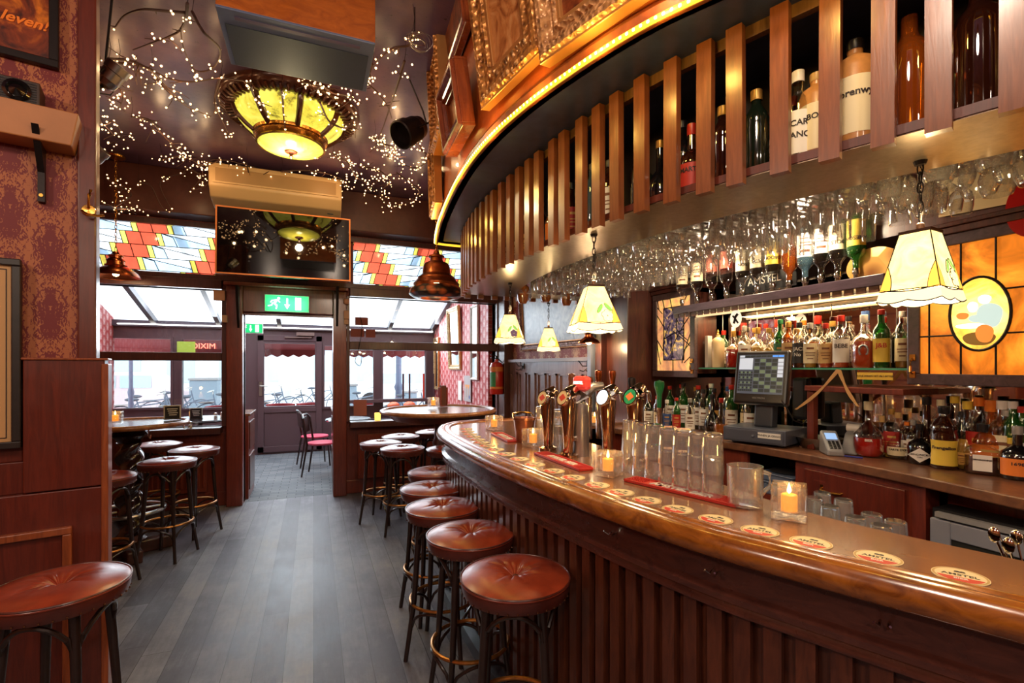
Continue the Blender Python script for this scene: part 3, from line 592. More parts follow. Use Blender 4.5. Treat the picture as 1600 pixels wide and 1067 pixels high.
# ================================================================== STOOLS
def leather(name, a, b2, rough=0.3):
    m, nt, b = newmat(name); f = noise(nt, coords(nt), 9, 6, 0.65); g = noise(nt, coords(nt), 90, 3)
    nt.links.new(ramp(nt, f, [(0.3, a), (0.7, b2)]), b.inputs['Base Color']); b.inputs['Roughness'].default_value = rough; b.inputs['Coat Weight'].default_value = 0.25; b.inputs['Coat Roughness'].default_value = 0.25
    bump(nt, b, g, 0.25, 0.0012); return m
M_LEA = leather('red_brown_leather', rgb(112, 38, 24), rgb(164, 66, 40)); M_LEA2 = leather('dark_leather', rgb(62, 26, 22), rgb(92, 40, 32))
def make_stool(name='bar_stool'):
    t = thing(name, '', 'bar stool'); R = 0.2; m = MB(); NR, NA = 22, 96; vs = []; fs = []
    for j in range(NR + 1):
        r = R * j / NR; q = j / NR
        for i in range(NA):
            a = 2 * pi * i / NA
            dome = 0.026 * (1 - q ** 4) ; tuft = -0.030 * exp(-(r / 0.036) ** 2)
            crease = -0.0075 * (1 - abs(sin(5 * a + 0.9 * sin(3 * a + 1)))) ** 2.2 * exp(-((q - 0.30) / 0.24) ** 2) * (0.75 + 0.45 * sin(4 * a + 1)) - 0.004 * (1 - abs(sin(8 * a + sin(2 * a)))) ** 2 * exp(-((q - 0.2) / 0.15) ** 2)
            vs.append((r * cos(a), r * sin(a), 0.776 + dome + tuft - crease * -1))
    for j in range(NR):
        for i in range(NA): fs.append((j * NA + i, (j + 1) * NA + i, (j + 1) * NA + (i + 1) % NA, j * NA + (i + 1) % NA))
    m.add(vs, fs); m.lathe([(R, 0.776), (R + 0.003, 0.772), (R + 0.001, 0.767)], NA)
    seat = m.ob('seat', M_LEA, t, smooth=True)
    m = MB(); m.tube([((R + 0.001) * cos(a), (R + 0.001) * sin(a), 0.777) for a in [2 * pi * i / 48 for i in range(48)]], 0.0035, 6, closed=True); m.ob('piping', M_LEA2, seat, smooth=True)
    m = MB(); m.sphere((0, 0, 0.776), 0.011, 10, 6, sc=(1, 1, 0.4)); m.ob('tuft_button', M_LEA2, seat, smooth=True)
    m = MB(); m.lathe([(R - 0.002, 0.768), (R, 0.76), (R - 0.003, 0.735), (R - 0.008, 0.722), (R - 0.03, 0.722)], 48); m.ob('seat_band', M_LEA2, t, smooth=True)
    m = MB()
    for i in range(36): a = 2 * pi * i / 36; m.sphere(((R - 0.004) * cos(a), (R - 0.004) * sin(a), 0.728), 0.0042, 6, 4)
    m.ob('tack_row', plain('dull_tack', rgb(96, 60, 44), 0.35, 0.7), bpy.data.objects[t.children[1].name], smooth=True)['kind'] = 'stuff'
    lm = MB(); lm.tube([(0.135, 0, 0.73), (0.15, 0, 0.55), (0.168, 0, 0.3), (0.215, 0, 0.0)], [0.017, 0.016, 0.014, 0.012], 10)
    lme = lm.mesh('leg', M_LEGS, True)
    bm_ = MB(); a0 = Vector((0.135, 0, 0)); 
    def bowpts(z0, rise, r, da=pi / 4):
        pts = []
        for k in range(11):
            u = k / 10; a = -da + 2 * da * u; e = sin(pi * u) ** 0.55; pts.append((r * cos(a) * (1 - 0.02 * e), r * sin(a), z0 + rise * e))
        return pts
    bm_.tube(bowpts(0.565, 0.135, 0.152), 0.009, 8); bme = bm_.mesh('bow_brace', M_LEGS, True)
    b2 = MB(); b2.tube(bowpts(0.17, 0.10, 0.18), 0.008, 8); b2me = b2.mesh('lower_bow', M_LEGS, True)
    for k in range(4):
        put('leg', lme, t, rot=(0, 0, k * pi / 2)); put('bow_brace', bme, t, rot=(0, 0, pi / 4 + k * pi / 2)); put('lower_bow', b2me, t, rot=(0, 0, pi / 4 + k * pi / 2))
    m = MB(); m.tube([(0.175 * cos(a), 0.175 * sin(a), 0.285) for a in [2 * pi * i / 40 for i in range(40)]], 0.009, 8, closed=True); m.ob('foot_ring', M_RING, t, smooth=True, label='worn brass coloured foot ring')
    return t
stool = make_stool(); first = [True]
def place_stool(px, py, label, rz, group, rs=1.0):
    q = on_z(px, py, 0.79)
    if first[0]:
        first[0] = False; stool.location = (q.x, q.y, 0); stool.rotation_euler = (0, 0, rz); stool['label'] = label; stool['group'] = group; return stool
    return dup(stool, (q.x, q.y, 0), rz, label, group)
G1 = 'bar stools in a row along the counter'; G2 = 'bar stools around the left high table'; G3 = 'bar stools around the right high table'
place_stool(805, 893, 'round red leather bar stool at the counter, nearest and largest of its row', 0.35, G1)
place_stool(735, 829, 'bar stool with creased red leather seat, second from the camera at the counter', 0.8, G1)
place_stool(692, 788, 'bar stool with button seat, third from the camera along the counter', 0.2, G1)
place_stool(676, 759, 'bar stool along the counter, fourth of the row, sky shining on its seat', 1.0, G1)
place_stool(681, 734, 'bar stool farthest from the camera in the counter row', 0.5, G1)
place_stool(94, 908, 'large red leather bar stool by the mahogany partition in the left foreground', 0.62, None).pop('group', None)
place_stool(262, 718, 'bar stool at the left high table standing nearest the camera in full view', 0.45, G2)
place_stool(304, 700, 'bar stool on the aisle side of the left high table, near the door', 0.15, G2)
place_stool(247, 692, 'bar stool behind the left high table by the radiator', 0.9, G2)
place_stool(158, 742, 'bar stool half hidden behind the partition edge at the left high table', 0.3, G2)
place_stool(595, 690, 'bar stool nearest the door at the right high table', 0.25, G3)
place_stool(629, 698, 'bar stool in front of the right high table with dark red seat', 0.6, G3)
place_stool(626, 680, 'bar stool by the window behind two others at the right high table', 0.0, G3)
place_stool(676, 673, 'bar stool behind the post of the right high table under the window', 0.4, G3)
place_stool(700, 699, 'red topped bar stool between the right high table and the counter end', 0.1, G3)

# ================================================================== HIGH TABLES
def round_table(label, x, y, R, zt, twisted):
    t = thing('high_table', label, 'table', (x, y, 0)); m = MB()
    m.lathe([(0.0001, zt - 0.03), (R - 0.06, zt - 0.03), (R - 0.02, zt - 0.028), (R - 0.02, zt - 0.004), (0.0001, zt - 0.004)], 56); m.ob('table_top', plain('slate_grey_top', rgb(96, 92, 98), 0.22, coat=0.4, var=0.2, scale=5), t, smooth=True)
    m = MB(); m.tube([((R - 0.012) * cos(a), (R - 0.012) * sin(a), zt - 0.008) for a in [2 * pi * i / 56 for i in range(56)]], 0.021, 10, closed=True); m.ob('rim', wood('oak_rim', rgb(110, 64, 30), rgb(176, 116, 66), (6, 6, 6), coat=0.6), t, smooth=True)
    m = MB()
    if twisted:
        n = 20; rows = 90
        vs = [((0.085 + 0.02 * sin(2 * (2 * pi * i / n) - j * 0.32)) * cos(2 * pi * i / n), (0.085 + 0.02 * sin(2 * (2 * pi * i / n) - j * 0.32)) * sin(2 * pi * i / n), 0.14 + (zt - 0.3) * j / rows) for j in range(rows + 1) for i in range(n)]
        m.add(vs, [(j * n + i, j * n + (i + 1) % n, (j + 1) * n + (i + 1) % n, (j + 1) * n + i) for j in range(rows) for i in range(n)])
        m.lathe([(0.07, zt - 0.16), (0.13, zt - 0.1), (0.1, zt - 0.06), (0.14, zt - 0.03)], 24)
        m.ob('twisted_column', plain('glossy_black_wood', rgb(44, 24, 22), 0.15, coat=0.9, var=0.3), t, smooth=True)
        m = MB()
        for a in (0.4, 1.97, 3.54, 5.11): m.cbox((0.16, 0, 0.05), (0.3, 0.1, 0.1), Matrix.Rotation(a, 4, 'Z'))
        m.lathe([(0.09, 0.1), (0.13, 0.12), (0.09, 0.16)], 20); m.ob('base', M_DARK, t, bevel=0.01)
        m = MB(); m.tube([(0.24 * cos(a), 0.24 * sin(a), 0.36) for a in [2 * pi * i / 32 for i in range(32)]], 0.016, 8, closed=True)
        for a in (0.4, 1.97, 3.54, 5.11): m.tube([(0.08 * cos(a), 0.08 * sin(a), 0.36), (0.24 * cos(a), 0.24 * sin(a), 0.36)], 0.01)
        m.ob('foot_ring', M_STEEL, t, smooth=True)
    else:
        m.lathe([(R - 0.12, zt - 0.09), (R - 0.06, zt - 0.03)], 40); m.lathe([(0.0001, zt - 0.09), (R - 0.12, zt - 0.09)], 40); m.ob('skirt', M_DARK, t, smooth=True)
        m = MB(); m.lathe([(0.045, zt - 0.09), (0.045, 0.85), (0.065, 0.8), (0.05, 0.72), (0.06, 0.4), (0.09, 0.3), (0.09, 0.08), (0.26, 0.04), (0.27, 0)], 24); m.ob('column', M_DARK, t, smooth=True)
    m = MB(); 
    for a in ((0.5, 2.2, 5.3) if twisted else (1.6,)): 
        p = Vector(((R - 0.02) * cos(a), (R - 0.02) * sin(a), zt - 0.03)); q = Vector((cos(a), sin(a), 0))
        m.tube([p, p + Vector((0, 0, -0.05)), p + q * 0.03 + Vector((0, 0, -0.06)), p + q * 0.045 + Vector((0, 0, -0.03))], 0.005)
    m.ob('bag_hook', M_CHROME, t, smooth=True); return t
lt = on_z(202, 661, 1.08); round_table('round high table with a glossy black twisted column left of the door', lt.x, lt.y, 0.41, 1.08, True)
rt = on_z(686, 640, 1.12); round_table('large round high table on a turned post by the right front window', rt.x, rt.y, 0.56, 1.12, False)

# ---- candle holders: thick ribbed glass cube with a yellow candle
M_BLOCK = thin('block_glass', (0.98, 0.98, 0.98, 1), 0.5, 0.05, 0.13, (1, 0.93, 0.8, 1)); _b = nd(M_BLOCK.node_tree, 'ShaderNodeBump'); _b.inputs['Strength'].default_value = 0.9; _b.inputs['Distance'].default_value = 0.01
M_BLOCK.node_tree.links.new(noise(M_BLOCK.node_tree, coords(M_BLOCK.node_tree), 45, 2), _b.inputs['Height'])
for _n in M_BLOCK.node_tree.nodes:
    if 'Normal' in _n.inputs and _n.type in ('BSDF_GLOSSY', 'LAYER_WEIGHT'): M_BLOCK.node_tree.links.new(_b.outputs[0], _n.inputs['Normal'])
def make_candle(w=0.075, h=0.085):
    t = thing('candle_holder', '', 'candle'); m = MB()
    n = 6; 
    def wall(r):
        pts = []
        for s in range(4):
            for k in range(8):
                u = -1 + 2 * k / 8; b = 1 + 0.0 * u; x, y = [(u, -1), (1, u), (-u, 1), (-1, -u)][s]; pts.append((x * r, y * r))
        return pts
    rows = 13; vs = []; base = wall(1.0)
    for j in range(rows):
        z = h * j / (rows - 1); k = 1 + 0.05 * abs(sin(pi * 3.0 * j / (rows - 1)))
        for i, (x, y) in enumerate(base):
            kk = k + 0.04 * abs(sin(pi * (i % 8) / 8 * 3)); vs.append((x * w / 2 * kk, y * w / 2 * kk, z))
    nb = len(base)
    m.add(vs, [(j * nb + i, j * nb + (i + 1) % nb, (j + 1) * nb + (i + 1) % nb, (j + 1) * nb + i) for j in range(rows - 1) for i in range(nb)] + [tuple(range(nb))[::-1]])
    ir = w * 0.36; m.lathe([(0.0001, 0.018), (ir, 0.018), (ir, h)], 20); m.ob('glass_block', M_BLOCK, t, smooth=True)
    m = MB(); m.box((-w / 2, -w / 2, h), (w / 2, w / 2, h)); 
    c = MB(); c.lathe([(0.0001, 0.019), (0.019, 0.019), (0.019, 0.058), (0.016, 0.060), (0.0001, 0.056)], 18); cd = c.ob('candle', emit('lit_wax', (1.0, 0.30, 0.02, 1), 0.75), t, smooth=True)
    f = MB(); f.lathe([(0.0001, 0.060), (0.005, 0.066), (0.0055, 0.071), (0.003, 0.080), (0.0001, 0.090)], 10); f.ob('flame', emit('flame', (1.0, 0.62, 0.18, 1), 7.0), cd, smooth=True)
    return t
cand = make_candle(); cf = [True]
def place_candle(px, py, z, label, rz=0.3, s=1.0, loc=None, e=0.3):
    q = loc or on_z(px, py, z)
    if cf[0]: cf[0] = False; c = cand; c.location = (q.x, q.y, z); c.rotation_euler = (0, 0, rz); c['label'] = label; c['group'] = 'tealight candles in glass blocks'; c.scale = (s,) * 3
    else: c = dup(cand, (q.x, q.y, z), rz, label, 'tealight candles in glass blocks', s)
    lamp('POINT', (q.x, q.y, z + 0.13 * s), e, (1, 0.55, 0.15), 0.02); return c
place_candle(1233, 808, ZB + 0.002, 'large glass block candle on the counter nearest the camera, right of the red mats', 0.62, 1.15)
place_candle(950, 742, ZB + 0.002, 'glass block candle on the counter between the two red bar mats', 0.5, 1.15)
place_candle(833, 697, ZB + 0.002, 'glass block candle on the counter in front of the far beer glasses', 0.4, 1.15)
place_candle(772, 671, ZB + 0.002, 'glass block candle farthest down the counter at its rounded end', 0.35, 1.15)
place_candle(929, 664, ZB + 0.002, 'glass block candle on the cross run of the counter behind the beer taps', 0.3, 1.1)
place_candle(677, 636, 1.135, 'glass block candle on the right high table', 0.2, 1.15)
place_candle(180, 662, 1.095, 'glass block candle on the left high table beside the partition', 0.1, 1.15)
def orange_light(px, py, z, y, label):
    q = on_y(px, py, y); t = thing('tealight_cup', label, 'candle', (q.x, q.y, z), group='orange tealight cups'); m = MB(); m.lathe([(0.0001, 0), (0.035, 0), (0.038, 0.09), (0.034, 0.09), (0.032, 0.006)], 20); m.ob('cup', emit('glowing_cup', (1, 0.45, 0.08, 1), 1.6), t, smooth=True)
    m = MB(); m.lathe([(0.0001, 0.006), (0.018, 0.006), (0.018, 0.02), (0.0001, 0.02)], 12); m.ob('candle', M_WHITE, t)
orange_light(590, 648, ZS, FW - 0.03, 'small orange tealight cup on the right window sill')
q = on_y(297, 652, 7.3); 

# ================================================================== THINGS ON THE FRONT WALL
tvt = thing('television', 'flat wall television with an orange lit edge reflecting the fairy lights', 'television', (X_at(447, 5.4), 5.38, 2.44)); TW = 1.235; TH = 0.665
m = MB(); m.box((-TW / 2, 0, 0), (TW / 2, 0.04, TH)); m.ob('housing', M_BLACK, tvt, bevel=0.005, rot=(-0.05, 0, 0))
m = MB(); m.box((-TW / 2 + 0.012, -0.002, 0.012), (TW / 2 - 0.012, 0.0, TH - 0.012)); m.ob('screen', plain('black_mirror_screen', rgb(12, 8, 8), 0.03, 0, 1.0), tvt, rot=(-0.05, 0, 0))
m = MB()
for a, b in (((-TW / 2, -0.004, 0), (TW / 2, 0.0, 0.014)), ((-TW / 2, -0.004, TH - 0.014), (TW / 2, 0, TH)), ((-TW / 2, -0.004, 0.014), (-TW / 2 + 0.014, 0, TH - 0.014)), ((TW / 2 - 0.014, -0.004, 0.014), (TW / 2, 0, TH - 0.014))): m.box(a, b)
m.ob('bezel', plain('copper_bezel', rgb(226, 134, 74), 0.35, 0.3), tvt, rot=(-0.05, 0, 0)); m = MB(); m.box((-0.2, 0.03, 0.12), (0.2, 0.86, 0.32)); m.ob('wall_bracket', M_BLACK, tvt)
# air conditioner over the television
ac = thing('air_conditioner', 'cream ceiling air conditioner above the television', 'air conditioner', (X_at(436, 5.6), 5.72, 3.17)); m = MB()
prf = [(0.0, 0.0), (-0.18, 0.05), (-0.26, 0.14), (-0.26, 0.36), (0.22, 0.36), (0.22, 0.0)]
m.add([(x, y, z) for x in (-0.61, 0.61) for y, z in prf], [tuple(range(6)), tuple(range(6, 12))[::-1]] + [(i, 6 + i, 6 + (i + 1) % 6, (i + 1) % 6) for i in range(6)]); m.ob('housing', plain('cream_plastic', rgb(206, 168, 118), 0.45), ac, bevel=0.012)
m = MB(); m.box((-0.55, -0.268, 0.18), (0.55, -0.26, 0.31)); m.ob('intake_grille', plain('cream_plastic_dark', rgb(168, 130, 84), 0.45), ac)
m = MB()
for a, b in (((-0.57, -0.272, 0.165), (0.57, -0.258, 0.18)), ((-0.57, -0.272, 0.31), (0.57, -0.258, 0.325))): m.box(a, b)
m.ob('trim_strip', plain('cream_plastic', rgb(206, 168, 118), 0.45), ac); m = MB(); m.cbox((0.5, -0.1, 0.03), (0.06, 0.02, 0.012)); m.ob('status_window', M_BLACK, ac)
# exit signs
def exit_sign(label, loc, w, h, s=1, rz=0):
    t = thing('exit_sign', label, 'sign', loc, rz); m = MB(); m.box((-w / 2, 0, -h / 2), (w / 2, 0.05, h / 2)); m.ob('housing', plain('sign_edge', rgb(170, 180, 150), 0.5), t, bevel=0.004)
    m = MB(); m.box((-w / 2 + 0.008, -0.002, -h / 2 + 0.008), (w / 2 - 0.008, 0.0, h / 2 - 0.008)); m.ob('lit_panel', emit('exit_green', rgb(20, 168, 96), 0.75), t)
    W_ = emit('exit_white', (0.95, 1.0, 0.97, 1), 1.3); u = h / 16.0
    m = MB(); y0, y1 = -0.004, -0.002
    def poly(p, mm=m): 
        ar = sum(p[i][0] * p[(i + 1) % len(p)][1] - p[(i + 1) % len(p)][0] * p[i][1] for i in range(len(p)));
        if ar < 0: p = p[::-1]
        mm.add([(x * u, y0, z * u) for x, z in p], [tuple(range(len(p)))])
    ox = -10.5 * s
    F = lambda p: [(ox + x * s, z) for x, z in p]
    cx, cz = 3.2, 4.6; poly(F([(cx + 1.25 * cos(a), cz + 1.25 * sin(a)) for a in [2 * pi * i / 12 for i in range(12)]]))
    poly(F([(0.6, 3.4), (2.4, 3.6), (0.6, -0.6), (-1.4, 0.2)])); poly(F([(2.4, 3.6), (4.6, 1.2), (4.0, 0.6), (2.0, 2.4)])); poly(F([(0.9, 3.5), (-2.8, 2.9), (-4.2, 0.8), (-3.5, 0.4), (-2.2, 2.0), (0.2, 2.2)]))
    poly(F([(0.6, -0.6), (2.2, -1.6), (1.6, -5.6), (0.6, -5.6), (0.9, -2.4), (-1.2, -0.8)])); poly(F([(-1.4, 0.2), (-2.6, -2.6), (-6.0, -3.2), (-6.0, -2.3), (-3.3, -1.7), (-2.4, 0.6)]))
    m.ob('running_figure', W_, t)
    m = MB(); poly([(-0.7, 5), (0.7, 5), (0.7, -1), (2.4, -1), (0, -5.4), (-2.4, -1), (-0.7, -1)], m); m.ob('arrow', W_, t)
    m = MB(); poly([(7 , 6), (12.2, 6), (12.2, -6), (7, -6)], m); m.ob('door_symbol', W_, t); return t
q = on_y(449, 475, 6.12); es = exit_sign('green lit exit sign with running figure and arrow on the door lintel', (q.x, 6.08, q.z), 0.46, 0.19)
lamp('AREA', (q.x, 5.9, q.z), 1.2, (0.3, 1, 0.6), 0.4, (radians(90), 0, 0), 0.15)
q = on_y(395, 513, 8.6); es2 = exit_sign('small green exit sign hanging beyond the doorway in the glass annexe', (q.x - 0.03, 8.6, q.z), 0.34, 0.15); m = MB()
for s in (-.12, .12): m.tube([(s, .025, .07), (s, .025, zt(8.6) - q.z + .06)], .003, 6)
m.ob('hanging_rods', M_IRON, es2)['kind'] = 'stuff'
# small boxes, sensors and brackets by the door
def small_box(name, label, cat, px, py, y, d, mat, bev=0.004):
    q = on_y(px, py, y); m = MB(); m.cbox((0, 0, 0), d); o = m.ob(name, mat, bevel=bev); o.location = q; tag(o, label, cat); return o
CRM = plain('tan_plastic', rgb(190, 140, 110), 0.5)
small_box('junction_box', 'tan plastic junction box at the top right of the left window', 'box', 343, 462, 6.15, (0.11, 0.06, 0.11), CRM)
small_box('door_sensor', 'small tan box left of the door frame below the junction box', 'sensor', 351, 498, 6.1, (0.05, 0.04, 0.08), CRM)
small_box('wall_sensor', 'round tan sensor between doorway and right window', 'sensor', 541, 471, 6.12, (0.07, 0.04, 0.07), CRM, 0.02)
small_box('wall_switch', 'upper tan switch box beside the right window edge', 'switch', 541, 492, 6.12, (0.06, 0.04, 0.10), CRM)
small_box('wall_switch', 'lower tan switch box beside the right window edge', 'switch', 541, 503, 6.12, (0.05, 0.04, 0.06), CRM)
for px, l in ((372, 'left'), (527, 'right')):
    q = on_y(px, 475, 6.1); m = MB(); m.add([(-0.012, 0.03, -0.28), (0.012, 0.03, -0.28), (0.012, 0.03, 0.17), (-0.012, 0.03, 0.17), (-0.012, -0.14, 0.17), (0.012, -0.14, 0.17)], [(0, 1, 2, 3), (3, 2, 5, 4), (0, 4, 5, 1), (0, 3, 4), (1, 5, 2)])
    o = m.ob('shelf_bracket', M_IRON); o.location = (q.x, 6.10, q.z + 0.02); tag(o, f'black triangular iron bracket at the {l} end of the door lintel', 'bracket')
# radiators under the windows
def radiator(label, x0, x1, z0, z1, y):
    t = thing('radiator', label, 'radiator', ((x0 + x1) / 2, y, z0)); w = x1 - x0; h = z1 - z0; m = MB(); m.box((-w / 2, 0, 0), (w / 2, 0.03, h)); n = int(w / 0.05)
    for i in range(n): x = -w / 2 + w * (i + 0.5) / n; m.box((x - 0.012, -0.014, 0.05), (x + 0.012, 0, h - 0.05))
    m.ob('panel', plain('red_brown_radiator', rgb(126, 52, 34), 0.4), t, bevel=0.006); m = MB(); m.tube([(w / 2, 0.01, h - 0.05), (w / 2 + 0.06, 0.01, h - 0.05)], 0.012); m.ob('valve', M_BRASS, t)
radiator('red brown panel radiator under the left front window', -1.75, -1.08, 0.18, 0.72, 6.17)
radiator('red brown panel radiator under the right front window', 0.5, 1.3, 0.18, 0.72, 6.17)
q = on_y(303, 735, 6.0)
# ================================================================== STAINED GLASS PANELS in the upper openings
def stained(name, col, k=0.55, b=1.0):
    m = bpy.data.materials.new(name); m.use_nodes = True; nt = m.node_tree; nt.nodes.clear(); out = nd(nt, 'ShaderNodeOutputMaterial')
    a = nd(nt, 'ShaderNodeBsdfTransparent'); t = nd(nt, 'ShaderNodeBsdfTranslucent'); x = nd(nt, 'ShaderNodeMixShader'); x.inputs[0].default_value = k
    g = nd(nt, 'ShaderNodeBsdfGlossy'); g.inputs['Roughness'].default_value = 0.08; y = nd(nt, 'ShaderNodeMixShader'); y.inputs[0].default_value = 0.06
    f = noise(nt, coords(nt), 3.5, 5, 0.65, 0.7); c = ramp(nt, f, [(0.3, tuple(v * 0.75 for v in col[:3]) + (1,)), (0.7, col)])
    nt.links.new(c, a.inputs[0]); nt.links.new(c, t.inputs[0]); nt.links.new(a.outputs[0], x.inputs[1]); nt.links.new(t.outputs[0], x.inputs[2])
    nt.links.new(x.outputs[0], y.inputs[1]); nt.links.new(g.outputs[0], y.inputs[2]); nt.links.new(y.outputs[0], out.inputs[0]); return m
SG = [stained('stained_white', (0.92, 0.98, 0.98, 1)), stained('stained_red', rgb(214, 84, 58)), stained('stained_yellow', rgb(244, 224, 96)), stained('stained_blue_grey', rgb(176, 206, 226)), stained('stained_amber_dark', rgb(150, 84, 40))]
LEAD = plain('lead_came', rgb(26, 20, 20), 0.5, 0.5)
def clip(poly, x0, x1, z0, z1):
    for ax, v, s in ((0, x0, 1), (0, x1, -1), (1, z0, 1), (1, z1, -1)):
        out = []
        for i in range(len(poly)):
            a, b = poly[i - 1], poly[i]; ia = (a[ax] - v) * s >= 0; ib = (b[ax] - v) * s >= 0
            if ia != ib: u = (v - a[ax]) / (b[ax] - a[ax]); out.append((a[0] + (b[0] - a[0]) * u, a[1] + (b[1] - a[1]) * u))
            if ib: out.append(b)
        poly = out
        if len(poly) < 3: return []
    return poly
def stained_panel(label, x0, x1, z0, z1, mirror=False):
    t = thing('stained_glass', label, 'stained glass', ((x0 + x1) / 2, FW + 0.06, z0)); w = x1 - x0; h = z1 - z0; g = MB(); ld = MB(); sg = -1 if mirror else 1
    def add(p, mi):
        p = clip([(x * sg, z) for x, z in p], -w / 2, w / 2, 0, h)
        if len(p) < 3: return
        g.mi = mi; g.add([(x, 0, z) for x, z in p], [tuple(range(len(p)))])
        for i in range(len(p)):
            a, b = p[i - 1], p[i]; ld.tube([(a[0], 0, a[1]), (b[0], 0, b[1])], 0.004, 4)
    rh = 0.135; per = 0.80
    for j in range(-1, 6):
        z = h - (j + 1) * rh; 
        for k in range(-3, 4):
            x = k * per - j * 0.085 + 0.1; s = 0.035
            def Q(a, b, mi, za=0, zb=rh): add([(x + a, z + za - a * 0.08), (x + b, z + za - b * 0.08), (x + b - s, z + zb - b * 0.08), (x + a - s, z + zb - a * 0.08)] if False else [(x + a + s, z - 0.0), (x + b + s, z - 0.0), (x + b, z + rh), (x + a, z + rh)], mi)
            Q(0, 0.05, 2); 
            add([(x + .05 + s, z), (x + .05, z + rh), (x + .16, z + rh * .75), (x + .2, z)], 3)
            add([(x + .05, z + rh), (x + .48, z + rh), (x + .48 + s * .7, z + rh * .3)], 0); add([(x + .05, z + rh), (x + .48 + s * .7, z + rh * .3), (x + .48 + s, z), (x + .2, z), (x + .16, z + rh * .75)], 3 if (j + k) % 2 else 0)
            Q(0.48, 0.53, 2); Q(0.53, 0.66, 1); Q(0.66, 0.80, 1)
    g.ob('glass_pieces', SG, t); ld.ob('lead_lines', LEAD, t)
stained_panel('stained glass panel of red, white and yellow blocks left of the television', SGL[0], SGL[1], SGL[2], SGL[3])
stained_panel('stained glass panel of red, white and yellow blocks between the television and the copper bell', SGR[0], SGR[1], SGR[2], SGR[3], True)
# ================================================================== TIFFANY PENDANTS over the bar
def tif_mat():
    m, nt, b = newmat('cream_lamp_glass'); f = noise(nt, coords(nt), 14, 5, 0.6, 1.2); t = nd(nt, 'ShaderNodeTexCoord'); s = nd(nt, 'ShaderNodeSeparateXYZ'); nt.links.new(t.outputs['Object'], s.inputs[0])
    c = ramp(nt, f, [(0.3, (1.0, 0.62, 0.16, 1)), (0.65, (1.0, 0.80, 0.34, 1))]); nt.links.new(c, b.inputs['Base Color']); nt.links.new(c, b.inputs['Emission Color'])
    b.inputs['Emission Strength'].default_value = 1.15; b.inputs['Roughness'].default_value = 0.25; return m
TG = [tif_mat(), emit('amber_corner_glass', (1.0, 0.50, 0.07, 1), 0.8), emit('leaf_green_glass', (0.25, 0.55, 0.10, 1), 0.7), emit('white_petal_glass', (1.0, 0.86, 0.56, 1), 0.55), emit('violet_petal_glass', (0.16, 0.09, 0.12, 1), 0.5)]
TOPW = plain('lamp_cap', rgb(70, 44, 30), 0.4, 0.6)
def arcpts(c, r, a0, a1, n): return [(c[0] + r * cos(a0 + (a1 - a0) * i / n), c[1] + r * sin(a0 + (a1 - a0) * i / n)) for i in range(n + 1)]
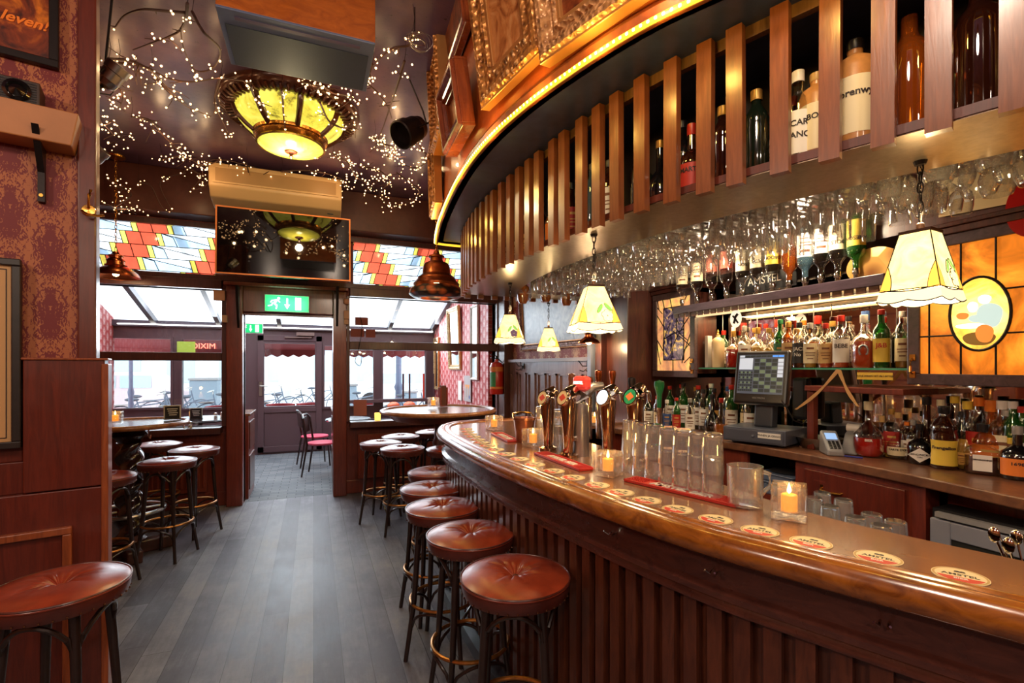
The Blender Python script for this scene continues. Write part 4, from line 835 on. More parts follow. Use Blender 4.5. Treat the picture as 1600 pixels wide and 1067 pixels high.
def tiffany(label, hook, zbot, rz, w=0.20, h=0.185, petal=3, s=1.0):
    t = thing('tiffany_pendant_lamp', label, 'pendant lamp', (hook.x, hook.y, zbot), rz, 'tiffany pendant lamps over the bar')
    h *= s; wb = w * s / 2; wt = 0.062 * s / 2 * 1.25; g = MB(); ld = MB(); pieces = []
    def P(u, v): # u -1..1 across the face, v 0..1 up
        k = wb + (wt - wb) * v; return (u * k, -k, v * h)
    def face(M, fl):
        def add(pts, mi, lead=True):
            p = [P(*q) for q in pts]; g.mi = mi; g.add([(x, y + (-0.0012 * mi), z) for x, y, z in p], [tuple(range(len(p)))], M)
            if lead:
                for i in range(len(p)): ld.tube([M @ Vector(p[i - 1]), M @ Vector(p[i])], 0.0016, 4)
        # apron with a wavy hem
        n = 14; hem = [(-1 + 2 * i / n, -0.10 - 0.045 * abs(sin(pi * 2 * i / n)) ) for i in range(n + 1)]
        g.mi = 3; 
        for i in range(n):
            g.mi = 3; g.add([P(hem[i][0], hem[i][1]), P(hem[i + 1][0], hem[i + 1][1]), P(hem[i + 1][0], 0.05), P(hem[i][0], 0.05)], [(0, 1, 2, 3)], M)
        ld.tube([M @ Vector(P(u, v)) for u, v in hem], 0.0018, 4)
        mid = [(-1 + 2 * i / n, 0.05 - 0.05 * sin(pi * i / n) + 0.04) for i in range(n + 1)]
        ld.tube([M @ Vector(P(u, v)) for u, v in mid], 0.0018, 4)
        add([(-1, 0.07), (1, 0.07), (1, 1), (-1, 1)], 0)
        add([(-1, 0.07), (-0.62, 0.06)] + [(-0.62 - 0.38 * (i / 6) ** 2.0, 0.06 + 0.42 * (i / 6)) for i in range(1, 7)], 1)
        add([(1, 0.07), (1, 0.48)] + [(0.62 + 0.38 * ((6 - i) / 6) ** 2.0, 0.06 + 0.42 * ((6 - i) / 6)) for i in range(1, 7)], 1)
        if fl:
            for k in range(5):
                a = 2 * pi * k / 5 + 0.3; cx, cv = 0.45 + 0.17 * cos(a), 0.24 + 0.085 * sin(a); add([(cx + 0.15 * cos(b), cv + 0.07 * sin(b)) for b in [2 * pi * i / 8 for i in range(8)]], petal)
            for cx, cv, ro in ((0.1, 0.42, 0.6), (0.62, 0.46, -0.5)): add([(cx + 0.2 * cos(b), cv + 0.07 * sin(b) + ro * 0.15 * cos(b)) for b in [2 * pi * i / 8 for i in range(8)]], 2)
    for k in range(4): face(Matrix.Rotation(k * pi / 2, 4, 'Z'), k % 2 == 0)
    g.ob('glass_shade', TG, t); ld.ob('lead_seams', LEAD, t)
    m = MB(); m.cbox((0, 0, h + 0.004), (wt * 2.1, wt * 2.1, 0.008)); m.lathe([(0.012, h + 0.008), (0.010, h + 0.03), (0.004, h + 0.035)], 12); m.ob('cap', TOPW, t)
    m = MB(); m.sphere((0, 0, h * 0.55), 0.026, 12, 8, sc=(1, 1, 1.2)); m.ob('bulb', emit('warm_bulb', (1, 0.72, 0.38, 1), 9.0), t, smooth=True)
    top = hook.z - zbot; z = h + 0.035; ch = MB(); i = 0; lk = 0.034
    while z < top - 0.01:
        R_ = Matrix.Translation((0, 0, z + lk / 2)) @ Matrix.Rotation(i * pi / 2, 4, 'Z'); ch.tube([R_ @ Vector((0.0075 * cos(a), 0, lk / 2 * 1.15 * sin(a))) for a in [2 * pi * k / 10 for k in range(10)]], 0.0022, 5, closed=True); z += lk * 0.86; i += 1
    ch.tube([(0.004 + 0.008 * sin(k * 1.1), 0.006 * cos(k * 0.9), h + 0.03 + (top - h - 0.03) * k / 14) for k in range(15)], 0.0016, 5)
    ch.ob('chain', M_IRON, t)
    m = MB(); m.lathe([(0.0001, 0), (0.018, 0), (0.014, -0.012), (0.0001, -0.014)], 12, Matrix.Translation((0, 0, top))); m.ob('ceiling_hook', M_IRON, t)
    lamp('POINT', (hook.x, hook.y, zbot + 0.02), 4, (1, 0.78, 0.50), 0.03); lamp('POINT', (hook.x, hook.y, zbot + h + 0.05), 2.2, (1, 0.74, 0.36), 0.03)
    return t
hk = lambda px, py: on_z(px, py, ZK)
tiffany('tiffany lamp nearest the camera, largest, square cream glass shade by the amber window', hk(1438, 252), 1.765, 0.12, petal=3, w=0.155)
tiffany('tiffany lamp hanging over the middle of the bar, white flower on its shade', hk(928, 366), 1.735, -0.28, petal=3)
tiffany('tiffany lamp with a violet flower, hanging near the far end of the bar', hk(797, 442), 1.745, -0.5, petal=4)
q4 = on_z(857, 488, 2.05); tiffany('smallest looking tiffany lamp, farthest and lowest, over the cross run of the counter', Vector((q4.x, q4.y, 2.14)), 1.715, -0.45, petal=3)
# ================================================================== COPPER BELL PENDANTS
def bell(label, px, py, y, zr, R, dark=False, mat=None, chain=True, ztop=CEIL, prof=0):
    q = on_y(px, py, y); t = thing('bell_pendant_lamp', label, 'pendant lamp', (q.x, y, zr)); m = MB(); k = R / 0.17
    if prof == 0: pr_ = [(0.17, 0), (0.165, 0.012), (0.15, 0.035), (0.115, 0.062), (0.085, 0.082), (0.075, 0.088), (0.078, 0.098), (0.062, 0.10), (0.06, 0.13), (0.066, 0.134), (0.06, 0.142), (0.045, 0.155), (0.045, 0.17), (0.055, 0.172), (0.055, 0.178), (0.03, 0.19), (0.02, 0.21), (0.001, 0.215)]
    else: pr_ = [(0.17, 0), (0.172, 0.02), (0.15, 0.045), (0.14, 0.06), (0.14, 0.066), (0.115, 0.085), (0.105, 0.095), (0.10, 0.15), (0.085, 0.175), (0.05, 0.19), (0.045, 0.215), (0.06, 0.22), (0.058, 0.232), (0.025, 0.245), (0.018, 0.27), (0.001, 0.275)]
    m.lathe([(r * k, z * k) for r, z in pr_], 36); m.lathe([(0.165 * k, 0.002 * k), (0.105 * k, 0.055 * k), (0.001, 0.075 * k)], 36); sh = m.ob('shade', mat or M_COPPER, t, smooth=True)
    if prof:
        m = MB(); m.lathe([(0.172 * k, -0.002), (0.20 * k, -0.03 * k), (0.205 * k, -0.06 * k), (0.17 * k, -0.085 * k), (0.12 * k, -0.09 * k)], 36)
        m.ob('glass_skirt', carved('marbled_dark_glass', rgb(30, 16, 16), rgb(206, 100, 46), 11, 0.1), t, smooth=True)
    m = MB(); m.sphere((0, 0, 0.03 * k), 0.03, 10, 6); m.ob('bulb', emit('warm_bulb', (1, 0.72, 0.38, 1), 9.0), t, smooth=True)
    m = MB(); h = ztop - zr; z = pr_[-1][1] * k; i = 0
    while z < h - 0.02:
        R_ = Matrix.Translation((0, 0, z + 0.02)) @ Matrix.Rotation(i * pi / 2, 4, 'Z'); m.tube([R_ @ Vector((0.009 * cos(a), 0, 0.025 * sin(a))) for a in [2 * pi * kk / 8 for kk in range(8)]], 0.003, 5, closed=True); z += 0.036; i += 1
    m.ob('chain', M_BRASS, t); m = MB(); m.lathe([(0.0001, 0), (0.08, 0), (0.075, -0.015), (0.02, -0.03), (0.0001, -0.035)], 20, Matrix.Translation((0, 0, h))); m.ob('ceiling_rose', M_BRASS, t, smooth=True)
    lamp('POINT', (q.x, y, zr - 0.03), 4, (1, 0.68, 0.36), 0.05); return t
bell('brass bell shaped pendant lamp on a chain before the left stained glass', 181, 432, 5.86, 2.42, 0.20, mat=M_COPPER, ztop=CEIL)
bell('dark copper bell pendant with marbled glass skirt beside the rope light end', 682, 432, 5.0, 2.38, 0.235, prof=1, ztop=CEIL, mat=plain('dark_copper', rgb(150, 78, 44), 0.3, 0.9, var=0.3))
bell('low copper dome pendant hanging behind the middle tiffany lamp', 920, 528, 3.58, 1.745, 0.095, mat=M_COPPER, ztop=2.66)
# amber glass jars hanging under the canopy end
for px, py, l in ((817, 458, 'left of three'), (853, 456, 'middle of three'), (885, 462, 'right of three')):
    q = on_y(px, py, 3.85); t = thing('amber_hanging_jar', f'brown amber glass jar hanging under the canopy end, {l}', 'lantern', (q.x, q.y, q.z - 0.09), group='amber jars under the canopy'); m = MB()
    m.lathe([(0.0001, 0), (0.03, 0.0), (0.045, 0.03), (0.05, 0.07), (0.06, 0.11), (0.055, 0.14), (0.03, 0.165), (0.012, 0.17), (0.012, 0.2)], 18); m.ob('body', plain('amber_brown_glass', rgb(150, 84, 36), 0.08, 0.0, 0.9, coat=1.0, var=0.6, scale=25), t, smooth=True)
    m = MB(); m.tube([(0, 0, 0.19), (0, 0, 2.17 - q.z + 0.09)], 0.003, 6); m.ob('hanger', M_IRON, t)

# ================================================================== CHANDELIER
cx, cy_ = on_z(455, 178, 3.56).x, on_z(455, 178, 3.56).y
ch = thing('ceiling_chandelier', 'round ceiling lamp of carved dark wood with glowing yellow marbled glass', 'ceiling lamp', (cx, cy_, 3.6))
def yellow_glass():
    m, nt, b = newmat('yellow_marbled_glass'); f = noise(nt, coords(nt), 5, 7, 0.7, 0.8); c = ramp(nt, f, [(0.34, (0.16, 0.13, 0.02, 1)), (0.42, (0.62, 0.58, 0.06, 1)), (0.6, (0.92, 0.85, 0.14, 1))])
    nt.links.new(c, b.inputs['Base Color']); nt.links.new(c, b.inputs['Emission Color']); b.inputs['Emission Strength'].default_value = 0.55; b.inputs['Roughness'].default_value = 0.2; return m
YG = yellow_glass(); DKC = plain('carved_bronze_wood', rgb(78, 40, 28), 0.28, 0.2, coat=0.4, var=0.4, scale=12)
m = MB(); m.lathe([(0.30, -0.02), (0.36, -0.06), (0.44, -0.075), (0.50, -0.05), (0.52, -0.02), (0.52, 0)], 56)
m.ob('outer_ring', DKC, ch, smooth=True)
m = MB()
for i in range(60):
    a = 2 * pi * i / 60; m.tube([(0.39 * cos(a), 0.39 * sin(a), -0.07), (0.455 * cos(a), 0.455 * sin(a), -0.085), (0.49 * cos(a), 0.49 * sin(a), -0.06)], 0.011, 6)
m.ob('carved_beading', DKC, ch, smooth=True)
n = 8; m = MB(); rb = MB()
for i in range(n):
    a0 = 2 * pi * i / n + 0.2; a1 = a0 + 2 * pi / n; rows = []
    for k in range(5):
        u = k / 4; r = 0.40 - 0.14 * u ** 1.4; z = -0.07 - 0.16 * u ** 0.8; rows.append((r, z))
    m.lathe(rows, 6, None, a0 + 0.06, a1 - 0.06)
    rb = MB(); rb.tube([((r + 0.004) * cos(a0), (r + 0.004) * sin(a0), z - 0.002) for r, z in rows], 0.02, 8); rb.ob('rib', DKC, ch, smooth=True)
m.ob('glass_segments', YG, ch, smooth=True, label='yellow marbled curved glass between ribs')
m = MB(); m.lathe([(0.24, -0.21), (0.275, -0.225), (0.27, -0.245), (0.255, -0.25), (0.25, -0.29), (0.255, -0.30), (0.24, -0.305)], 48); m.ob('brass_band', M_BRASS, ch, smooth=True)
m = MB(); m.lathe([(0.245, -0.295), (0.22, -0.315), (0.14, -0.335), (0.0001, -0.345)], 48); m.ob('bottom_dish', YG, ch, smooth=True, label='round glowing yellow glass dish')
m = MB(); m.lathe([(0.05, -0.34), (0.045, -0.35), (0.02, -0.355), (0.012, -0.37), (0.018, -0.385), (0.001, -0.40)], 20); m.ob('finial', DKC, ch, smooth=True)
lamp('POINT', (cx, cy_, 3.13), 13, (1, 0.8, 0.45), 0.04)
# ================================================================== CEILING CASSETTE BOX
bx = thing('ceiling_air_purifier', 'boxy hanging ceiling unit with blue grey underside and orange wood side', 'air purifier', (-0.065, 2.96, 3.30)); m = MB(); m.box((-0.375, -0.24, 0.0), (0.375, 0.24, 0.3)); m.ob('casing', wood('orange_veneer', rgb(150, 70, 16), rgb(196, 104, 30), (3, 3, 6), rough=0.4), bx, bevel=0.004)
m = MB(); m.box((-0.375, -0.245, -0.012), (0.375, 0.245, 0.0)); m.ob('bottom_frame', plain('blue_grey_frame', rgb(92, 104, 142), 0.35), bx, bevel=0.003)
m = MB(); m.box((-0.35, -0.13, -0.016), (0.35, 0.23, -0.012)); m.ob('filter_mesh', plain('dark_filter_mesh', rgb(30, 36, 52), 0.5, var=0.4, scale=200), bx); m = MB(); m.box((-0.3, -0.2, -0.014), (0.3, -0.175, -0.012)); m.ob('slot', plain('violet_slot', rgb(92, 76, 110), 0.4), bx)

# ================================================================== SPOTLIGHTS
def par_can(label, px, py, y, aim, s=1.0, mat=M_IRON, cat='spotlight', name='spotlight'):
    q = on_y(px, py, y); t = thing(name, label, cat, q, rot=Vector(aim).to_track_quat('Z', 'Y').to_euler()); m = MB()
    m.lathe([(0.0001, -0.11 * s), (0.03 * s, -0.11 * s), (0.06 * s, -0.09 * s), (0.066 * s, -0.05 * s), (0.07 * s, -0.045 * s), (0.07 * s, 0.02 * s), (0.078 * s, 0.025 * s), (0.078 * s, 0.08 * s), (0.07 * s, 0.085 * s), (0.066 * s, 0.03 * s), (0.0001, 0.02 * s)], 28); m.ob('housing', mat, t, smooth=True)
    m = MB(); m.tube([(0.08 * s, 0, 0), (0.085 * s, 0, -0.04 * s), (0.085 * s, 0.0, -0.13 * s), (0, 0, -0.17 * s), (-0.085 * s, 0.0, -0.13 * s), (-0.085 * s, 0, -0.04 * s), (-0.08 * s, 0, 0)], 0.006 * s, 6); m.ob('yoke', M_IRON, t, smooth=True)
    v = t.rotation_euler.to_matrix().inverted() @ Vector((0, 0, CEIL - q.z)); b0 = Vector((0, 0, -0.16 * s)); m = MB(); m.tube([b0, b0 * .5 + v * .3 + Vector((.02, 0, -.03)), v], 0.006, 6); m.ob('ceiling_arm', M_IRON, t, smooth=True)
    return t
par_can('black stage spotlight under the ceiling beside the gilt frames', 640, 205, 3.5, (-0.6, -0.35, -0.5), 1.25)
t = par_can('silver cylinder spotlight on a curved arm above the partition post', 176, 117, 3.3, (0.55, -0.2, 0.75), 0.75, mat=M_STEEL); m = MB(); m.tube([Vector((0, 0, -0.08)), Vector((-0.05, 0.0, -0.16)), Vector((-0.16, 0.05, -0.2)), Vector((-0.26, 0.08, -0.16))], 0.007, 6); m.ob('arm', M_IRON, t, smooth=True)
par_can('silver spotlight half hidden by the post near the ceiling corner', 152, 243, 4.4, (0.6, -0.2, 0.7), 0.7, mat=M_STEEL)

# ================================================================== FAIRY LIGHTS
BULB = emit('fairy_bulb', (1.0, 0.56, 0.24, 1), 3.6); TWIG = plain('brown_twig', rgb(70, 42, 32), 0.6, var=0.3)
bm0 = MB(); bm0.sphere((0, 0, 0), 0.0068, 6, 4); bulb_me = bm0.mesh('bulb', BULB, True)
BULB.cycles.emission_sampling = 'NONE'
def sky_pt(px, py, dz=0.0):
    a = on_z(px, py, 3.45 + dz) if py < 520 else None; b = on_y(px, py, 5.75)
    if a is None: return b
    return a if a.y < 5.75 else b
rnd = random.Random(11)
def garland(label, path, n, spread=9, twigs=5, dz=0.0, dense=1.0):
    p0 = sky_pt(*path[0], dz); t = thing('fairy_light_branch', label, 'fairy lights', p0, group='fairy light twigs'); m = MB()
    pts = smooth_path([sky_pt(x, y, dz + rnd.uniform(-0.06, 0.06)) - p0 for x, y in path], 6); m.tube(pts, [0.008 * (1 - 0.6 * i / len(pts)) for i in range(len(pts))], 6)
    tips = []
    for k in range(twigs):
        i = rnd.randrange(1, len(pts)); d = Vector((rnd.uniform(-1, 1), rnd.uniform(-1, 1), rnd.uniform(-0.6, 0.25))).normalized(); s = 0.012 * spread * rnd.uniform(0.6, 1.6); a = pts[i]
        b = a + d * s * 0.5 + Vector((rnd.uniform(-.3, .3), rnd.uniform(-.3, .3), 0)) * s * 0.4; c = a + d * s; m.tube([a, b, c], [0.0042, 0.003, 0.002], 5); tips.append((a, b, c))
    m.ob('twig', TWIG, t, smooth=True); wz = 3.6 - p0.z; m = MB(); m.tube([pts[0], pts[0] + Vector((0.01, 0, wz * .5)), (0, 0, wz)], 0.0012, 4); m.ob('hanging_wire', M_IRON, t)
    for k in range(n):
        if rnd.random() < 0.5 and tips:
            a, b, c = rnd.choice(tips); u = rnd.random(); p = a.lerp(c, u)
        else: p = rnd.choice(pts)
        j = 0.004 * spread; p = p + Vector((rnd.gauss(0, j), rnd.gauss(0, j), rnd.gauss(0, j * 0.8)))
        o = put('bulb', bulb_me, t); o.location = p; s = rnd.uniform(0.55, 1.15); o.scale = (s, s, s)
    c = p0 + pts[len(pts) // 2]; lamp('POINT', (c.x, c.y, c.z - 0.08), 0.011 * n, (1, 0.62, 0.3), 0.015); return t
garland('fairy light twig hanging down at the top, left of the blue ceiling unit', [(293, 5), (290, 30), (280, 48), (262, 58), (235, 68), (208, 78)], 14, 5, 4)
garland('bare curled twig near the top with hardly any bulbs', [(290, 20), (255, 17), (222, 15), (195, 24), (180, 42)], 3, 3, 2)
garland('fairy light twig looping below the corner of the blue ceiling unit', [(300, 18), (318, 50), (342, 74), (342, 92), (330, 108), (305, 110), (288, 78), (282, 45)], 16, 4, 4)
garland('fairy light twig sweeping from the post spotlight towards the chandelier', [(185, 98), (225, 104), (262, 122), (300, 128), (350, 122), (395, 130)], 30, 6, 9)
garland('dense fairy light twig just right of the silver spotlight', [(170, 92), (205, 95), (232, 108), (255, 130), (268, 145)], 40, 9, 12)
garland('fairy light twig along the post under the silver spotlight', [(146, 105), (165, 108), (180, 130), (192, 150), (186, 170)], 42, 8, 10)
garland('fairy light twig in the ceiling corner behind the post, lower', [(148, 168), (160, 195), (178, 190), (190, 215), (170, 225)], 44, 9, 10)
garland('fairy light twig trailing diagonally across the ceiling left of the chandelier', [(205, 182), (235, 188), (252, 208), (272, 228), (292, 240)], 46, 9, 10)
garland('fairy light twig of scattered bulbs between two sweeping ones', [(236, 112), (262, 142), (290, 165), (312, 175), (330, 182)], 20, 5, 4)
garland('fairy light twig hanging beside the left rim of the chandelier', [(345, 118), (336, 150), (338, 170), (350, 195), (358, 212)], 16, 4, 4)
garland('fairy light twig draped over the dark beam before the air conditioner', [(250, 250), (285, 245), (320, 258), (350, 250), (400, 262)], 60, 9, 14)
garland('fairy light twig dripping over the left end of the air conditioner', [(290, 262), (315, 275), (300, 295), (322, 290), (335, 270)], 34, 7, 8)
garland('fairy light twig dangling in front of the left bell lamp chain', [(165, 278), (185, 290), (205, 305), (180, 325), (215, 325), (228, 330)], 44, 9, 10)
garland('thin fairy light twig between the bell lamp and the air conditioner', [(215, 285), (235, 290), (252, 322), (268, 330), (250, 285), (290, 270)], 14, 3, 3)
garland('fairy light twig across the front of the air conditioner', [(385, 255), (392, 280), (405, 300), (395, 285), (420, 268)], 22, 6, 6)
garland('fairy light twig lying over the chandelier left glass', [(392, 135), (398, 152), (412, 165), (418, 180)], 14, 4, 4, -0.12)
garland('fairy light twig hanging straight down over the chandelier middle', [(440, 140), (442, 158), (443, 180), (446, 205)], 12, 2, 2, -0.2)
garland('dense fairy light twig over the right rim of the chandelier', [(470, 128), (500, 132), (520, 145), (545, 150), (565, 162)], 52, 8, 10, -0.05)
garland('fairy light twig curling beneath the right rim of the chandelier', [(500, 160), (515, 190), (540, 200), (555, 185), (555, 215)], 24, 6, 6, -0.05)
garland('bare cable twig arching from the coiled wire to the ceiling unit', [(645, 48), (640, 70), (615, 75), (595, 90), (582, 105)], 22, 5, 6)
garland('fairy light twig hanging below the right corner of the ceiling unit', [(582, 100), (575, 128), (590, 145), (605, 165), (612, 185)], 20, 5, 5)
garland('long twig slanting down towards the black stage spotlight', [(632, 95), (622, 130), (610, 165), (598, 200), (585, 232)], 20, 5, 5)
garland('densest fairy light twig, left of the black stage spotlight', [(585, 215), (600, 225), (620, 232), (605, 245), (635, 245)], 78, 8, 14)
garland('fairy light twig looping under the black stage spotlight', [(650, 215), (660, 235), (672, 248), (650, 262), (625, 255)], 50, 8, 9)
garland('fairy light twig over the right end of the air conditioner', [(440, 268), (475, 266), (505, 270), (530, 278), (545, 290)], 40, 8, 9)
garland('fairy light twig between the air conditioner and the beam', [(520, 240), (545, 255), (555, 275), (575, 290), (565, 310)], 66, 9, 12)
garland('fairy light twig dropping beside the television top corner', [(535, 285), (533, 305), (531, 320), (528, 330)], 9, 3, 2)
garland('fairy light twig spread before the beam above the right stained glass', [(560, 262), (590, 265), (610, 285), (592, 300), (605, 325)], 60, 9, 12)
garland('fairy light twig near the edge of the amber fascia', [(620, 270), (640, 285), (655, 300), (640, 315), (615, 325)], 44, 8, 9)
t = thing('coiled_cable', 'coil of thin wire hanging from a ceiling hook near the gilt frames', 'cable', sky_pt(648, 50)); m = MB()
for k in range(5): m.tube([(0.06 * cos(a) + 0.01 * k, 0.03 * sin(a * 1.0 + k), -0.05 + 0.04 * sin(a)) for a in [2 * pi * i / 20 for i in range(20)]], 0.002, 5, closed=True)
m.ob('wire_loops', M_STEEL, t); m = MB(); m.tube([(0, 0, 0.14), (0, 0, 0.0)], 0.003); m.ob('hook', M_IRON, t)
# ================================================================== ON THE COUNTER: coasters and bar mats
CREAMP = plain('coaster_card', rgb(232, 214, 170), 0.6); CRED = plain('coaster_red', rgb(204, 62, 40), 0.55); CGOLD = plain('coaster_gold_ring', rgb(190, 158, 96), 0.5)
coaster = thing('beer_coaster', '', 'coaster'); r = 0.0475
m = MB(); m.lathe([(0.0001, 0), (r, 0), (r, 0.0015), (0.0001, 0.0015)], 40); m.ob('card', CREAMP, coaster)
m = MB(); m.lathe([(r * 0.88, 0.00156), (r * 0.97, 0.00156)], 40); m.ob('gold_ring', CGOLD, coaster)
m = MB(); a0 = radians(200); m.add([(r * 0.84 * cos(a), r * 0.84 * sin(a), 0.0016) for a in [radians(195) + radians(150) * i / 24 for i in range(25)]], [tuple(range(25))]); m.ob('red_field', CRED, coaster)
put('lettering', text_mesh('AMSTEL', 0.0185, 0.0001, M_INK, bold=0.0004, sx=0.95), coaster, loc=(0, 0.002, 0.0018)); put('lettering', text_mesh('BIER', 0.0125, 0.0001, M_WHITEINK, bold=0.0003), coaster, loc=(0, -0.020, 0.0018))
m = MB(); m.lathe([(0.0001, 0.0017), (0.005, 0.0017)], 10, Matrix.Translation((-0.004, 0.024, 0)));  m.lathe([(0.0001, 0.0017), (0.005, 0.0017)], 10, Matrix.Translation((0.005, 0.024, 0))); m.add([(-.010, .018, .0017), (.010, .018, .0017), (.008, .022, .0017), (-.008, .022, .0017)], [(0, 1, 2, 3)]); m.ob('emblem', M_INK, coaster)
CO = [(1500, 901), (1371, 872), (1265, 849), (1187, 829), (1118, 811), (1056, 796), (1005, 782.5), (962, 770.5), (921, 759.5), (883, 747.5), (853, 737), (825, 726.5), (803, 717.5), (786, 709.5), (772, 702), (761, 696), (752, 691), (746, 686.5), (740, 682), (735, 678), (731, 674), (728, 670)]
def tangent(q):
    i = min(range(1, len(oc) - 1), key=lambda i: (oc[i] - q).length); return (oc[i + 1] - oc[i - 1]).normalized(), oc[i]
prev = None
for k, (px, py) in enumerate(CO):
    q = on_z(px, py, ZB + 0.002); t, c = tangent(q.to_2d()); nn = Vector((t.y, -t.x)); dd = (q.to_2d() - c).dot(nn)
    if dd < 0.14: q = q + Vector((nn.x, nn.y, 0)) * (0.14 - dd)
    if prev is not None and (q - prev).length < 0.1: q = prev + (q - prev).normalized() * 0.1 if k < 17 else prev + Vector((t.x, t.y, 0)) * 0.1
    prev = q; rz = atan2(t.y, t.x) + pi + random.uniform(-0.12, 0.12)
    lab = f'round printed beer coaster on the counter edge, {ORD[k]} in the row counted from the camera'
    if k == 0: coaster.location = (q.x, q.y, ZB + 0.0005); coaster.rotation_euler = (0, 0, rz); coaster['label'] = lab; coaster['group'] = 'beer coasters along the counter edge'
    else: dup(coaster, (q.x, q.y, ZB + 0.0005), rz, lab, 'beer coasters along the counter edge')
MATR = plain('red_rubber', rgb(206, 44, 30), 0.45, bmp=0.8, scale=500)
def bar_mat(a, b, label, w=0.082):
    a = on_z(*a, ZB); b = on_z(*b, ZB); c = (a + b) / 2; L = (a - b).length; t = thing('bar_mat', label, 'bar mat', (c.x, c.y, ZB + 0.0005), atan2(a.y - b.y, a.x - b.x), 'red rubber bar mats'); m = MB()
    m.box((-L / 2, -w / 2, 0), (L / 2, w / 2, 0.006)); m.ob('rubber_base', MATR, t, bevel=0.003)
    m = MB(); nx = int(L / 0.009)
    for i in range(nx):
        for j in range(8):
            x = -L / 2 + 0.008 + i * 0.009; y = -w / 2 + 0.009 + j * 0.0092
            if abs(x) < L * 0.33 and abs(y) < 0.026: continue
            m.box((x - 0.002, y - 0.002, 0.006), (x + 0.002, y + 0.002, 0.010))
    m.box((-L / 2, -w / 2, 0.006), (L / 2, -w / 2 + 0.005, 0.0105)); m.box((-L / 2, w / 2 - 0.005, 0.006), (L / 2, w / 2, 0.0105)); m.box((-L / 2, -w / 2, 0.006), (-L / 2 + 0.005, w / 2, 0.0105)); m.box((L / 2 - 0.005, -w / 2, 0.006), (L / 2, w / 2, 0.0105))
    m.ob('nub_field', MATR, t)['kind'] = 'stuff'; put('lettering', text_mesh('AMSTEL BIER', 0.047, 0.0015, M_WHITEINK, bold=0.0008, sx=0.92), t, loc=(0, 0, 0.008)); return t
bar_mat((1160, 791), (985, 750), 'red rubber bar mat with white lettering, nearest the camera on the counter')
bar_mat((918, 736), (845, 709), 'red rubber bar mat in the middle of the counter before the beer taps')
bar_mat((803, 691), (776, 678), 'red rubber bar mat farthest along the counter by the end candle')
# ---- drinking glasses
def glass_proto(prof, mat=M_GLASS, n=20, sc=1):
    m = MB(); m.lathe(prof, n); return m.mesh('drinking_glass', mat, True)
TUM = glass_proto([(0.0001, 0.115), (0.024, 0.115), (0.027, 0.112), (0.033, 0.0), (0.031, 0.0), (0.025, 0.104), (0.0001, 0.102)], M_THICK)
def beer_glass(q, label, group, s=1.0, dz=0, rz=0):
    o = put('beer_glass', TUM); o.location = (q.x, q.y, q.z + dz); o.scale = (s, s, s); tag(o, label, 'glass', group); return o
row = [(1113, 776), (1090, 770), (1066, 764), (1044, 757), (1022, 749), (1002, 742), (985, 735)]
for k, (px, py) in enumerate(row):
    q = on_z(px, py, ZB + 0.001); side = ORD[k]
    beer_glass(q, f'lower upturned beer glass of the {side} stack behind the nearest red mat', 'upturned beer glasses on the counter', 1.2)
    beer_glass(q, f'upper upturned beer glass of the {side} stack behind the nearest red mat', 'upturned beer glasses on the counter', 1.2, 0.082)
for k, (px, py) in enumerate([(872, 700), (858, 697), (846, 691), (888, 704), (864, 689), (900, 709)]):
    q = on_z(px, py, ZB + 0.001)
    beer_glass(q, f'upturned beer glass beside the taps, {ORD[k]} of the far group', 'upturned beer glasses by the taps', 1.15)
    if k < 3: beer_glass(q, f'upper upturned beer glass stacked beside the taps, {ORD[k]} of the far group', 'upturned beer glasses by the taps', 1.15, 0.08)
ZW = 0.93
m = MB(); m.prism([tuple(p) for p in ic[8:28]] + [tuple(p) for p in reversed(off(ic, 0.52)[8:28])], ZW - 0.03, ZW); barpart('glass_drainer', m, M_STEELTOP)
for k, (px, py) in enumerate([(1272, 776), (1297, 789), (1318, 779), (1336, 806), (1362, 801), (1377, 819), (1399, 812), (1285, 768)]):
    q = on_z(px, py, ZW + 0.105); q.z = ZW
    o = put('whisky_tumbler', TUM); o.location = q; o.scale = (1.15, 1.15, 0.9); tag(o, f'small upturned tumbler on the drainer behind the counter, {ORD[k]} from the big candle', 'glass', 'tumblers draining behind the counter')
t = thing('water_jug', 'squat glass jug standing at the right end of the nearest red mat', 'jug', on_z(1164, 790, ZB + 0.001)); m = MB(); m.lathe([(0.0001, 0.006), (0.045, 0.006), (0.052, 0.004), (0.054, 0.13), (0.05, 0.13), (0.048, 0.012), (0.0001, 0.012)], 28); m.ob('body', M_THICK, t, smooth=True)
m = MB(); m.tube([(0.052, -0.012, 0.11), (0.085, -0.02, 0.10), (0.088, -0.02, 0.06), (0.052, -0.012, 0.03)], 0.007, 8); m.ob('handle', M_THICK, t, smooth=True)
t = thing('ice_bucket', 'small copper bucket beside the far beer glasses on the counter', 'bucket', on_z(819, 690, ZB + 0.001)); m = MB(); m.lathe([(0.0001, 0), (0.048, 0), (0.063, 0.13), (0.067, 0.132), (0.067, 0.145), (0.06, 0.145), (0.056, 0.13)], 28); m.ob('body', plain('aged_copper', rgb(150, 96, 76), 0.3, 0.8, var=0.2), t, smooth=True)
m = MB(); m.tube([(0.066, 0, 0.14), (0.06, 0.03, 0.165), (0, 0.05, 0.172), (-0.06, 0.03, 0.165), (-0.066, 0, 0.14)], 0.006, 6); m.ob('handle', M_BRASS, t, smooth=True)
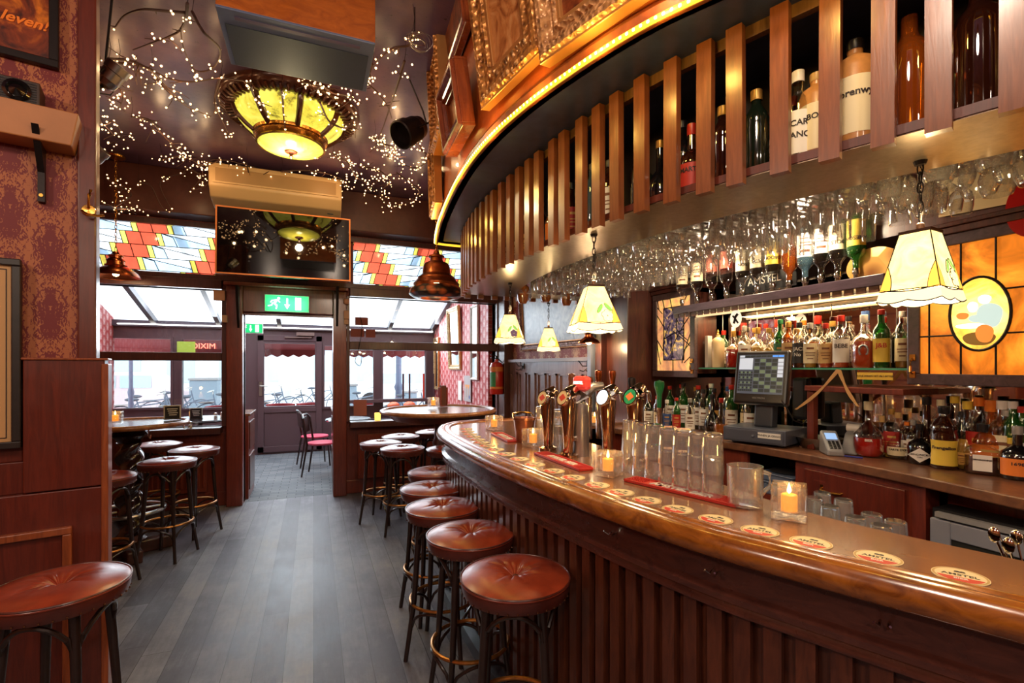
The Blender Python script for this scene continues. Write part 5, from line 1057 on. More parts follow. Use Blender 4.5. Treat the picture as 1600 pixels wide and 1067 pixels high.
# ---- beer taps
def cobra(px, py, label, col, col2, rz=0.2, h=0.31, txt=None):
    q = on_z(px, py, ZB + 0.001); t = thing('beer_tap', label, 'beer tap', q, rz, 'beer taps on the counter'); m = MB()
    m.tube([(0, 0, 0), (0, 0, h * 0.4), (-0.002, 0, h * 0.75), (0.0, 0, h * 0.9), (0.012, 0, h * 1.0), (0.035, 0, h * 1.04), (0.055, 0, h * 1.0)], [0.024, 0.029, 0.039, 0.041, 0.038, 0.03, 0.02], 20); m.lathe([(0.05, 0), (0.05, 0.012), (0.03, 0.02)], 24); m.ob('column', plain('warm_chrome', rgb(196, 165, 140), 0.1, 1.0), t, smooth=True)
    R_ = Matrix.Translation((-0.034, 0, h * 0.93)) @ Matrix.Rotation(radians(-72), 4, 'Y')
    m = MB(); m.lathe([(0.041, -0.012), (0.043, 0.0), (0.040, 0.006), (0.036, 0.006)], 28, R_); m.ob('lens_ring', M_CHROME, t, smooth=True)
    m = MB(); m.lathe([(0.0001, 0.0045), (0.037, 0.0045)], 28, R_); d = m.ob('badge', col, t)
    m = MB(); m.add([(R_ @ Vector(v)) for v in ((0.02, 0, 0.0055), (0, 0.026, 0.0055), (-0.02, 0, 0.0055), (0, -0.026, 0.0055))], [(0, 1, 2, 3)]); m.ob('badge_emblem', col2, d)
    m = MB(); m.tube([(0.05, 0, h), (0.09, 0, h * 0.98), (0.10, 0, h * 0.85)], 0.011, 10); m.ob('spout', M_CHROME, t, smooth=True); return t
cobra(856, 702, 'chrome beer tap with round pale red badge, leftmost of the tall taps', plain('badge_cream', rgb(226, 200, 150), 0.3), CRED, h=0.30)
cobra(888, 713, 'chrome beer tap with round cream badge under the red sign', plain('badge_cream', rgb(226, 200, 150), 0.3), CRED, h=0.315)
cobra(950, 716, 'chrome beer tap with glowing white blue badge', emit('lit_badge', (0.7, 0.85, 1.0, 1), 1.3), emit('lit_badge', (0.7, 0.85, 1.0, 1), 1.3), h=0.32)
cobra(993, 722, 'chrome beer tap with green and white diamond badge, nearest of the tall taps', plain('badge_green', rgb(26, 120, 84), 0.3), plain('badge_orange', rgb(222, 110, 60), 0.3), h=0.33)
q = on_z(908, 712, ZB); t = thing('draught_tower', 'curved grey steel draught tower with red lit sign on top', 'beer tap', q, 0.2); m = MB(); m.tube([(0, 0, 0), (0, 0, 0.2), (0.0, 0, 0.26), (0.015, 0, 0.31), (0.06, -0.02, 0.345), (0.11, -0.04, 0.35)], [0.042, 0.038, 0.034, 0.032, 0.026, 0.02], 20); m.ob('column', plain('brushed_pipe', rgb(170, 166, 168), 0.3, 0.9), t, smooth=True)
m = MB(); m.box((-0.02, -0.05, 0.33), (0.03, 0.05, 0.40)); m.ob('lit_sign', emit('red_sign', rgb(190, 50, 40), 0.5), t, bevel=0.018); put('lettering', text_mesh('AMSTEL', 0.021, 0.0006, emit('lit_text', (1, 0.85, 0.7, 1), 1.2), bold=0.0004), t, loc=(-0.0215, 0, 0.367), rot=(pi / 2, 0, -pi / 2))
m = MB(); m.lathe([(0.0001, 0), (0.012, 0), (0.016, 0.03), (0.0001, 0.032)], 12, Matrix.Translation((-0.03, 0.0, 0.09)) @ Matrix.Rotation(-pi / 2, 4, 'Y')); m.ob('valve_knob', M_CHROME, t, smooth=True)
for px, pyt, pyb, mt, lab in ((893, 583, 625, 'w', 'wooden tap handle behind the leftmost tall tap'), (921, 588, 622, 'w', 'plain wooden tap handle right of the red tap sign'), (935, 578, 612, 'c', 'gold and dark tap handle beside the grey post'), (957, 578, 612, 'c', 'gold and dark tap handle between the two right tall taps'), (987, 589, 625, 'b', 'black curved tap handle above the green diamond badge'), (1030, 594, 640, 'g', 'green bulb shaped tap handle by the amber stained glass cabinet')):
    a = on_y(px, pyb, 2.6 if px < 980 else 2.35); b = on_y(px, pyt, 2.6 if px < 980 else 2.35); h = b.z - a.z; t = thing('tap_handle', lab, 'tap handle', (a.x, a.y, ZB + 0.001), 0.2); z0 = a.z - ZB
    mat = {'w': M_SLAT, 'c': M_COPPER, 'b': M_IRON, 'g': plain('green_gloss', rgb(26, 110, 60), 0.2, coat=0.6)}[mt]
    m = MB(); m.tube([(0, 0, 0), (0, 0, z0 + 0.01)], 0.016, 12); m.ob('stem', M_CHROME, t, smooth=True)
    m = MB(); k = 1.35 if mt == 'g' else 1; m.lathe([(0.008, z0), (0.013, z0 + h * 0.1), (0.016, z0 + h * 0.5), (0.023 * k, z0 + h * 0.8), (0.021 * k, z0 + h * 0.95), (0.0001, z0 + h)], 16); m.ob('grip', mat, t, smooth=True)

# ================================================================== BACK BAR
ZC = 1.08
K = [(2.28, -0.6), (2.30, 0.4), (2.34, 0.91), (2.41, 1.4), (2.43, 1.88), (2.38, 2.3), (2.24, 2.75), (2.14, 3.05), (2.12, 3.28)]
kp = [p.to_2d() for p in smooth_path([(a, b, 0) for a, b in K], 6)]
bb = thing('back_bar_counter', 'wooden back bar counter with drawers under the bottles', 'counter', (2.6, 1.4, 0))
def bpart(name, mb, mat, par=None, **k):
    o = mb.ob(name, mat, **k)
    if par: o.parent = par
    else: o.parent = bb; o.matrix_parent_inverse = Matrix.Translation((-2.6, -1.4, 0))
    return o
m = MB(); m.prism([tuple(p) for p in kp] + [(2.868, 3.28), (2.868, -0.6)], ZC - 0.045, ZC); bpart('worktop', m, M_BACK, bevel=0.006)
k2 = off(kp, 0.04)
# lower carcass with an open cubby and a fridge bay left out
def yat(path, y): return min(path, key=lambda p: abs(p.y - y)).x
m = MB()
def panel(y0, y1, z0, z1, d=0.02, inset=0.0): xa, xb = yat(k2, y0) + inset, yat(k2, y1) + inset; m.prism([(xa, y0), (xb, y1), (xb + d, y1), (xa + d, y0)], z0, z1)
panel(2.2, 3.28, 0, ZC - .045); panel(-0.6, 0.45, 0, ZC - .045); panel(1.26, 1.32, 0, ZC - .045, 0.1); panel(1.86, 1.9, 0, ZC - .045, 0.3); panel(1.9, 2.2, 0, 0.8); panel(1.9, 2.2, 0.8, 1.03, 0.02, 0.36); panel(1.32, 1.86, 0, ZC - .045); panel(0.45, 1.26, 0, 1.03, 0.02, 0.16)
bpart('carcass', m, M_PANEL)
def drawer(y0, y1, z0, z1):
    global m
    m = MB(); panel(y0, y1, z0, z1, 0.02, -0.014); d = bpart('drawer', m, M_MAHOG, bevel=0.005)
    m = MB(); panel(y0 + 0.06, y1 - 0.06, z1 - 0.055, z1 - 0.048, 0.01, -0.018); bpart('groove_bead', m, M_PANEL, d)
    yc = (y0 + y1) / 2 + 0.09; x = yat(k2, yc) - 0.014; m = MB(); m.tube([(x, yc + 0.055, z1 - 0.085), (x - 0.02, yc + 0.05, z1 - 0.09), (x - 0.024, yc, z1 - 0.095), (x - 0.02, yc - 0.05, z1 - 0.09), (x, yc - 0.055, z1 - 0.085)], 0.006, 8)
    m.cbox((x, yc + 0.055, z1 - 0.085), (0.006, 0.02, 0.035)); m.cbox((x, yc - 0.055, z1 - 0.085), (0.006, 0.02, 0.035)); bpart('drawer_handle', m, M_BRASS, d, smooth=True, label='brass bow handle')
drawer(1.34, 1.84, 0.78, 1.0); drawer(1.34, 1.84, 0.50, 0.76)
fx = yat(k2, 0.9); fr_ = thing('bottle_fridge', 'grey framed glass door fridge under the right end of the back counter', 'fridge', (fx, 0.86, 0.1)); m = MB()
m.box((0.02, -0.38, 0), (0.15, 0.36, 0.86)); m.ob('cabinet', M_BLACK, fr_); m = MB()
for a, b in (((0, -0.38, 0), (0.03, -0.31, 0.82)), ((0, 0.29, 0), (0.03, 0.36, 0.82)), ((0, -0.31, 0.75), (0.03, 0.29, 0.82)), ((0, -0.31, 0), (0.03, 0.29, 0.07))): m.box(a, b)
dd = m.ob('door', plain('grey_door_frame', rgb(128, 128, 138), 0.4), fr_, bevel=0.004); m = MB(); m.box((0.008, -0.31, 0.07), (0.014, 0.29, 0.75)); m.ob('door_glass', plain('dark_fridge_glass', rgb(46, 46, 44), 0.08, 0, 0.8), dd); m = MB(); m.box((-0.006, -0.36, 0.83), (0.03, 0.34, 0.85)); m.ob('top_grille', M_GREY, fr_)
t = thing('plastic_tubs', 'stacked blue grey plastic tubs with black bags in the open cubby', 'tubs', (2.56, 2.03, 0.80)); m = MB(); m.prism([(-0.09, -0.1), (0.09, -0.1), (0.09, 0.1), (-0.09, 0.1)], 0.0, 0.07); m.box((-0.1, -0.115, 0.065), (0.1, 0.115, 0.078)); m.ob('lower_tub', plain('blue_tub', rgb(96, 108, 132), 0.3), t, bevel=0.006)
m = MB(); m.box((-0.09, -0.11, 0.08), (0.09, 0.11, 0.12)); m.box((-0.1, -0.12, 0.118), (0.1, 0.12, 0.126)); m.ob('upper_tub', plain('blue_tub', rgb(96, 108, 132), 0.3), t, bevel=0.006); m = MB(); m.sphere((0, 0, 0.135), 0.08, 12, 6, sc=(1, 1.2, 0.2)); m.ob('black_bags', M_BLACK, t, smooth=True)
# mirror wall, frames, upper cabinets
m = MB(); m.box((2.86, -0.6, ZC + 0.02), (2.868, 3.3, 2.1)); o = m.ob('back_mirror', M_MIRROR); tag(o, 'large mirror behind all the bottles of the back bar', 'mirror')
XF = 2.60; ZB0, ZB1 = 1.465, 2.13
def cab(name, label, y0, y1, inner, hy):
    t = thing(name, label, 'cabinet', (XF, (y0 + y1) / 2, ZB0)); w = (y1 - y0) / 2; h = ZB1 - ZB0; m = MB(); m.box((0.02, -w, 0), (0.255, w, 0.03)); m.box((0.02, -w, h - 0.03), (0.255, w, h)); m.box((0.02, -w, 0), (0.255, -w + 0.02, h)); m.box((0.02, w - 0.02, 0), (0.255, w, h)); m.box((0.20, -w, 0), (0.255, w, h)); m.ob('carcass', M_DARK, t)
    fw = 0.05; m = MB()
    for a, b in (((-0.01, -w, 0), (0.02, w, fw)), ((-0.01, -w, h - fw), (0.02, w, h)), ((-0.01, -w, fw), (0.02, -w + fw, h - fw)), ((-0.01, w - fw, fw), (0.02, w, h - fw))): m.box(a, b)
    d = m.ob('door', wood('slate_frame', rgb(58, 42, 46), rgb(92, 70, 74), (10, 10, 10), rough=0.3), t, bevel=0.004)
    m = MB(); m.box((-0.02, -w - 0.01, h), (0.255, w + 0.01, h + 0.03)); m.box((-0.03, -w - 0.02, h + 0.03), (0.255, w + 0.02, h + 0.05)); m.ob('cornice', M_DARK, t, bevel=0.004)
    m = MB(); y = hy * (w - 0.025); m.tube([(-0.01, y, 0.05), (-0.03, y, 0.06), (-0.028, y, 0.085), (-0.03, y, 0.11), (-0.01, y, 0.12)], 0.005, 8); m.cbox((-0.012, y, 0.045), (0.006, 0.024, 0.03)); m.cbox((-0.012, y, 0.125), (0.006, 0.024, 0.03)); m.ob('door_handle', M_BRASS, d, smooth=True, label='brass bow handle')
    inner(t, d, w, h, fw); return t
AMB = emit('amber_backlit_glass', rgb(206, 110, 24), 0.62, (4.0, [(0.3, rgb(112, 48, 10)), (0.5, rgb(206, 112, 26)), (0.72, rgb(238, 168, 52))]))
AMB2 = emit('bright_amber_glass', rgb(240, 190, 70), 1.0, (5.0, [(0.35, rgb(200, 120, 40)), (0.5, rgb(240, 186, 70)), (0.65, rgb(252, 226, 130))]))
def right_inner(t, d, w, h, fw):
    m = MB(); m.box((0.002, -w + fw, fw), (0.008, w - fw, h - fw)); m.ob('amber_glass', AMB, d); ld = MB(); X = 0.0
    oy, ozz = 0.42 - 0.0, 0.306; ry, rzz = 0.102, 0.155
    oy = w - 0.265
    for k in range(12):
        y = w - 0.085 - k * 0.117
        for za, zb in ((fw, h - fw),):
            if abs(y - oy) < ry: 
                e = rzz * sqrt(1 - ((y - oy) / ry) ** 2); ld.tube([(X, y, za), (X, y, ozz - e)], 0.004, 6); ld.tube([(X, y, ozz + e), (X, y, zb)], 0.004, 6)
            else: ld.tube([(X, y, za), (X, y, zb)], 0.004, 6)
    for z in (0.22, 0.40):
        e = ry * sqrt(max(0, 1 - ((z - ozz) / rzz) ** 2)); ld.tube([(X, w - fw, z), (X, oy + e, z)], 0.004, 6); ld.tube([(X, oy - e, z), (X, -w + fw, z)], 0.004, 6)
    ld.tube([(X - 0.002, oy + ry * cos(a), ozz + rzz * sin(a)) for a in [2 * pi * i / 40 for i in range(40)]], 0.006, 6, closed=True); ld.ob('lead_lines', LEAD, d)
    m = MB(); m.add([(-0.001, oy + ry * cos(a), ozz + rzz * sin(a)) for a in [-2 * pi * i / 40 for i in range(40)]], [tuple(range(40))]); ov = m.ob('oval_medallion', AMB2, d, label='bright oval glass painting')
    def blob(nm, c, r, mt, x=-0.003, a0=0.0):
        mm = MB(); mm.add([(x, oy + c[0] + r[0] * cos(a) * (1 + 0.06 * sin(3 * a)), ozz + c[1] + r[1] * sin(a) * (1 + 0.08 * sin(2 * a + 1))) for a in [-2 * pi * i / 28 for i in range(28)]], [tuple(range(28))]); mm.ob(nm, mt, ov)
    WH = emit('milk_glass', (1, 0.95, 0.8, 1), 0.85); BL = emit('pale_blue_glass', rgb(168, 190, 186), 0.7); OR = emit('orange_glass', rgb(214, 120, 50), 0.7); UM = emit('umber_glass', rgb(120, 84, 34), 0.5)
    blob('shadow_ground', (0.0, -0.105), (0.055, 0.03), UM); blob('painted_robe', (-0.035, -0.01), (0.042, 0.055), BL, -0.004); blob('painted_sleeve', (0.005, -0.02), (0.03, 0.018), BL, -0.0045); blob('painted_cap', (0.02, 0.03), (0.018, 0.024), WH, -0.005); blob('painted_cap', (-0.02, 0.058), (0.022, 0.02), WH, -0.0055); blob('painted_skirt', (-0.02, -0.085), (0.03, 0.04), OR, -0.006); blob('painted_jug', (0.055, -0.005), (0.022, 0.016), OR, -0.0045); blob('painted_table', (0.03, -0.05), (0.05, 0.012), WH, -0.0042)
def left_inner(t, d, w, h, fw):
    m = MB(); m.box((0.002, -w + fw, fw), (0.008, w - fw, h - fw)); m.ob('amber_glass', emit('peach_backlit_glass', rgb(220, 160, 90), 0.6, (6.0, [(0.3, rgb(140, 90, 80)), (0.5, rgb(214, 150, 96)), (0.7, rgb(248, 214, 110))])), d)
    m = MB(); m.box((-0.001, -w * 0.5, h * 0.2), (0.002, w * 0.45, h * 0.82)); m.ob('dark_picture_glass', emit('violet_etched_glass', rgb(110, 96, 130), 0.45, (16.0, [(0.42, rgb(44, 34, 56)), (0.52, rgb(112, 92, 110)), (0.62, rgb(240, 196, 90))])), d); ld = MB(); rr = random.Random(4)
    for k in range(9):
        y = -w + fw + (2 * w - 2 * fw) * rr.random(); z = fw + (h - 2 * fw) * rr.random(); ld.tube(smooth_path([(-0.003, y, z), (-0.003, y + rr.uniform(-.15, .15), z + 0.1), (-0.003, y + rr.uniform(-.15, .15), min(h - fw, z + 0.25))], 4), 0.0035, 5)
    for a, b in (((-w * .5, h * .2), (w * .45, h * .2)), ((-w * .5, h * .82), (w * .45, h * .82)), ((-w * .5, h * .2), (-w * .5, h * .82)), ((w * .45, h * .2), (w * .45, h * .82)), ((w - fw, h * .75), (w * .45, h * .6)), ((w - fw, h * .45), (w * .45, h * .3)), ((-w + fw, h * .7), (-w * .5, h * .6)), ((-w + fw, h * .4), (-w * .5, h * .3)), ((0, fw), (0, h * .2)), ((-.1, h * .82), (-.15, h - fw)), ((.1, h * .82), (.12, h - fw)), ((0.02, h * .5), (w * .45, h * .45)), ((-w * .5, h * .55), (0.02, h * .5)), ((0.02, h * .2), (0.02, h * .5))): ld.tube([(-0.003, a[0], a[1]), (-0.003, b[0], b[1])], 0.004, 5)
    ld.ob('lead_lines', LEAD, d)
cab('stained_glass_cabinet', 'wall cabinet with amber leaded glass door and bright oval medallion, right of the back bar', -0.35, 1.42, right_inner, 1)
cab('stained_glass_cabinet', 'smaller wall cabinet with leaded picture glass door, left of the back bar', 2.80, 3.28, left_inner, -1)
lamp('AREA', (2.68, 2.15, 1.92), 6, (1, 0.72, 0.38), 0.12, (0, 0, 0), 1.2)
# optic shelf and its light, glass shelf, mirror frame
sh = thing('optic_shelf', 'long dark shelf that carries the row of upturned spirit bottles', 'shelf', (2.53, 2.19, 1.935)); m = MB(); m.box((-0.04, -0.73, 0), (0.3, 0.73, 0.055)); m.ob('board', wood('plum_board', rgb(66, 50, 62), rgb(98, 78, 92), (10, 2, 10), rough=0.3), sh, bevel=0.004)
m = MB()
for i in range(24): y = -0.7 + i * 0.06; m.box((-0.03, y, -0.028), (-0.022, y + 0.045, 0.0))
m.ob('dentil_row', M_BACK, sh)['kind'] = 'stuff'; m = MB(); m.tube([(0.14, -0.68, -0.015), (0.08, 0.68, -0.015)], 0.012, 8); m.ob('tube_light', emit('shelf_tube', (1, 0.74, 0.38, 1), 0.6), sh, smooth=True)
ZG = 1.540
gs = thing('glass_shelf', 'green edged glass shelf holding the lit row of whisky bottles', 'shelf', (2.73, 2.12, ZG)); m = MB(); m.box((-0.11, -0.69, -0.01), (0.12, 0.67, 0.0)); m.ob('pane', thin('green_shelf_glass', (0.72, 0.9, 0.8, 1), 0.5), gs)
m = MB(); m.box((-0.112, -0.69, -0.01), (-0.11, 0.67, 0.0)); m.ob('front_edge', plain('green_glass_edge', rgb(70, 150, 120), 0.1, 0, 1), gs)
m = MB()
for y in (-0.55, -0.1, 0.3, 0.6): m.tube([(0.05, y, -0.01), (0.05, y, 0.39)], 0.003, 6)
m.ob('hanging_rods', M_STEEL, gs)
m = MB(); m.box((2.58, 1.43, 1.41), (2.868, 1.93, 1.44)); m.box((2.6, 1.89, ZC), (2.64, 1.93, 1.41)); o = m.ob('mirror_rail', M_PANEL, bevel=0.004); tag(o, 'red brown wooden rail below the glass shelf before the mirror', 'rail')
q = on_x(1367, 587, 2.575); t = thing('yellow_sign', 'small yellow sign with handwritten slogan under the glass shelf', 'sign', (2.572, q.y, q.z - 0.002)); m = MB(); m.cbox((0, 0, 0), (0.004, 0.165, 0.036)); m.ob('plate', plain('yellow_plate', rgb(236, 190, 70), 0.45), t); put('lettering', text_mesh('ZUS JE MALEN HET PILS BITTER', 0.0125, 0.0003, M_INK, shear=0.2), t, loc=(-0.003, 0, 0), rot=(pi / 2, 0, -pi / 2))
q = on_x(1150, 498, 2.56); t = thing('oval_plaque', 'small white oval plaque with dark figure hanging under the shelf', 'plaque', (2.56, q.y, q.z)); m = MB(); m.lathe([(0.0001, 0.004), (0.05, 0.004), (0.05, 0), (0.0001, 0)], 24, Matrix.Rotation(-pi / 2, 4, 'Y') @ Matrix.Diagonal((1.15, 0.9, 1, 1))); m.ob('disc', emit('lit_plaque', (1, 0.9, 0.7, 1), 0.5), t); m = MB(); m.tube([(-0.006, 0.012, -0.03), (-0.006, 0, 0.01), (-0.006, -0.02, 0.03)], 0.009, 6); m.tube([(-0.006, -0.022, -0.03), (-0.006, 0.0, 0.0), (-0.006, 0.02, 0.02)], 0.006, 6); m.ob('figure', M_INK, t)
# ================================================================== BOTTLES
GLS = {'clear': thin('bottle_clear', (0.93, 0.93, 0.91, 1), 0.5, 0.03), 'green': thin('bottle_green', (0.10, 0.36, 0.08, 1), 0.5, 0.03, 0.35, rgb(40, 110, 40)), 'brown': thin('bottle_brown', (0.25, 0.09, 0.03, 1), 0.5, 0.03, 0.5, rgb(60, 26, 14)),
       'black': plain('bottle_black', rgb(16, 14, 16), 0.06, 0, 0.8, coat=1.0), 'dark': plain('bottle_dark_green', rgb(20, 30, 20), 0.06, 0, 0.8, coat=1.0), 'amber': thin('bottle_amber', (0.75, 0.36, 0.10, 1), 0.5, 0.03, 0.3, rgb(190, 96, 30)), 'stone': plain('stoneware', rgb(192, 132, 72), 0.4, coat=0.3, var=0.1), 'blue': thin('bottle_blue', (0.5, 0.7, 0.8, 1), 0.5, 0.03, 0.2, rgb(120, 160, 180)), 'cream': plain('cream_stoneware', rgb(222, 196, 150), 0.35, coat=0.3), 'steel': M_STEEL}
def liquid(name, c, e=0.75): return thin(name, tuple(x ** 0.5 for x in c[:3]) + (1,), 0.3, 0.1, e, c)
LIQ = {'amber': liquid('whisky', rgb(224, 128, 40), 0.5), 'red': liquid('red_drink', rgb(208, 36, 26), 0.8), 'brown': liquid('dark_rum', rgb(96, 38, 16)), 'gold': liquid('golden_liqueur', rgb(226, 176, 70), 0.5), 'pink': liquid('pink_gin', rgb(236, 140, 120), 0.6), 'orange': liquid('orange_liqueur', rgb(232, 100, 50), 0.6), 'water': liquid('clear_spirit', rgb(222, 222, 216), 0.08), 'olive': liquid('yellow_green', rgb(190, 180, 50), 0.6)}
COL = {'cream': rgb(236, 220, 180), 'white': rgb(238, 232, 224), 'red': rgb(178, 40, 30), 'gold': rgb(206, 160, 80), 'black': rgb(30, 26, 28), 'yellow': rgb(232, 196, 70), 'green': rgb(40, 110, 70), 'blue': rgb(60, 90, 150), 'orange': rgb(224, 120, 40), 'silver': rgb(190, 186, 180), 'brown': rgb(120, 70, 40), 'tan': rgb(210, 170, 110)}
def lmat(c): return plain('paper_' + c, COL[c], 0.55)
def cmat(c): return plain('cap_' + c, COL[c], 0.35, 0.5 if c in ('gold', 'silver') else 0.0)
# unit profiles: height 1, body radius given as a share
KIND = {'wine': ([(0, 0), (.125, 0), (.128, .02), (.128, .58), (.12, .65), (.08, .72), (.05, .77), (.047, .95), (.052, .955), (.052, .97)], .10, .50, .91, .052),
        'spirit': ([(0, 0), (.14, 0), (.145, .02), (.145, .60), (.13, .68), (.07, .75), (.055, .79), (.052, .92)], .10, .54, .88, .058),
        'tall': ([(0, 0), (.11, 0), (.115, .02), (.112, .62), (.10, .72), (.05, .80), (.045, .93)], .12, .52, .9, .05),
        'bulb': ([(0, 0), (.15, 0), (.19, .05), (.21, .18), (.19, .33), (.12, .46), (.06, .54), (.052, .8), (.055, .93)], .08, .26, .88, .058),
        'round': ([(0, 0), (.18, 0), (.20, .03), (.205, .42), (.18, .52), (.10, .60), (.06, .64), (.055, .88)], .08, .40, .84, .062),
        'jug': ([(0, 0), (.17, 0), (.175, .02), (.175, .72), (.15, .80), (.08, .85), (.06, .87), (.06, .93)], .12, .62, .91, .065),
        'carafe': ([(0, 0), (.19, .0), (.24, .06), (.25, .22), (.235, .38), (.225, .42), (.13, .52), (.06, .62), (.05, .80), (.06, .86)], .2, .45, .84, .07),
        'monk': ([(0, 0), (.13, 0), (.15, .03), (.14, .30), (.155, .52), (.14, .60), (.15, .64), (.12, .72), (.07, .80), (.05, .84), (.05, .92)], .06, .46, .88, .06)}
MC = {}
def bmesh_for(kind, part, fill=0.6, sq=False):
    key = (kind, part, fill, sq)
    if key in MC: return MC[key]
    prof, l0, l1, cz, cr = KIND[kind]; m = MB(); n = 4 if sq else 24; k = 1.35 if sq else 1.0; M = Matrix.Rotation(pi / 4, 4, 'Z') if sq else None
    def rr(r, z): return r * k if (sq and r > 0.07) else r
    if part == 'body':
        if sq:
            vs = []; N = 24
            for r, z in prof:
                s = min(1, max(0, (r - 0.055) / 0.07))
                for i in range(N):
                    a = 2 * pi * i / N; c, d = cos(a), sin(a); q = (abs(c) ** 8 + abs(d) ** 8) ** (-1 / 8); e = (1 - s) + s * q * 0.98; vs.append((r * e * c, r * e * d, z))
            m.add(vs, [(j * N + i, j * N + (i + 1) % N, (j + 1) * N + (i + 1) % N, (j + 1) * N + i) for j in range(len(prof) - 1) for i in range(N)])
        else: m.lathe(prof, 24)
    elif part == 'liquid':
        pts = [(max(0.0001, r * 0.93), z * 1.0 + 0.012) for r, z in prof if z < fill]; zr = [p for p in prof if p[1] >= fill][0]; pts += [(pts[-1][0] if zr[0] > pts[-1][0] else (pts[-1][0] + zr[0] * .93) / 2, fill), (0.0001, fill)]
        m.lathe(pts, 20)
    elif part == 'label':
        def R(z):
            for (r0, z0), (r1, z1) in zip(prof, prof[1:]):
                if z0 <= z <= z1 and z1 > z0: return r0 + (r1 - r0) * (z - z0) / (z1 - z0)
        if sq: r = R((l0 + l1) / 2); m.add([(-r * .5, -r * 1.0, l0), (r * .5, -r * 1.0, l0), (r * .5, -r * 1.0, l1), (-r * .5, -r * 1.0, l1)], [(0, 1, 2, 3)])
        else: m.lathe([(R(l0 + (l1 - l0) * i / 6) * 1.012, l0 + (l1 - l0) * i / 6) for i in range(7)], 16, None, -pi / 2 - 1.15, -pi / 2 + 1.15)
    elif part == 'print':
        rm = [R0 for R0 in prof if R0[1] <= l1][-1][0]; r = max(p[0] for p in prof if l0 - .1 < p[1] < l1 + .1) * (1.02 if not sq else 1.0)
        for z, h_, w in ((0.70, 0.10, 0.5), (0.5, 0.04, 0.7), (0.38, 0.04, 0.6), (0.2, 0.05, 0.4)):
            za = l0 + (l1 - l0) * z; zb = za + (l1 - l0) * h_
            if sq: m.add([(-r * w * .6, -r * 1.01, za), (r * w * .6, -r * 1.01, za), (r * w * .6, -r * 1.01, zb), (-r * w * .6, -r * 1.01, zb)], [(0, 1, 2, 3)])
            else: m.lathe([(r * 1.004, za), (r * 1.004, zb)], 8, None, -pi / 2 - w, -pi / 2 + w)
    elif part == 'cap': m.lathe([(cr, cz), (cr * 1.04, cz + 0.005), (cr * 1.04, 0.995), (cr * 0.9, 1.0), (0.0001, 1.0)], 18)
    me = m.mesh(part, M_WHITE, True); MC[key] = me; return me
def withmat(name, me, par, mat):
    o = put(name, me, par); o.material_slots[0].link = 'OBJECT'; o.material_slots[0].material = mat; return o
TOCAM = lambda p: atan2(-p.y, -p.x) + pi / 2
def bottle(loc, h, kind, glass, label, cap, liq=None, fill=0.5, text=None, words=None, group=None, sq=False, flip=False, rz=None, tcol=None, tsize=0.1, name='liquor_bottle', fat=1.0, extra=None):
    rz = TOCAM(Vector(loc)) if rz is None else rz
    t = thing(name, words, 'bottle', loc, rz, group); t.scale = (h * fat, h * fat, h)
    if flip: t.rotation_euler = (pi, 0, rz + pi); t.location = (loc[0], loc[1], loc[2] + h)
    withmat('body', bmesh_for(kind, 'body', sq=sq), t, GLS[glass])
    if liq: withmat('liquid', bmesh_for(kind, 'liquid', fill), t, LIQ[liq])
    if label:
        l = withmat('label', bmesh_for(kind, 'label', sq=sq), t, lmat(label))
        if text is None: withmat('label_print', bmesh_for(kind, 'print', sq=sq), l, lmat('brown' if label in ('cream', 'white', 'tan', 'yellow', 'gold') else 'gold'))
        else:
            prof, l0, l1, cz, cr = KIND[kind]; R = max(r for r, z in prof if l0 - .1 < z < l1 + .05) * 1.03; lines = text if isinstance(text, list) else [text]
            for i, s in enumerate(lines):
                me = text_mesh(s, tsize, 0.0012, tcol or M_INK, bend=None if sq else R, bold=0.002); o = put('lettering', me, l)
                zc = l1 - (l1 - l0) * (0.3 + 0.28 * i); o.location = (0, -R * 1.0, zc) if sq else (0, 0, zc)
                if sq: o.rotation_euler = (pi / 2, 0, 0)
    if cap: withmat('cap', bmesh_for(kind, 'cap'), t, cmat(cap))
    return t
def at_counter(px, py, h, *a, **k):
    q = on_z(px, py, ZC + 0.001); q *= min(1, 2.76 / q.x); return bottle((q.x, q.y, ZC + 0.001), h, *a, **k)
# --- right part of the back counter, front row
GR = 'bottles on the right of the back counter'
t = at_counter(1357, 712, 0.285, 'carafe', 'clear', None, 'cream', 'red', 0.34, words='round glass carafe of red drink, left end of the right bottle group', name='carafe')
M_ = put('lettering', text_mesh('AMSTEL', 0.075, 0.001, M_INK, bend=0.258, bold=0.002), t); M_.location = (0, 0, 0.385); put('lettering', text_mesh('BIER', 0.06, 0.001, M_WHITEINK, bend=0.265, bold=0.002), t).location = (0, 0, 0.31)
at_counter(1403, 716, 0.235, 'bulb', 'clear', 'cream', 'tan', 'water', 0.3, text=['CARTE D\'OR'], tsize=0.06, words='clear pear shaped bottle with cream label, right of the red carafe', group=GR)
t = at_counter(1437, 724, 0.19, 'round', 'black', None, 'black', words='squat black gin bottle with white diamond label', group=GR, fat=1.25)
m = MB(); m.add([(0, -0.212, 0.06), (0.19, -0.19, 0.24), (0, -0.212, 0.42), (-0.19, -0.19, 0.24)], [(0, 1, 2, 3)]); dl = m.ob('diamond_label', lmat('white'), t); put('lettering', text_mesh("HENDRICK'S", 0.062, 0.001, M_INK, bold=0.001), dl, loc=(0, -0.217, 0.255), rot=(pi / 2, 0, 0)); put('lettering', text_mesh('GIN', 0.05, 0.001, M_INK), dl, loc=(0, -0.217, 0.19), rot=(pi / 2, 0, 0))
at_counter(1475, 731, 0.285, 'monk', 'brown', 'yellow', 'black', None, text=['Frangelico'], tsize=0.066, words='brown monk shaped bottle with tall yellow label', group=GR, fat=1.2)
at_counter(1503, 728, 0.26, 'tall', 'dark', 'tan', 'black', words='slim dark bottle with tan label between monk bottle and square bottle', group=GR)
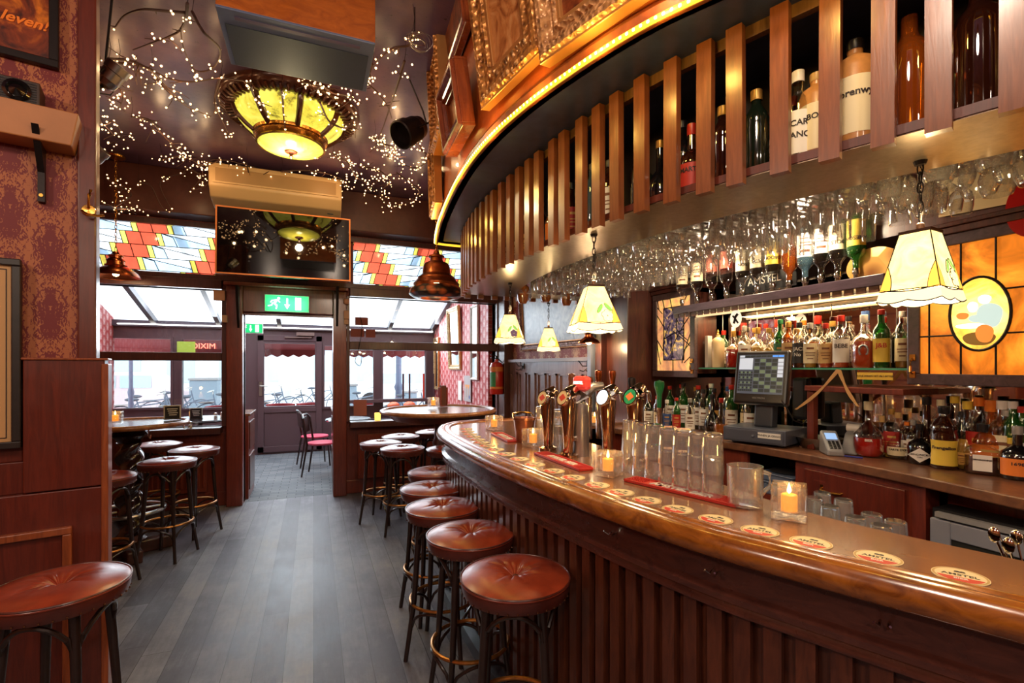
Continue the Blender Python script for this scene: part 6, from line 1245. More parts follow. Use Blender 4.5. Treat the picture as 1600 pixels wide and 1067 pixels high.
at_counter(1535, 739, 0.215, 'round', 'clear', 'white', 'black', 'brown', 0.36, text=['DISARONNO'], tsize=0.038, sq=True, words='square clear bottle of brown liqueur with white label and square black cap', group=GR, fat=1.4)
at_counter(1572, 741, 0.28, 'wine', 'black', 'white', 'silver', words='tall dark bottle with white and red label beside the square bottle', group=GR)
at_counter(1590, 748, 0.22, 'round', 'black', 'orange', 'silver', text=['1698'], tsize=0.08, words='dark flip top bottle with orange label at the right picture edge', group=GR, fat=1.25)
t = at_counter(1448, 700, 0.32, 'bulb', 'brown', None, 'black', words='big dark bottle with red and black label behind the diamond label bottle', group=GR, fat=0.95); m = MB(); m.add([(-.16, -.15, .2), (.17, -.15, .2), (.17, -.14, .42), (-.16, -.14, .36)], [(0, 1, 2, 3)]); dl = m.ob('label', lmat('red'), t); put('lettering', text_mesh('Maria', 0.09, 0.001, M_WHITEINK, shear=0.3), dl, loc=(0.0, -0.155, 0.36), rot=(pi / 2, 0, 0))
at_counter(1378, 700, 0.21, 'round', 'clear', 'gold', 'tan', 'water', 0.4, text=['BACARDI'], tsize=0.06, words='clear round bottle with gold banner label behind the red carafe', group=GR)
at_counter(1417, 703, 0.19, 'tall', 'brown', 'white', 'orange', words='small brown sauce bottle with white diamond label and orange cap', group=GR, fat=1.2)
gcol = {'clear': 'clear', 'green': 'green', 'brown': 'brown', 'black': 'black', 'dark': 'dark green', 'amber': 'amber', 'blue': 'bluish', 'stone': 'stoneware', 'cream': 'cream'}
rr = random.Random(5)
for k, (px, py, h, kd, g, lb, cp, lq) in enumerate([(1393, 690, .25, 'spirit', 'clear', 'red', 'gold', 'gold'), (1470, 702, .31, 'tall', 'clear', 'cream', 'cream', 'gold'), (1492, 704, .33, 'tall', 'clear', 'cream', 'yellow', 'gold'), (1512, 706, .31, 'bulb', 'clear', 'gold', 'yellow', 'gold'), (1530, 708, .33, 'spirit', 'clear', 'red', 'orange', 'amber'), (1548, 710, .32, 'round', 'amber', 'orange', 'orange', 'brown'), (1566, 712, .32, 'spirit', 'clear', 'cream', 'white', 'brown'), (1583, 714, .32, 'tall', 'green', 'yellow', 'white', None), (1598, 716, .30, 'wine', 'green', 'white', 'red', None), (1427, 696, .2, 'spirit', 'clear', 'white', 'silver', 'water')]):
    at_counter(px, py, h, kd, g, lb, cp, lq, 0.45, words=f'{gcol[g]} {lb}-labelled bottle with {cp} cap, {ORD[k]} in the rear row right of carafe', group='rear row of bottles on the right')
# --- left part of the back counter
front = [(1013, 668, .24, 'spirit', 'dark', 'white', 'black', None), (1027, 671, .25, 'tall', 'clear', 'cream', 'red', 'water'), (1042, 671, .22, 'spirit', 'clear', 'blue', 'white', 'water'), (1057, 673, .24, 'wine', 'green', 'red', 'red', None), (1078, 675, .24, 'spirit', 'clear', 'white', 'silver', 'water'), (1099, 672, .30, 'tall', 'clear', 'white', 'black', 'water'), (1113, 675, .27, 'bulb', 'black', None, 'black', None), (1127, 679, .25, 'bulb', 'clear', None, 'red', 'amber'), (1146, 669, .2, 'spirit', 'clear', 'white', 'white', 'water')]
for k, (px, py, h, kd, g, lb, cp, lq) in enumerate(front):
    at_counter(px, py, h, kd, g, lb, cp, lq, 0.3 if kd == 'bulb' else 0.4, words=f'{gcol[g]} bottle with {cp} cap and {lb or "no"} label, {ORD[k]} of front row from the taps', group='front row of bottles left of the till')
back = [('green', 'white', 'red'), ('dark', 'cream', 'red'), ('green', 'white', 'black'), ('clear', 'cream', 'gold'), ('dark', 'white', 'red'), ('green', 'cream', 'white'), ('brown', 'gold', 'black'), ('clear', 'blue', 'blue'), ('green', 'white', 'red'), ('dark', 'cream', 'gold'), ('dark', 'white', 'red'), ('clear', 'yellow', 'orange')]
for k, (g, lb, cp) in enumerate(back):
    y = 3.15 - k * 0.078; bottle((2.66 + 0.05 * (k % 2), y, ZC + 0.001), 0.31 + 0.015 * (k % 3), 'wine' if g != 'clear' else 'tall', g, lb, cp, words=f'{gcol[g]} wine bottle, {cp} top, {lb} label, {ORD[k]} of rear row from the grey post', group='rear row of wine bottles left of the till', name='wine_bottle')
# --- lit glass shelf
shelf = [(1146, .27, 'round', 'clear', None, 'gold', 'red', None), (1163, .30, 'spirit', 'clear', 'white', 'silver', 'gold', None), (1184, .28, 'round', 'clear', 'gold', 'gold', 'gold', None), (1201, .27, 'bulb', 'clear', None, 'gold', 'gold', None), (1219, .32, 'wine', 'green', 'green', 'green', None, None), (1232, .30, 'spirit', 'amber', 'tan', 'gold', None, None), (1249, .29, 'spirit', 'clear', 'black', 'black', 'brown', ['JACK', 'No 7']), (1266, .28, 'spirit', 'clear', 'cream', 'silver', 'gold', None), (1290, .27, 'spirit', 'clear', 'tan', 'red', 'orange', None), (1314, .31, 'spirit', 'clear', 'white', 'red', 'orange', ['BEBE']), (1350, .30, 'round', 'clear', None, 'white', 'orange', None), (1377, .32, 'wine', 'green', 'yellow', 'red', None, ['J&B'])]
for k, (px, h, kd, g, lb, cp, lq, tx) in enumerate(shelf):
    q = on_x(px, 570, 2.68); bottle((2.68, q.y, ZG + 0.001), h * 0.93, kd, g, lb, cp, lq, 0.5, text=tx, tsize=0.11, tcol=M_WHITEINK if lb == 'black' else (M_RED if lb == 'yellow' else None), words=f'{gcol[g]} bottle, {cp} cap, {lb or "no"} label, {ORD[k].replace("nearest", "first")} from the left on the glass shelf', group='spirit bottles on the lit glass shelf')
t = bpy.data.objects['liquor_bottle'] 
q = on_x(1350, 548, 2.62); m = MB(); m.tube([(0, 0.022 * cos(a), 0.028 * sin(a)) for a in [radians(-50) + radians(280) * i / 16 for i in range(17)]], 0.005, 6); o = m.ob('horseshoe_charm', M_STEEL, smooth=True); o.location = (2.615, q.y, ZG + 0.09); tag(o, 'silver horseshoe on the front of the wide orange bottle', 'charm')
for k in range(14):
    y = 2.72 - k * 0.09; g, lb, cp = back[(k * 5) % 12]; bottle((2.79, y, ZG + 0.001), 0.27 + 0.02 * (k % 3), ['spirit', 'tall', 'round'][k % 3], 'clear' if k % 3 else g, lb, cp, 'gold' if k % 2 else 'amber', 0.5, words=f'rear row bottle of the glass shelf, {lb} label, {cp} cap, {ORD[k].replace("nearest", "first")} from the left', group='rear row on the glass shelf')
t = bottle((2.68, Y_at(1122, 2.68), ZG + 0.001), 0.25, 'jug', 'cream', None, None, words='cream stoneware jug with pointed stopper on the glass shelf', name='stoneware_jug'); m = MB(); m.lathe([(0.03, 0.93), (0.05, 0.95), (0.02, 0.99), (0.035, 1.02), (0.001, 1.08)], 14); m.ob('stopper', M_BRASS, t, smooth=True)
for px, z0, w, h, lab in ((1091, 0.07, 0.05, 0.13, 'tall white carton at the left end of the glass shelf'), (1107, 0.10, 0.03, 0.13, 'narrow white carton right of the tall white carton')):
    m = MB(); m.box((-0.02, -w / 2, 0), (0.02, w / 2, h + z0)); o = m.ob('carton', lmat('white'), bevel=0.002); o.location = (2.68, Y_at(px, 2.68), ZG + 0.001); tag(o, lab, 'carton')
# --- upturned bottles on the optic shelf
opt = [('clear', 'cream', 'water', None), ('clear', 'cream', 'water', None), ('clear', None, 'pink', None), ('clear', None, 'pink', None), ('clear', 'cream', 'brown', 'RON'), ('clear', 'cream', 'water', 'KETEL'), ('clear', 'yellow', 'water', 'GORDON\'S'), ('amber', None, None, None), ('blue', 'white', None, None), ('clear', 'white', 'water', None), ('clear', 'cream', 'water', 'BOLS'), ('green', 'yellow', None, 'JAMESON')]
oxs = [1066, 1089, 1112, 1135, 1160, 1183, 1207, 1233, 1258, 1283, 1309, 1338]
for k, ((g, lb, lq, tx), px) in enumerate(zip(opt, oxs)):
    q = on_x(px, 455, 2.56); t = bottle((2.56, q.y, 2.02), 0.30, 'spirit', g, lb, None, lq, 0.4, text=[tx] if tx else None, tsize=0.09, words=f'upturned {gcol[g]} bottle on the optic shelf, {ORD[k].replace("nearest", "first")} from the left', group='upturned bottles on the optic shelf', flip=True)
    m = MB(); m.lathe([(0.05, 0.9), (0.062, 0.92), (0.062, 1.0), (0.045, 1.01), (0.045, 1.10), (0.0001, 1.10)], 14); m.ob('measure_valve', M_CHROME, t, smooth=True)
# --- bottles inside the canopy
cb = [(1585, .02, .36, 'tall', 'black', None, 'black', None), (1530, .0, .40, 'spirit', 'brown', None, 'red', None), (1510, .02, .30, 'round', 'black', None, 'black', None), (1421, .0, .38, 'spirit', 'amber', None, None, ['Beeren']), (1336, 0, .345, 'jug', 'stone', 'cream', 'black', ['Corenwyn']), (1276, .02, .30, 'jug', 'stone', 'cream', 'tan', ['BOLS']), (1247, 0, .32, 'spirit', 'clear', 'white', 'white', ['BACARDÍ', 'BLANCA']), (1182, 0, .31, 'monk', 'dark', None, 'gold', None), (1129, 0, .30, 'monk', 'brown', None, 'gold', None), (1081, 0, .28, 'round', 'brown', 'red', 'red', ['MARTINI']), (1067, .05, .33, 'wine', 'black', 'cream', 'black', None), (1031, 0, .27, 'bulb', 'black', None, 'gold', None), (1000, .03, .32, 'wine', 'black', None, 'gold', None), (952, 0, .30, 'spirit', 'brown', 'white', 'black', None), (925, 0, .33, 'tall', 'blue', None, 'black', None), (893, 0, .3, 'spirit', 'brown', 'red', 'black', None), (868, 0, .3, 'round', 'amber', 'orange', 'gold', None), (846, 0, .3, 'wine', 'black', None, 'gold', None), (822, 0, .28, 'spirit', 'brown', 'tan', 'tan', None), (803, 0, .3, 'wine', 'dark', 'white', 'red', None), (786, 0, .3, 'spirit', 'clear', 'cream', 'gold', 'x'), (771, 0, .3, 'wine', 'dark', None, 'green', None)]
scp = off(sp, 0.15)
for k, (px, dd, h, kd, g, lb, cp, tx) in enumerate(cb):
    best = None
    for i in range(len(scp) - 1):
        r = ray(px, HOR).to_2d(); a, b = scp[i], scp[i + 1]; d = b - a; den = r.x * d.y - r.y * d.x
        if abs(den) > 1e-9:
            s = (a.x * d.y - a.y * d.x) / den; u = (a.x * r.y - a.y * r.x) / den
            if 0 <= u <= 1 and s > 0: best = a + d * u; break
    if best is None: continue
    n = (best - Vector((0, 0))).normalized(); p = best + n * dd; side = 'camera'
    bottle((p.x, p.y, ZK + 0.031), h * 0.98, kd, g, lb, cp, None, text=tx if isinstance(tx, list) else None, tsize=0.085, words=f'{gcol[g]} bottle behind the canopy slats, {ORD[k]} from the camera end', group='bottles behind the canopy slats')
for k in range(14):
    i = 20 + k * 6
    if i >= len(scp): break
    q = off(sp, 0.26)[i]; g, lb, cp = back[(k * 7) % 12]; bottle((q.x, q.y, ZK + 0.031), 0.27 + 0.02 * (k % 3), ['wine', 'spirit', 'round'][k % 3], g if k % 2 else 'brown', lb, cp, words=f'{lb}-labelled bottle, {cp} cap, inner row of the canopy, {ORD[k]} from the camera', group='inner row of bottles in the canopy')

# ================================================================== HANGING GLASSES
def stem_proto(kind):
    P = {'wine': [(0.034, 0), (0.034, 0.002), (0.008, 0.006), (0.0042, 0.015), (0.0042, 0.085), (0.012, 0.095), (0.034, 0.12), (0.039, 0.145), (0.036, 0.175), (0.031, 0.20)], 'balloon': [(0.036, 0), (0.036, 0.002), (0.008, 0.006), (0.005, 0.012), (0.005, 0.055), (0.018, 0.062), (0.046, 0.085), (0.054, 0.115), (0.05, 0.15), (0.04, 0.175)], 'flute': [(0.03, 0), (0.03, 0.002), (0.007, 0.006), (0.004, 0.012), (0.004, 0.08), (0.012, 0.095), (0.024, 0.13), (0.027, 0.17), (0.024, 0.225)], 'tulip': [(0.036, 0), (0.036, 0.002), (0.008, 0.006), (0.006, 0.012), (0.006, 0.035), (0.02, 0.045), (0.036, 0.08), (0.034, 0.12), (0.038, 0.17)]}[kind]
    m = MB(); m.lathe([(0.0001, 0)] + P + [(P[-1][0] - 0.0015, P[-1][1] - 0.001)] + [(max(0.0001, r - 0.002), z) for r, z in reversed(P[5:-1])], 20, Matrix.Diagonal((1, 1, -1, 1))); return m.mesh(kind + '_glass', M_GLASS, True)
for yy in (1.75, 2.45):  # small spotlights added to brighten the upturned bottles
    t = thing('added_rack_light', f'added tiny spotlight under the glass rack brightening the upturned bottles, {"near" if yy < 2 else "far"} one', 'spotlight', (2.32, yy, 2.34), rot=(0, radians(28), 0)); m = MB(); m.lathe([(0.02, 0.05), (0.028, 0.045), (0.03, 0), (0.026, 0), (0.022, 0.03), (0.0001, 0.032)], 16); m.ob('housing', M_IRON, t, smooth=True); m = MB(); m.tube([(0, 0, .05), (0, 0, .36)], .004, 6); m.ob('stem', M_IRON, t)
    lamp('POINT', (2.33, yy, 2.30), 8, (1, .8, .55), .03)
SP = {k: stem_proto(k) for k in ('wine', 'balloon', 'flute', 'tulip')}
RAIL = lambda i: ORD[i] if i < 25 else 'very far ' + ORD[i - 25]
ZR = 2.30; cnt = {}
def ie_x(y):
    for a, b in zip(ip, ip[1:]):
        if a.y <= y <= b.y: return a.x + (b.x - a.x) * (y - a.y) / (b.y - a.y)
    return ip[-1].x
rk = thing('glass_rack', 'dark rack of metal rails under the ceiling that holds the hanging glasses', 'rack', (1.9, 2.0, ZR)); m = MB(); br = MB(); i = 0; y = 0.72
WHERE = {0: 'over the near end of the bar', 1: 'above the till side of the bar', 2: 'in the middle rack over the bar', 3: 'in the far rack over the bar'}
while y < 3.5:
    x0 = ie_x(y) + 0.03; x1 = 2.30; zone = 0 if y < 1.25 else 1 if y < 1.75 else 2 if y < 2.3 else 3
    kind = ['balloon', 'tulip', 'balloon', 'wine'][zone] if i % 3 else ['wine', 'flute', 'wine', 'flute'][zone]
    for s in (-0.02, 0.02): m.box((x0 - 1.9, y + s - 0.004 - 2.0, 0.004), (x1 - 1.9, y + s + 0.004 - 2.0, 0.010)); 
    br.box((x0 - 1.9, y - 0.04 - 2.0, 0.045), (x1 - 1.9, y + 0.04 - 2.0, 0.055))
    for xx in (x0 + 0.02, (x0 + x1) / 2, x1 - 0.02):
        for s in (-0.026, 0.026): m.box((xx - 1.904, y + s - 0.003 - 2.0, 0.004), (xx - 1.896, y + s + 0.003 - 2.0, 0.05))
    x = x0 + 0.045; step = 0.112 if kind == 'balloon' else 0.086; n_ = 0
    while x < x1 - 0.04 and n_ < 10:
        o = put(kind + '_glass', SP[kind]); s = 0.95 + 0.1 * rr.random(); o.location = (x, y + rr.uniform(-0.004, 0.004), ZR + 0.012); o.scale = (s, s, s); o.rotation_euler = (rr.uniform(-.03, .03), rr.uniform(-.03, .03), 0)
        tag(o, {'balloon': 'wide balloon glass', 'tulip': 'short tulip beer glass', 'wine': 'stemmed wine glass', 'flute': 'slim flute glass'}[kind] + f' hanging upside down, {ORD[n_]} from the aisle on the {RAIL(i)} rail', 'glass', 'hanging glasses ' + WHERE[zone]); x += step; n_ += 1
    y += 0.118 if kind == 'balloon' else 0.095; i += 1
for xx in (1.95, 2.2, 2.4): br.box((xx - 1.91, 0.65 - 2, 0.055), (xx - 1.89, 3.5 - 2, 0.42))
m.ob('rails', M_STEEL, rk); br.ob('boards', M_DARK, rk)
# ================================================================== TILL AND COUNTER CLUTTER
tl = thing('cash_register', 'black touch screen till on a grey cash drawer', 'cash register', (2.53, 2.165, ZC + 0.001), radians(-72)); LT = lambda m, n, mt, **k: m.ob(n, mt, tl, **k)
m = MB(); m.box((-0.18, -0.13, 0.015), (0.18, 0.2, 0.10)); m.box((-0.15, -0.08, 0), (-0.12, 0.1, 0.015)); m.box((0.12, -0.08, 0), (0.15, 0.1, 0.015)); dr = LT(m, 'cash_drawer', plain('slate_metal', rgb(92, 96, 112), 0.4, 0.5), bevel=0.004)
m = MB(); m.box((-0.165, -0.134, 0.025), (0.165, -0.13, 0.09)); m.lathe([(0.0001, 0), (0.009, 0), (0.009, 0.006), (0.0001, 0.008)], 12, Matrix.Translation((0.0, -0.134, 0.055)) @ Matrix.Rotation(pi / 2, 4, 'X')); m.ob('drawer_front', plain('slate_metal_2', rgb(104, 108, 124), 0.35, 0.5), dr, bevel=0.002)
m = MB(); m.box((0.03, -0.137, 0.05), (0.155, -0.134, 0.082)); st = m.ob('paper_label', lmat('white'), dr); put('lettering', text_mesh('PINNEN JA GRAAG', 0.0155, 0.0002, M_INK, bold=0.0003), dr, loc=(0.0925, -0.1375, 0.066), rot=(pi / 2, 0, 0))
m = MB(); m.box((-0.05, -0.02, 0.10), (0.06, 0.06, 0.24)); LT(m, 'stand', plain('dark_grey_plastic', rgb(58, 62, 72), 0.35), bevel=0.01, rot=(radians(-6), 0, 0))
sc = bpy.data.objects.new('monitor', None); m = MB(); m.box((-0.155, -0.045, 0.0), (0.155, 0.0, 0.325)); mon = LT(m, 'monitor', plain('till_bezel', rgb(38, 34, 34), 0.3), bevel=0.012, loc=(0.0, -0.02, 0.235), rot=(radians(-10), 0, 0))
m = MB(); m.box((-0.158, -0.03, -0.003), (0.158, 0.012, 0.328)); m.ob('metal_surround', M_STEEL, mon, bevel=0.012)
m = MB(); m.box((-0.132, -0.0465, 0.06), (0.132, -0.0455, 0.30)); m.ob('screen', emit('till_screen', rgb(70, 74, 84), 0.45), mon)
W2 = [('key_row_light', emit('key_grey', rgb(176, 184, 196), 0.5)), ('key_row_blue', emit('key_blue', rgb(70, 130, 210), 0.6)), ('key_row_dark', emit('key_dark', rgb(44, 48, 46), 0.3)), ('key_row_green', emit('key_green', rgb(96, 110, 84), 0.4))]
ks = [MB() for _ in range(4)]
def key(i, x0, z0, x1, z1): ks[i].box((-0.13 + x0 * 0.26, -0.0475, 0.062 + z0 * 0.236), (-0.13 + x1 * 0.26, -0.0465, 0.062 + z1 * 0.236))
key(0, 0.01, .62, .32, .92)
for j in range(8): key(1 if j > 5 else (0 if j == 0 else 2), 0.01 + j * .124, .94, .125 + j * .124, .99)
for j in range(9):
    for k in range(5): key(0 if k == 4 and j > 3 else (2 if (j + k) % 3 else 3), .36 + k * .13, .04 + j * .097, .475 + k * .13, .12 + j * .097)
for j in range(8):
    for k in range(7): key(3 if (j * k) % 2 else 2, .01 + k * .047, .05 + j * .067, .05 + k * .047, .10 + j * .067)
for (nm, mt), k in zip(W2, ks): o = k.ob(nm, mt, mon); o['kind'] = 'stuff'
put('lettering', text_mesh('VECTRON', 0.016, 0.0002, M_GREY), mon, loc=(0, -0.0462, 0.035), rot=(pi / 2, 0, 0)); 
m = MB(); m.tube([(0.12, -0.05, 0.28), (0.16, -0.08, 0.24), (0.2, -0.07, 0.16), (0.23, -0.02, 0.14), (0.25, 0.05, 0.18)], 0.004, 6); LT(m, 'curled_cable', M_IRON, smooth=True)
def obj1(name, label, cat, mb, mat, loc, rz=0, **k): o = mb.ob(name, mat, **k); o.location = loc; o.rotation_euler = (0, 0, rz); return tag(o, label, cat)
t = thing('card_reader', 'grey card payment terminal with tiny blue screen beside the till', 'card reader', (2.56, Y_at(1300, 2.56), ZC + 0.001), radians(-40)); m = MB()
m.add([(-.04, -.07, 0), (.04, -.07, 0), (.045, .07, 0), (-.045, .07, 0), (-.035, -.07, .03), (.035, -.07, .03), (.04, .07, .12), (-.04, .07, .12)], [(0, 3, 2, 1), (4, 5, 6, 7), (0, 1, 5, 4), (1, 2, 6, 5), (2, 3, 7, 6), (3, 0, 4, 7)]); m.ob('housing', M_GREY, t, bevel=0.008)
R_ = Matrix.Rotation(atan2(.09, .14), 4, 'X'); m = MB(); m.box((-.026, 0.085, 0.004), (.026, .135, 0.0055), Matrix.Translation((0, -.07, .03)) @ R_); m.ob('screen', emit('reader_screen', rgb(120, 150, 190), 0.8), t); m = MB()
for i in range(3):
    for j in range(4): m.box((-.024 + i * .018, 0.012 + j * .016, .003), (-.012 + i * .018, .023 + j * .016, .006), Matrix.Translation((0, -.07, .03)) @ R_)
m.ob('keypad', M_BLACK, t)['kind'] = 'stuff'
t = thing('card_reader', 'second pale grey card terminal leaning behind the first one', 'card reader', (2.68, Y_at(1332, 2.68), ZC + 0.001), radians(-75)); m = MB(); m.add([(-.04, -.06, 0), (.04, -.06, 0), (.045, .06, 0), (-.045, .06, 0), (-.03, -.02, .11), (.03, -.02, .11), (.03, .05, .14), (-.03, .05, .14)], [(0, 3, 2, 1), (4, 5, 6, 7), (0, 1, 5, 4), (1, 2, 6, 5), (2, 3, 7, 6), (3, 0, 4, 7)]); m.ob('housing', M_GREY, t, bevel=0.01); m = MB(); m.tube([(-.03, 0.02, .135), (.03, 0.02, .135)], 0.022, 12); m.ob('paper_roll', M_WHITE, t, smooth=True)
for k, (px, py, dz, a, lab) in enumerate(((1275, 700, 0, 0.5, 'lowest thin wooden board in the pile before the card reader'), (1300, 702, 0.006, 0.8, 'middle thin wooden board in the pile before the card reader'), (1318, 697, 0.012, 0.35, 'top thin wooden board in the pile before the card reader'))):
    m = MB(); m.box((-0.12, -0.05, 0), (0.12, 0.05, 0.005)); q = on_z(px, py, ZC); o = obj1('menu_board', lab, 'board', m, M_BACK, (q.x + .06, q.y, ZC + 0.0008 + dz), a - 1.4); o['group'] = 'thin menu boards'
m = MB(); m.tube([(0, 0, 0.004), (0.12, 0, 0.004)], 0.004, 8); q = on_z(1305, 712, ZC); obj1('pen', 'blue pen on the back counter before the red carafe', 'pen', m, plain('blue_pen', rgb(40, 50, 140), 0.3), (q.x, q.y, ZC + 0.0008), -1.2)
m = MB(); m.lathe([(0.0001, 0), (0.03, 0), (0.04, 0.015), (0.037, 0.016), (0.028, 0.004), (0.0001, 0.004)], 24); q = on_z(1069, 676, ZC); obj1('white_saucer', 'small white saucer on the back counter left of the till', 'saucer', m, M_WHITE, (q.x, q.y, ZC + 0.001), smooth=True)
m = MB(); m.lathe([(0.0001, 0), (0.09, 0), (0.12, 0.06), (0.117, 0.06), (0.087, 0.004), (0.0001, 0.004)], 28); q = on_z(1262, 688, ZC); obj1('metal_bowl', 'dull metal bowl to the right of the cash drawer', 'bowl', m, M_STEEL, (min(q.x, 2.7), 1.93, ZC + 0.001), smooth=True)
m = MB(); m.box((-0.06, -0.07, 0), (0.06, 0.07, 0.07)); q = on_z(1155, 672, ZC); obj1('receipt_printer', 'dark receipt printer behind the cash drawer', 'printer', m, M_BLACK, (2.72, 2.55, ZC + 0.001), 0.3, bevel=0.015)
# black phone hanging in the recess, ribbon
m = MB(); m.box((-0.03, -0.05, 0), (0.03, 0.05, 0.26)); t = obj1('wall_telephone', 'black wall telephone in the recess right of the till screen', 'telephone', m, M_BLACK, (2.8, 1.99 + 0.12, ZC + 0.14), bevel=0.02)
for a, b, lab in (((1310, 578), (1243, 640), 'tan ribbon hanging from the glass shelf down to the till'), ((1310, 578), (1340, 635), 'tan ribbon hanging from the glass shelf towards the red carafe')):
    p = on_x(*a, 2.585); q = on_x(*b, 2.56); m = MB(); vs = []; N = 14
    for i in range(N + 1):
        u = i / N; c = p.lerp(q, u) + Vector((0, 0, -0.02 * sin(pi * u))); w = 0.012 * (0.5 + 0.5 * abs(cos(u * 5))); vs += [c + Vector((0.003, -w, 0)), c + Vector((0.003, w, w * .3)), c + Vector((0, w, w * .3)), c + Vector((0, -w, 0))]
    m.add(vs, [(i * 4 + k, i * 4 + (k + 1) % 4, i * 4 + 4 + (k + 1) % 4, i * 4 + 4 + k) for i in range(N) for k in range(4)]); o = m.ob('ribbon', plain('tan_ribbon', rgb(190, 140, 84), 0.5), smooth=True); tag(o, lab, 'ribbon')
# cutlery pot
q = on_z(1568, 860, 1.02); cp_ = thing('cutlery_pot', 'steel pot full of forks and spoons behind the counter at the right edge', 'cutlery pot', (1.74, 0.66, ZW + 0.0)); m = MB(); m.lathe([(0.0001, 0), (0.05, 0), (0.052, 0.07), (0.049, 0.07), (0.047, 0.004), (0.0001, 0.004)], 24); m.ob('pot', M_STEEL, cp_, smooth=True)
for k in range(11):
    a = 2.4 * k; r0 = 0.012 + 0.02 * ((k * 37 % 10) / 10); o_ = Vector((r0 * cos(a), r0 * sin(a), 0.01)); d = Vector((0.35 * cos(a), 0.35 * sin(a), 1)).normalized(); e = o_ + d * (0.13 + 0.02 * (k % 3)); m = MB(); m.tube([o_, o_ + d * 0.08, e], [0.003, 0.0025, 0.003], 6)
    if k % 2: m.sphere(tuple(e + d * 0.018), 0.016, 10, 6, sc=(0.35, 0.85, 1.35))
    else:
        for s in (-1, 0, 1): m.tube([e, e + Vector((0.006 * s, 0.004 * s, 0.01)), e + d * 0.045 + Vector((0.006 * s, 0.004 * s, 0))], 0.0016, 5)
    o = m.ob('spoon' if k % 2 else 'fork', M_CHROME, smooth=True); o.location = (1.74, 0.66, ZW + 0.002); tag(o, ('shiny spoon' if k % 2 else 'fork with thin tines') + f' standing in the steel pot behind the counter, {ORD[k // 2].replace("nearest", "first")} clockwise', 'cutlery', 'forks and spoons in the steel pot')
# upper right boards: sign roundels, posters, red round sign
def board(name, label, cat, px, py, w, h, mat, x=2.612, tilt=0, roundy=False, d=0.006):
    q = on_x(px, py, x); t = thing(name, label, cat, (x, q.y, q.z), rot=(tilt, 0, 0)); m = MB()
    if roundy: m.lathe([(0.0001, d), (w / 2, d), (w / 2, 0), (0.0001, 0)], 32, Matrix.Rotation(-pi / 2, 4, 'Y') @ Matrix.Diagonal((h / w, 1, 1, 1)))
    else: m.box((-d, -w / 2, -h / 2), (0, w / 2, h / 2))
    m.ob('plate', mat, t); return t
t = board('round_sticker', 'round cream sticker with small lettering on the dark upper boards', 'sticker', 1522, 364, 0.10, 0.10, plain('cream_sticker', rgb(196, 172, 140), 0.5), roundy=True); put('lettering', text_mesh('The Bar In\nAmsterdam', 0.016, 0.0003, M_INK, shear=.2), t, loc=(-0.008, 0, 0), rot=(pi / 2, 0, -pi / 2))
board('crest_sticker', 'small green and white crest sticker right of the round cream sticker', 'sticker', 1560, 353, 0.075, 0.08, plain('crest_paper', rgb(190, 186, 150), 0.5, var=0.7, scale=60), roundy=True)
t = board('cream_poster', 'cream poster on the upper boards behind the large hanging glasses', 'poster', 1545, 295, 0.34, 0.16, plain('poster_cream', rgb(206, 176, 126), 0.5), tilt=0.05); put('lettering', text_mesh('A', 0.12, 0.0005, M_WHITEINK, bold=.002), t, loc=(-0.008, 0.1, 0), rot=(pi / 2, 0, -pi / 2))
board('red_round_sign', 'dark red round enamel sign at the right edge above the amber cabinet', 'sign', 1616, 322, 0.16, 0.24, plain('enamel_red', rgb(170, 24, 22), 0.2, coat=0.6), roundy=True, x=2.60, d=0.015)
t = board('oval_tray_sign', 'shiny oval tray leaning on the optic shelf behind the near tiffany lamp', 'tray', 1365, 415, 0.26, 0.18, carved('painted_tray', rgb(224, 170, 90), rgb(120, 50, 30), 9, 0.3), roundy=True, x=2.58)
board('framed_print', 'large dull framed print on the upper boards left of the upturned bottles', 'picture', 1010, 425, 0.36, 0.26, painting_mat('dull_print', rgb(70, 52, 40), rgb(104, 80, 58), rgb(150, 118, 84)), tilt=-0.15, x=2.60)
t = board('black_beer_sign', 'black sign with white lettering behind the upturned bottles', 'sign', 1195, 440, 0.44, 0.11, M_BLACK, x=2.612); put('lettering', text_mesh('AMSTEL', 0.07, 0.0005, M_WHITEINK), t, loc=(-0.008, 0.0, 0.01), rot=(pi / 2, 0, -pi / 2))
# ================================================================== SIDE WALL PICTURE, HOOKS
q = on_x(870, 515, 2.42); picture('big slate grey picture in carved dark frame on the side wall behind the lamps', 2.44, 4.75, 2.08, -pi / 2, 1.75, 0.66, 0.07, 0.05, carved('dark_carved', rgb(150, 116, 110), rgb(60, 40, 40), 50, 0.4), painting_mat('slate_canvas', rgb(84, 92, 112), rgb(120, 126, 144), rgb(150, 152, 164)), 0.05)
for py_, lab in ((5.5, 'iron coat hooks on the side wall by the front window'), (3.95, 'iron coat hooks on the side wall beside the grey post')):
    m = MB()
    for s in (-1, 1):
        m.tube([(0, 0, 0), (-0.05, 0.04 * s, 0.0), (-0.07, 0.08 * s, 0.05)], 0.005, 6); m.tube([(0, 0, 0), (-0.04, 0.04 * s, -0.05), (-0.07, 0.06 * s, -0.04)], 0.005, 6)
    m.cbox((0.0, 0, 0), (0.01, 0.05, 0.07)); obj1('coat_hook', lab, 'coat hook', m, M_IRON, (2.395, py_, 1.55), smooth=True)
t = thing('fire_extinguisher', 'red fire extinguisher with yellow bands on the post right of the front window', 'fire extinguisher', (2.24, 6.03, 1.18)); m = MB(); m.lathe([(0.0001, 0), (0.085, 0), (0.09, 0.02), (0.09, 0.36), (0.07, 0.41), (0.025, 0.43), (0.025, 0.46)], 28); m.ob('cylinder', plain('extinguisher_red', rgb(190, 40, 28), 0.3, coat=0.4), t, smooth=True)
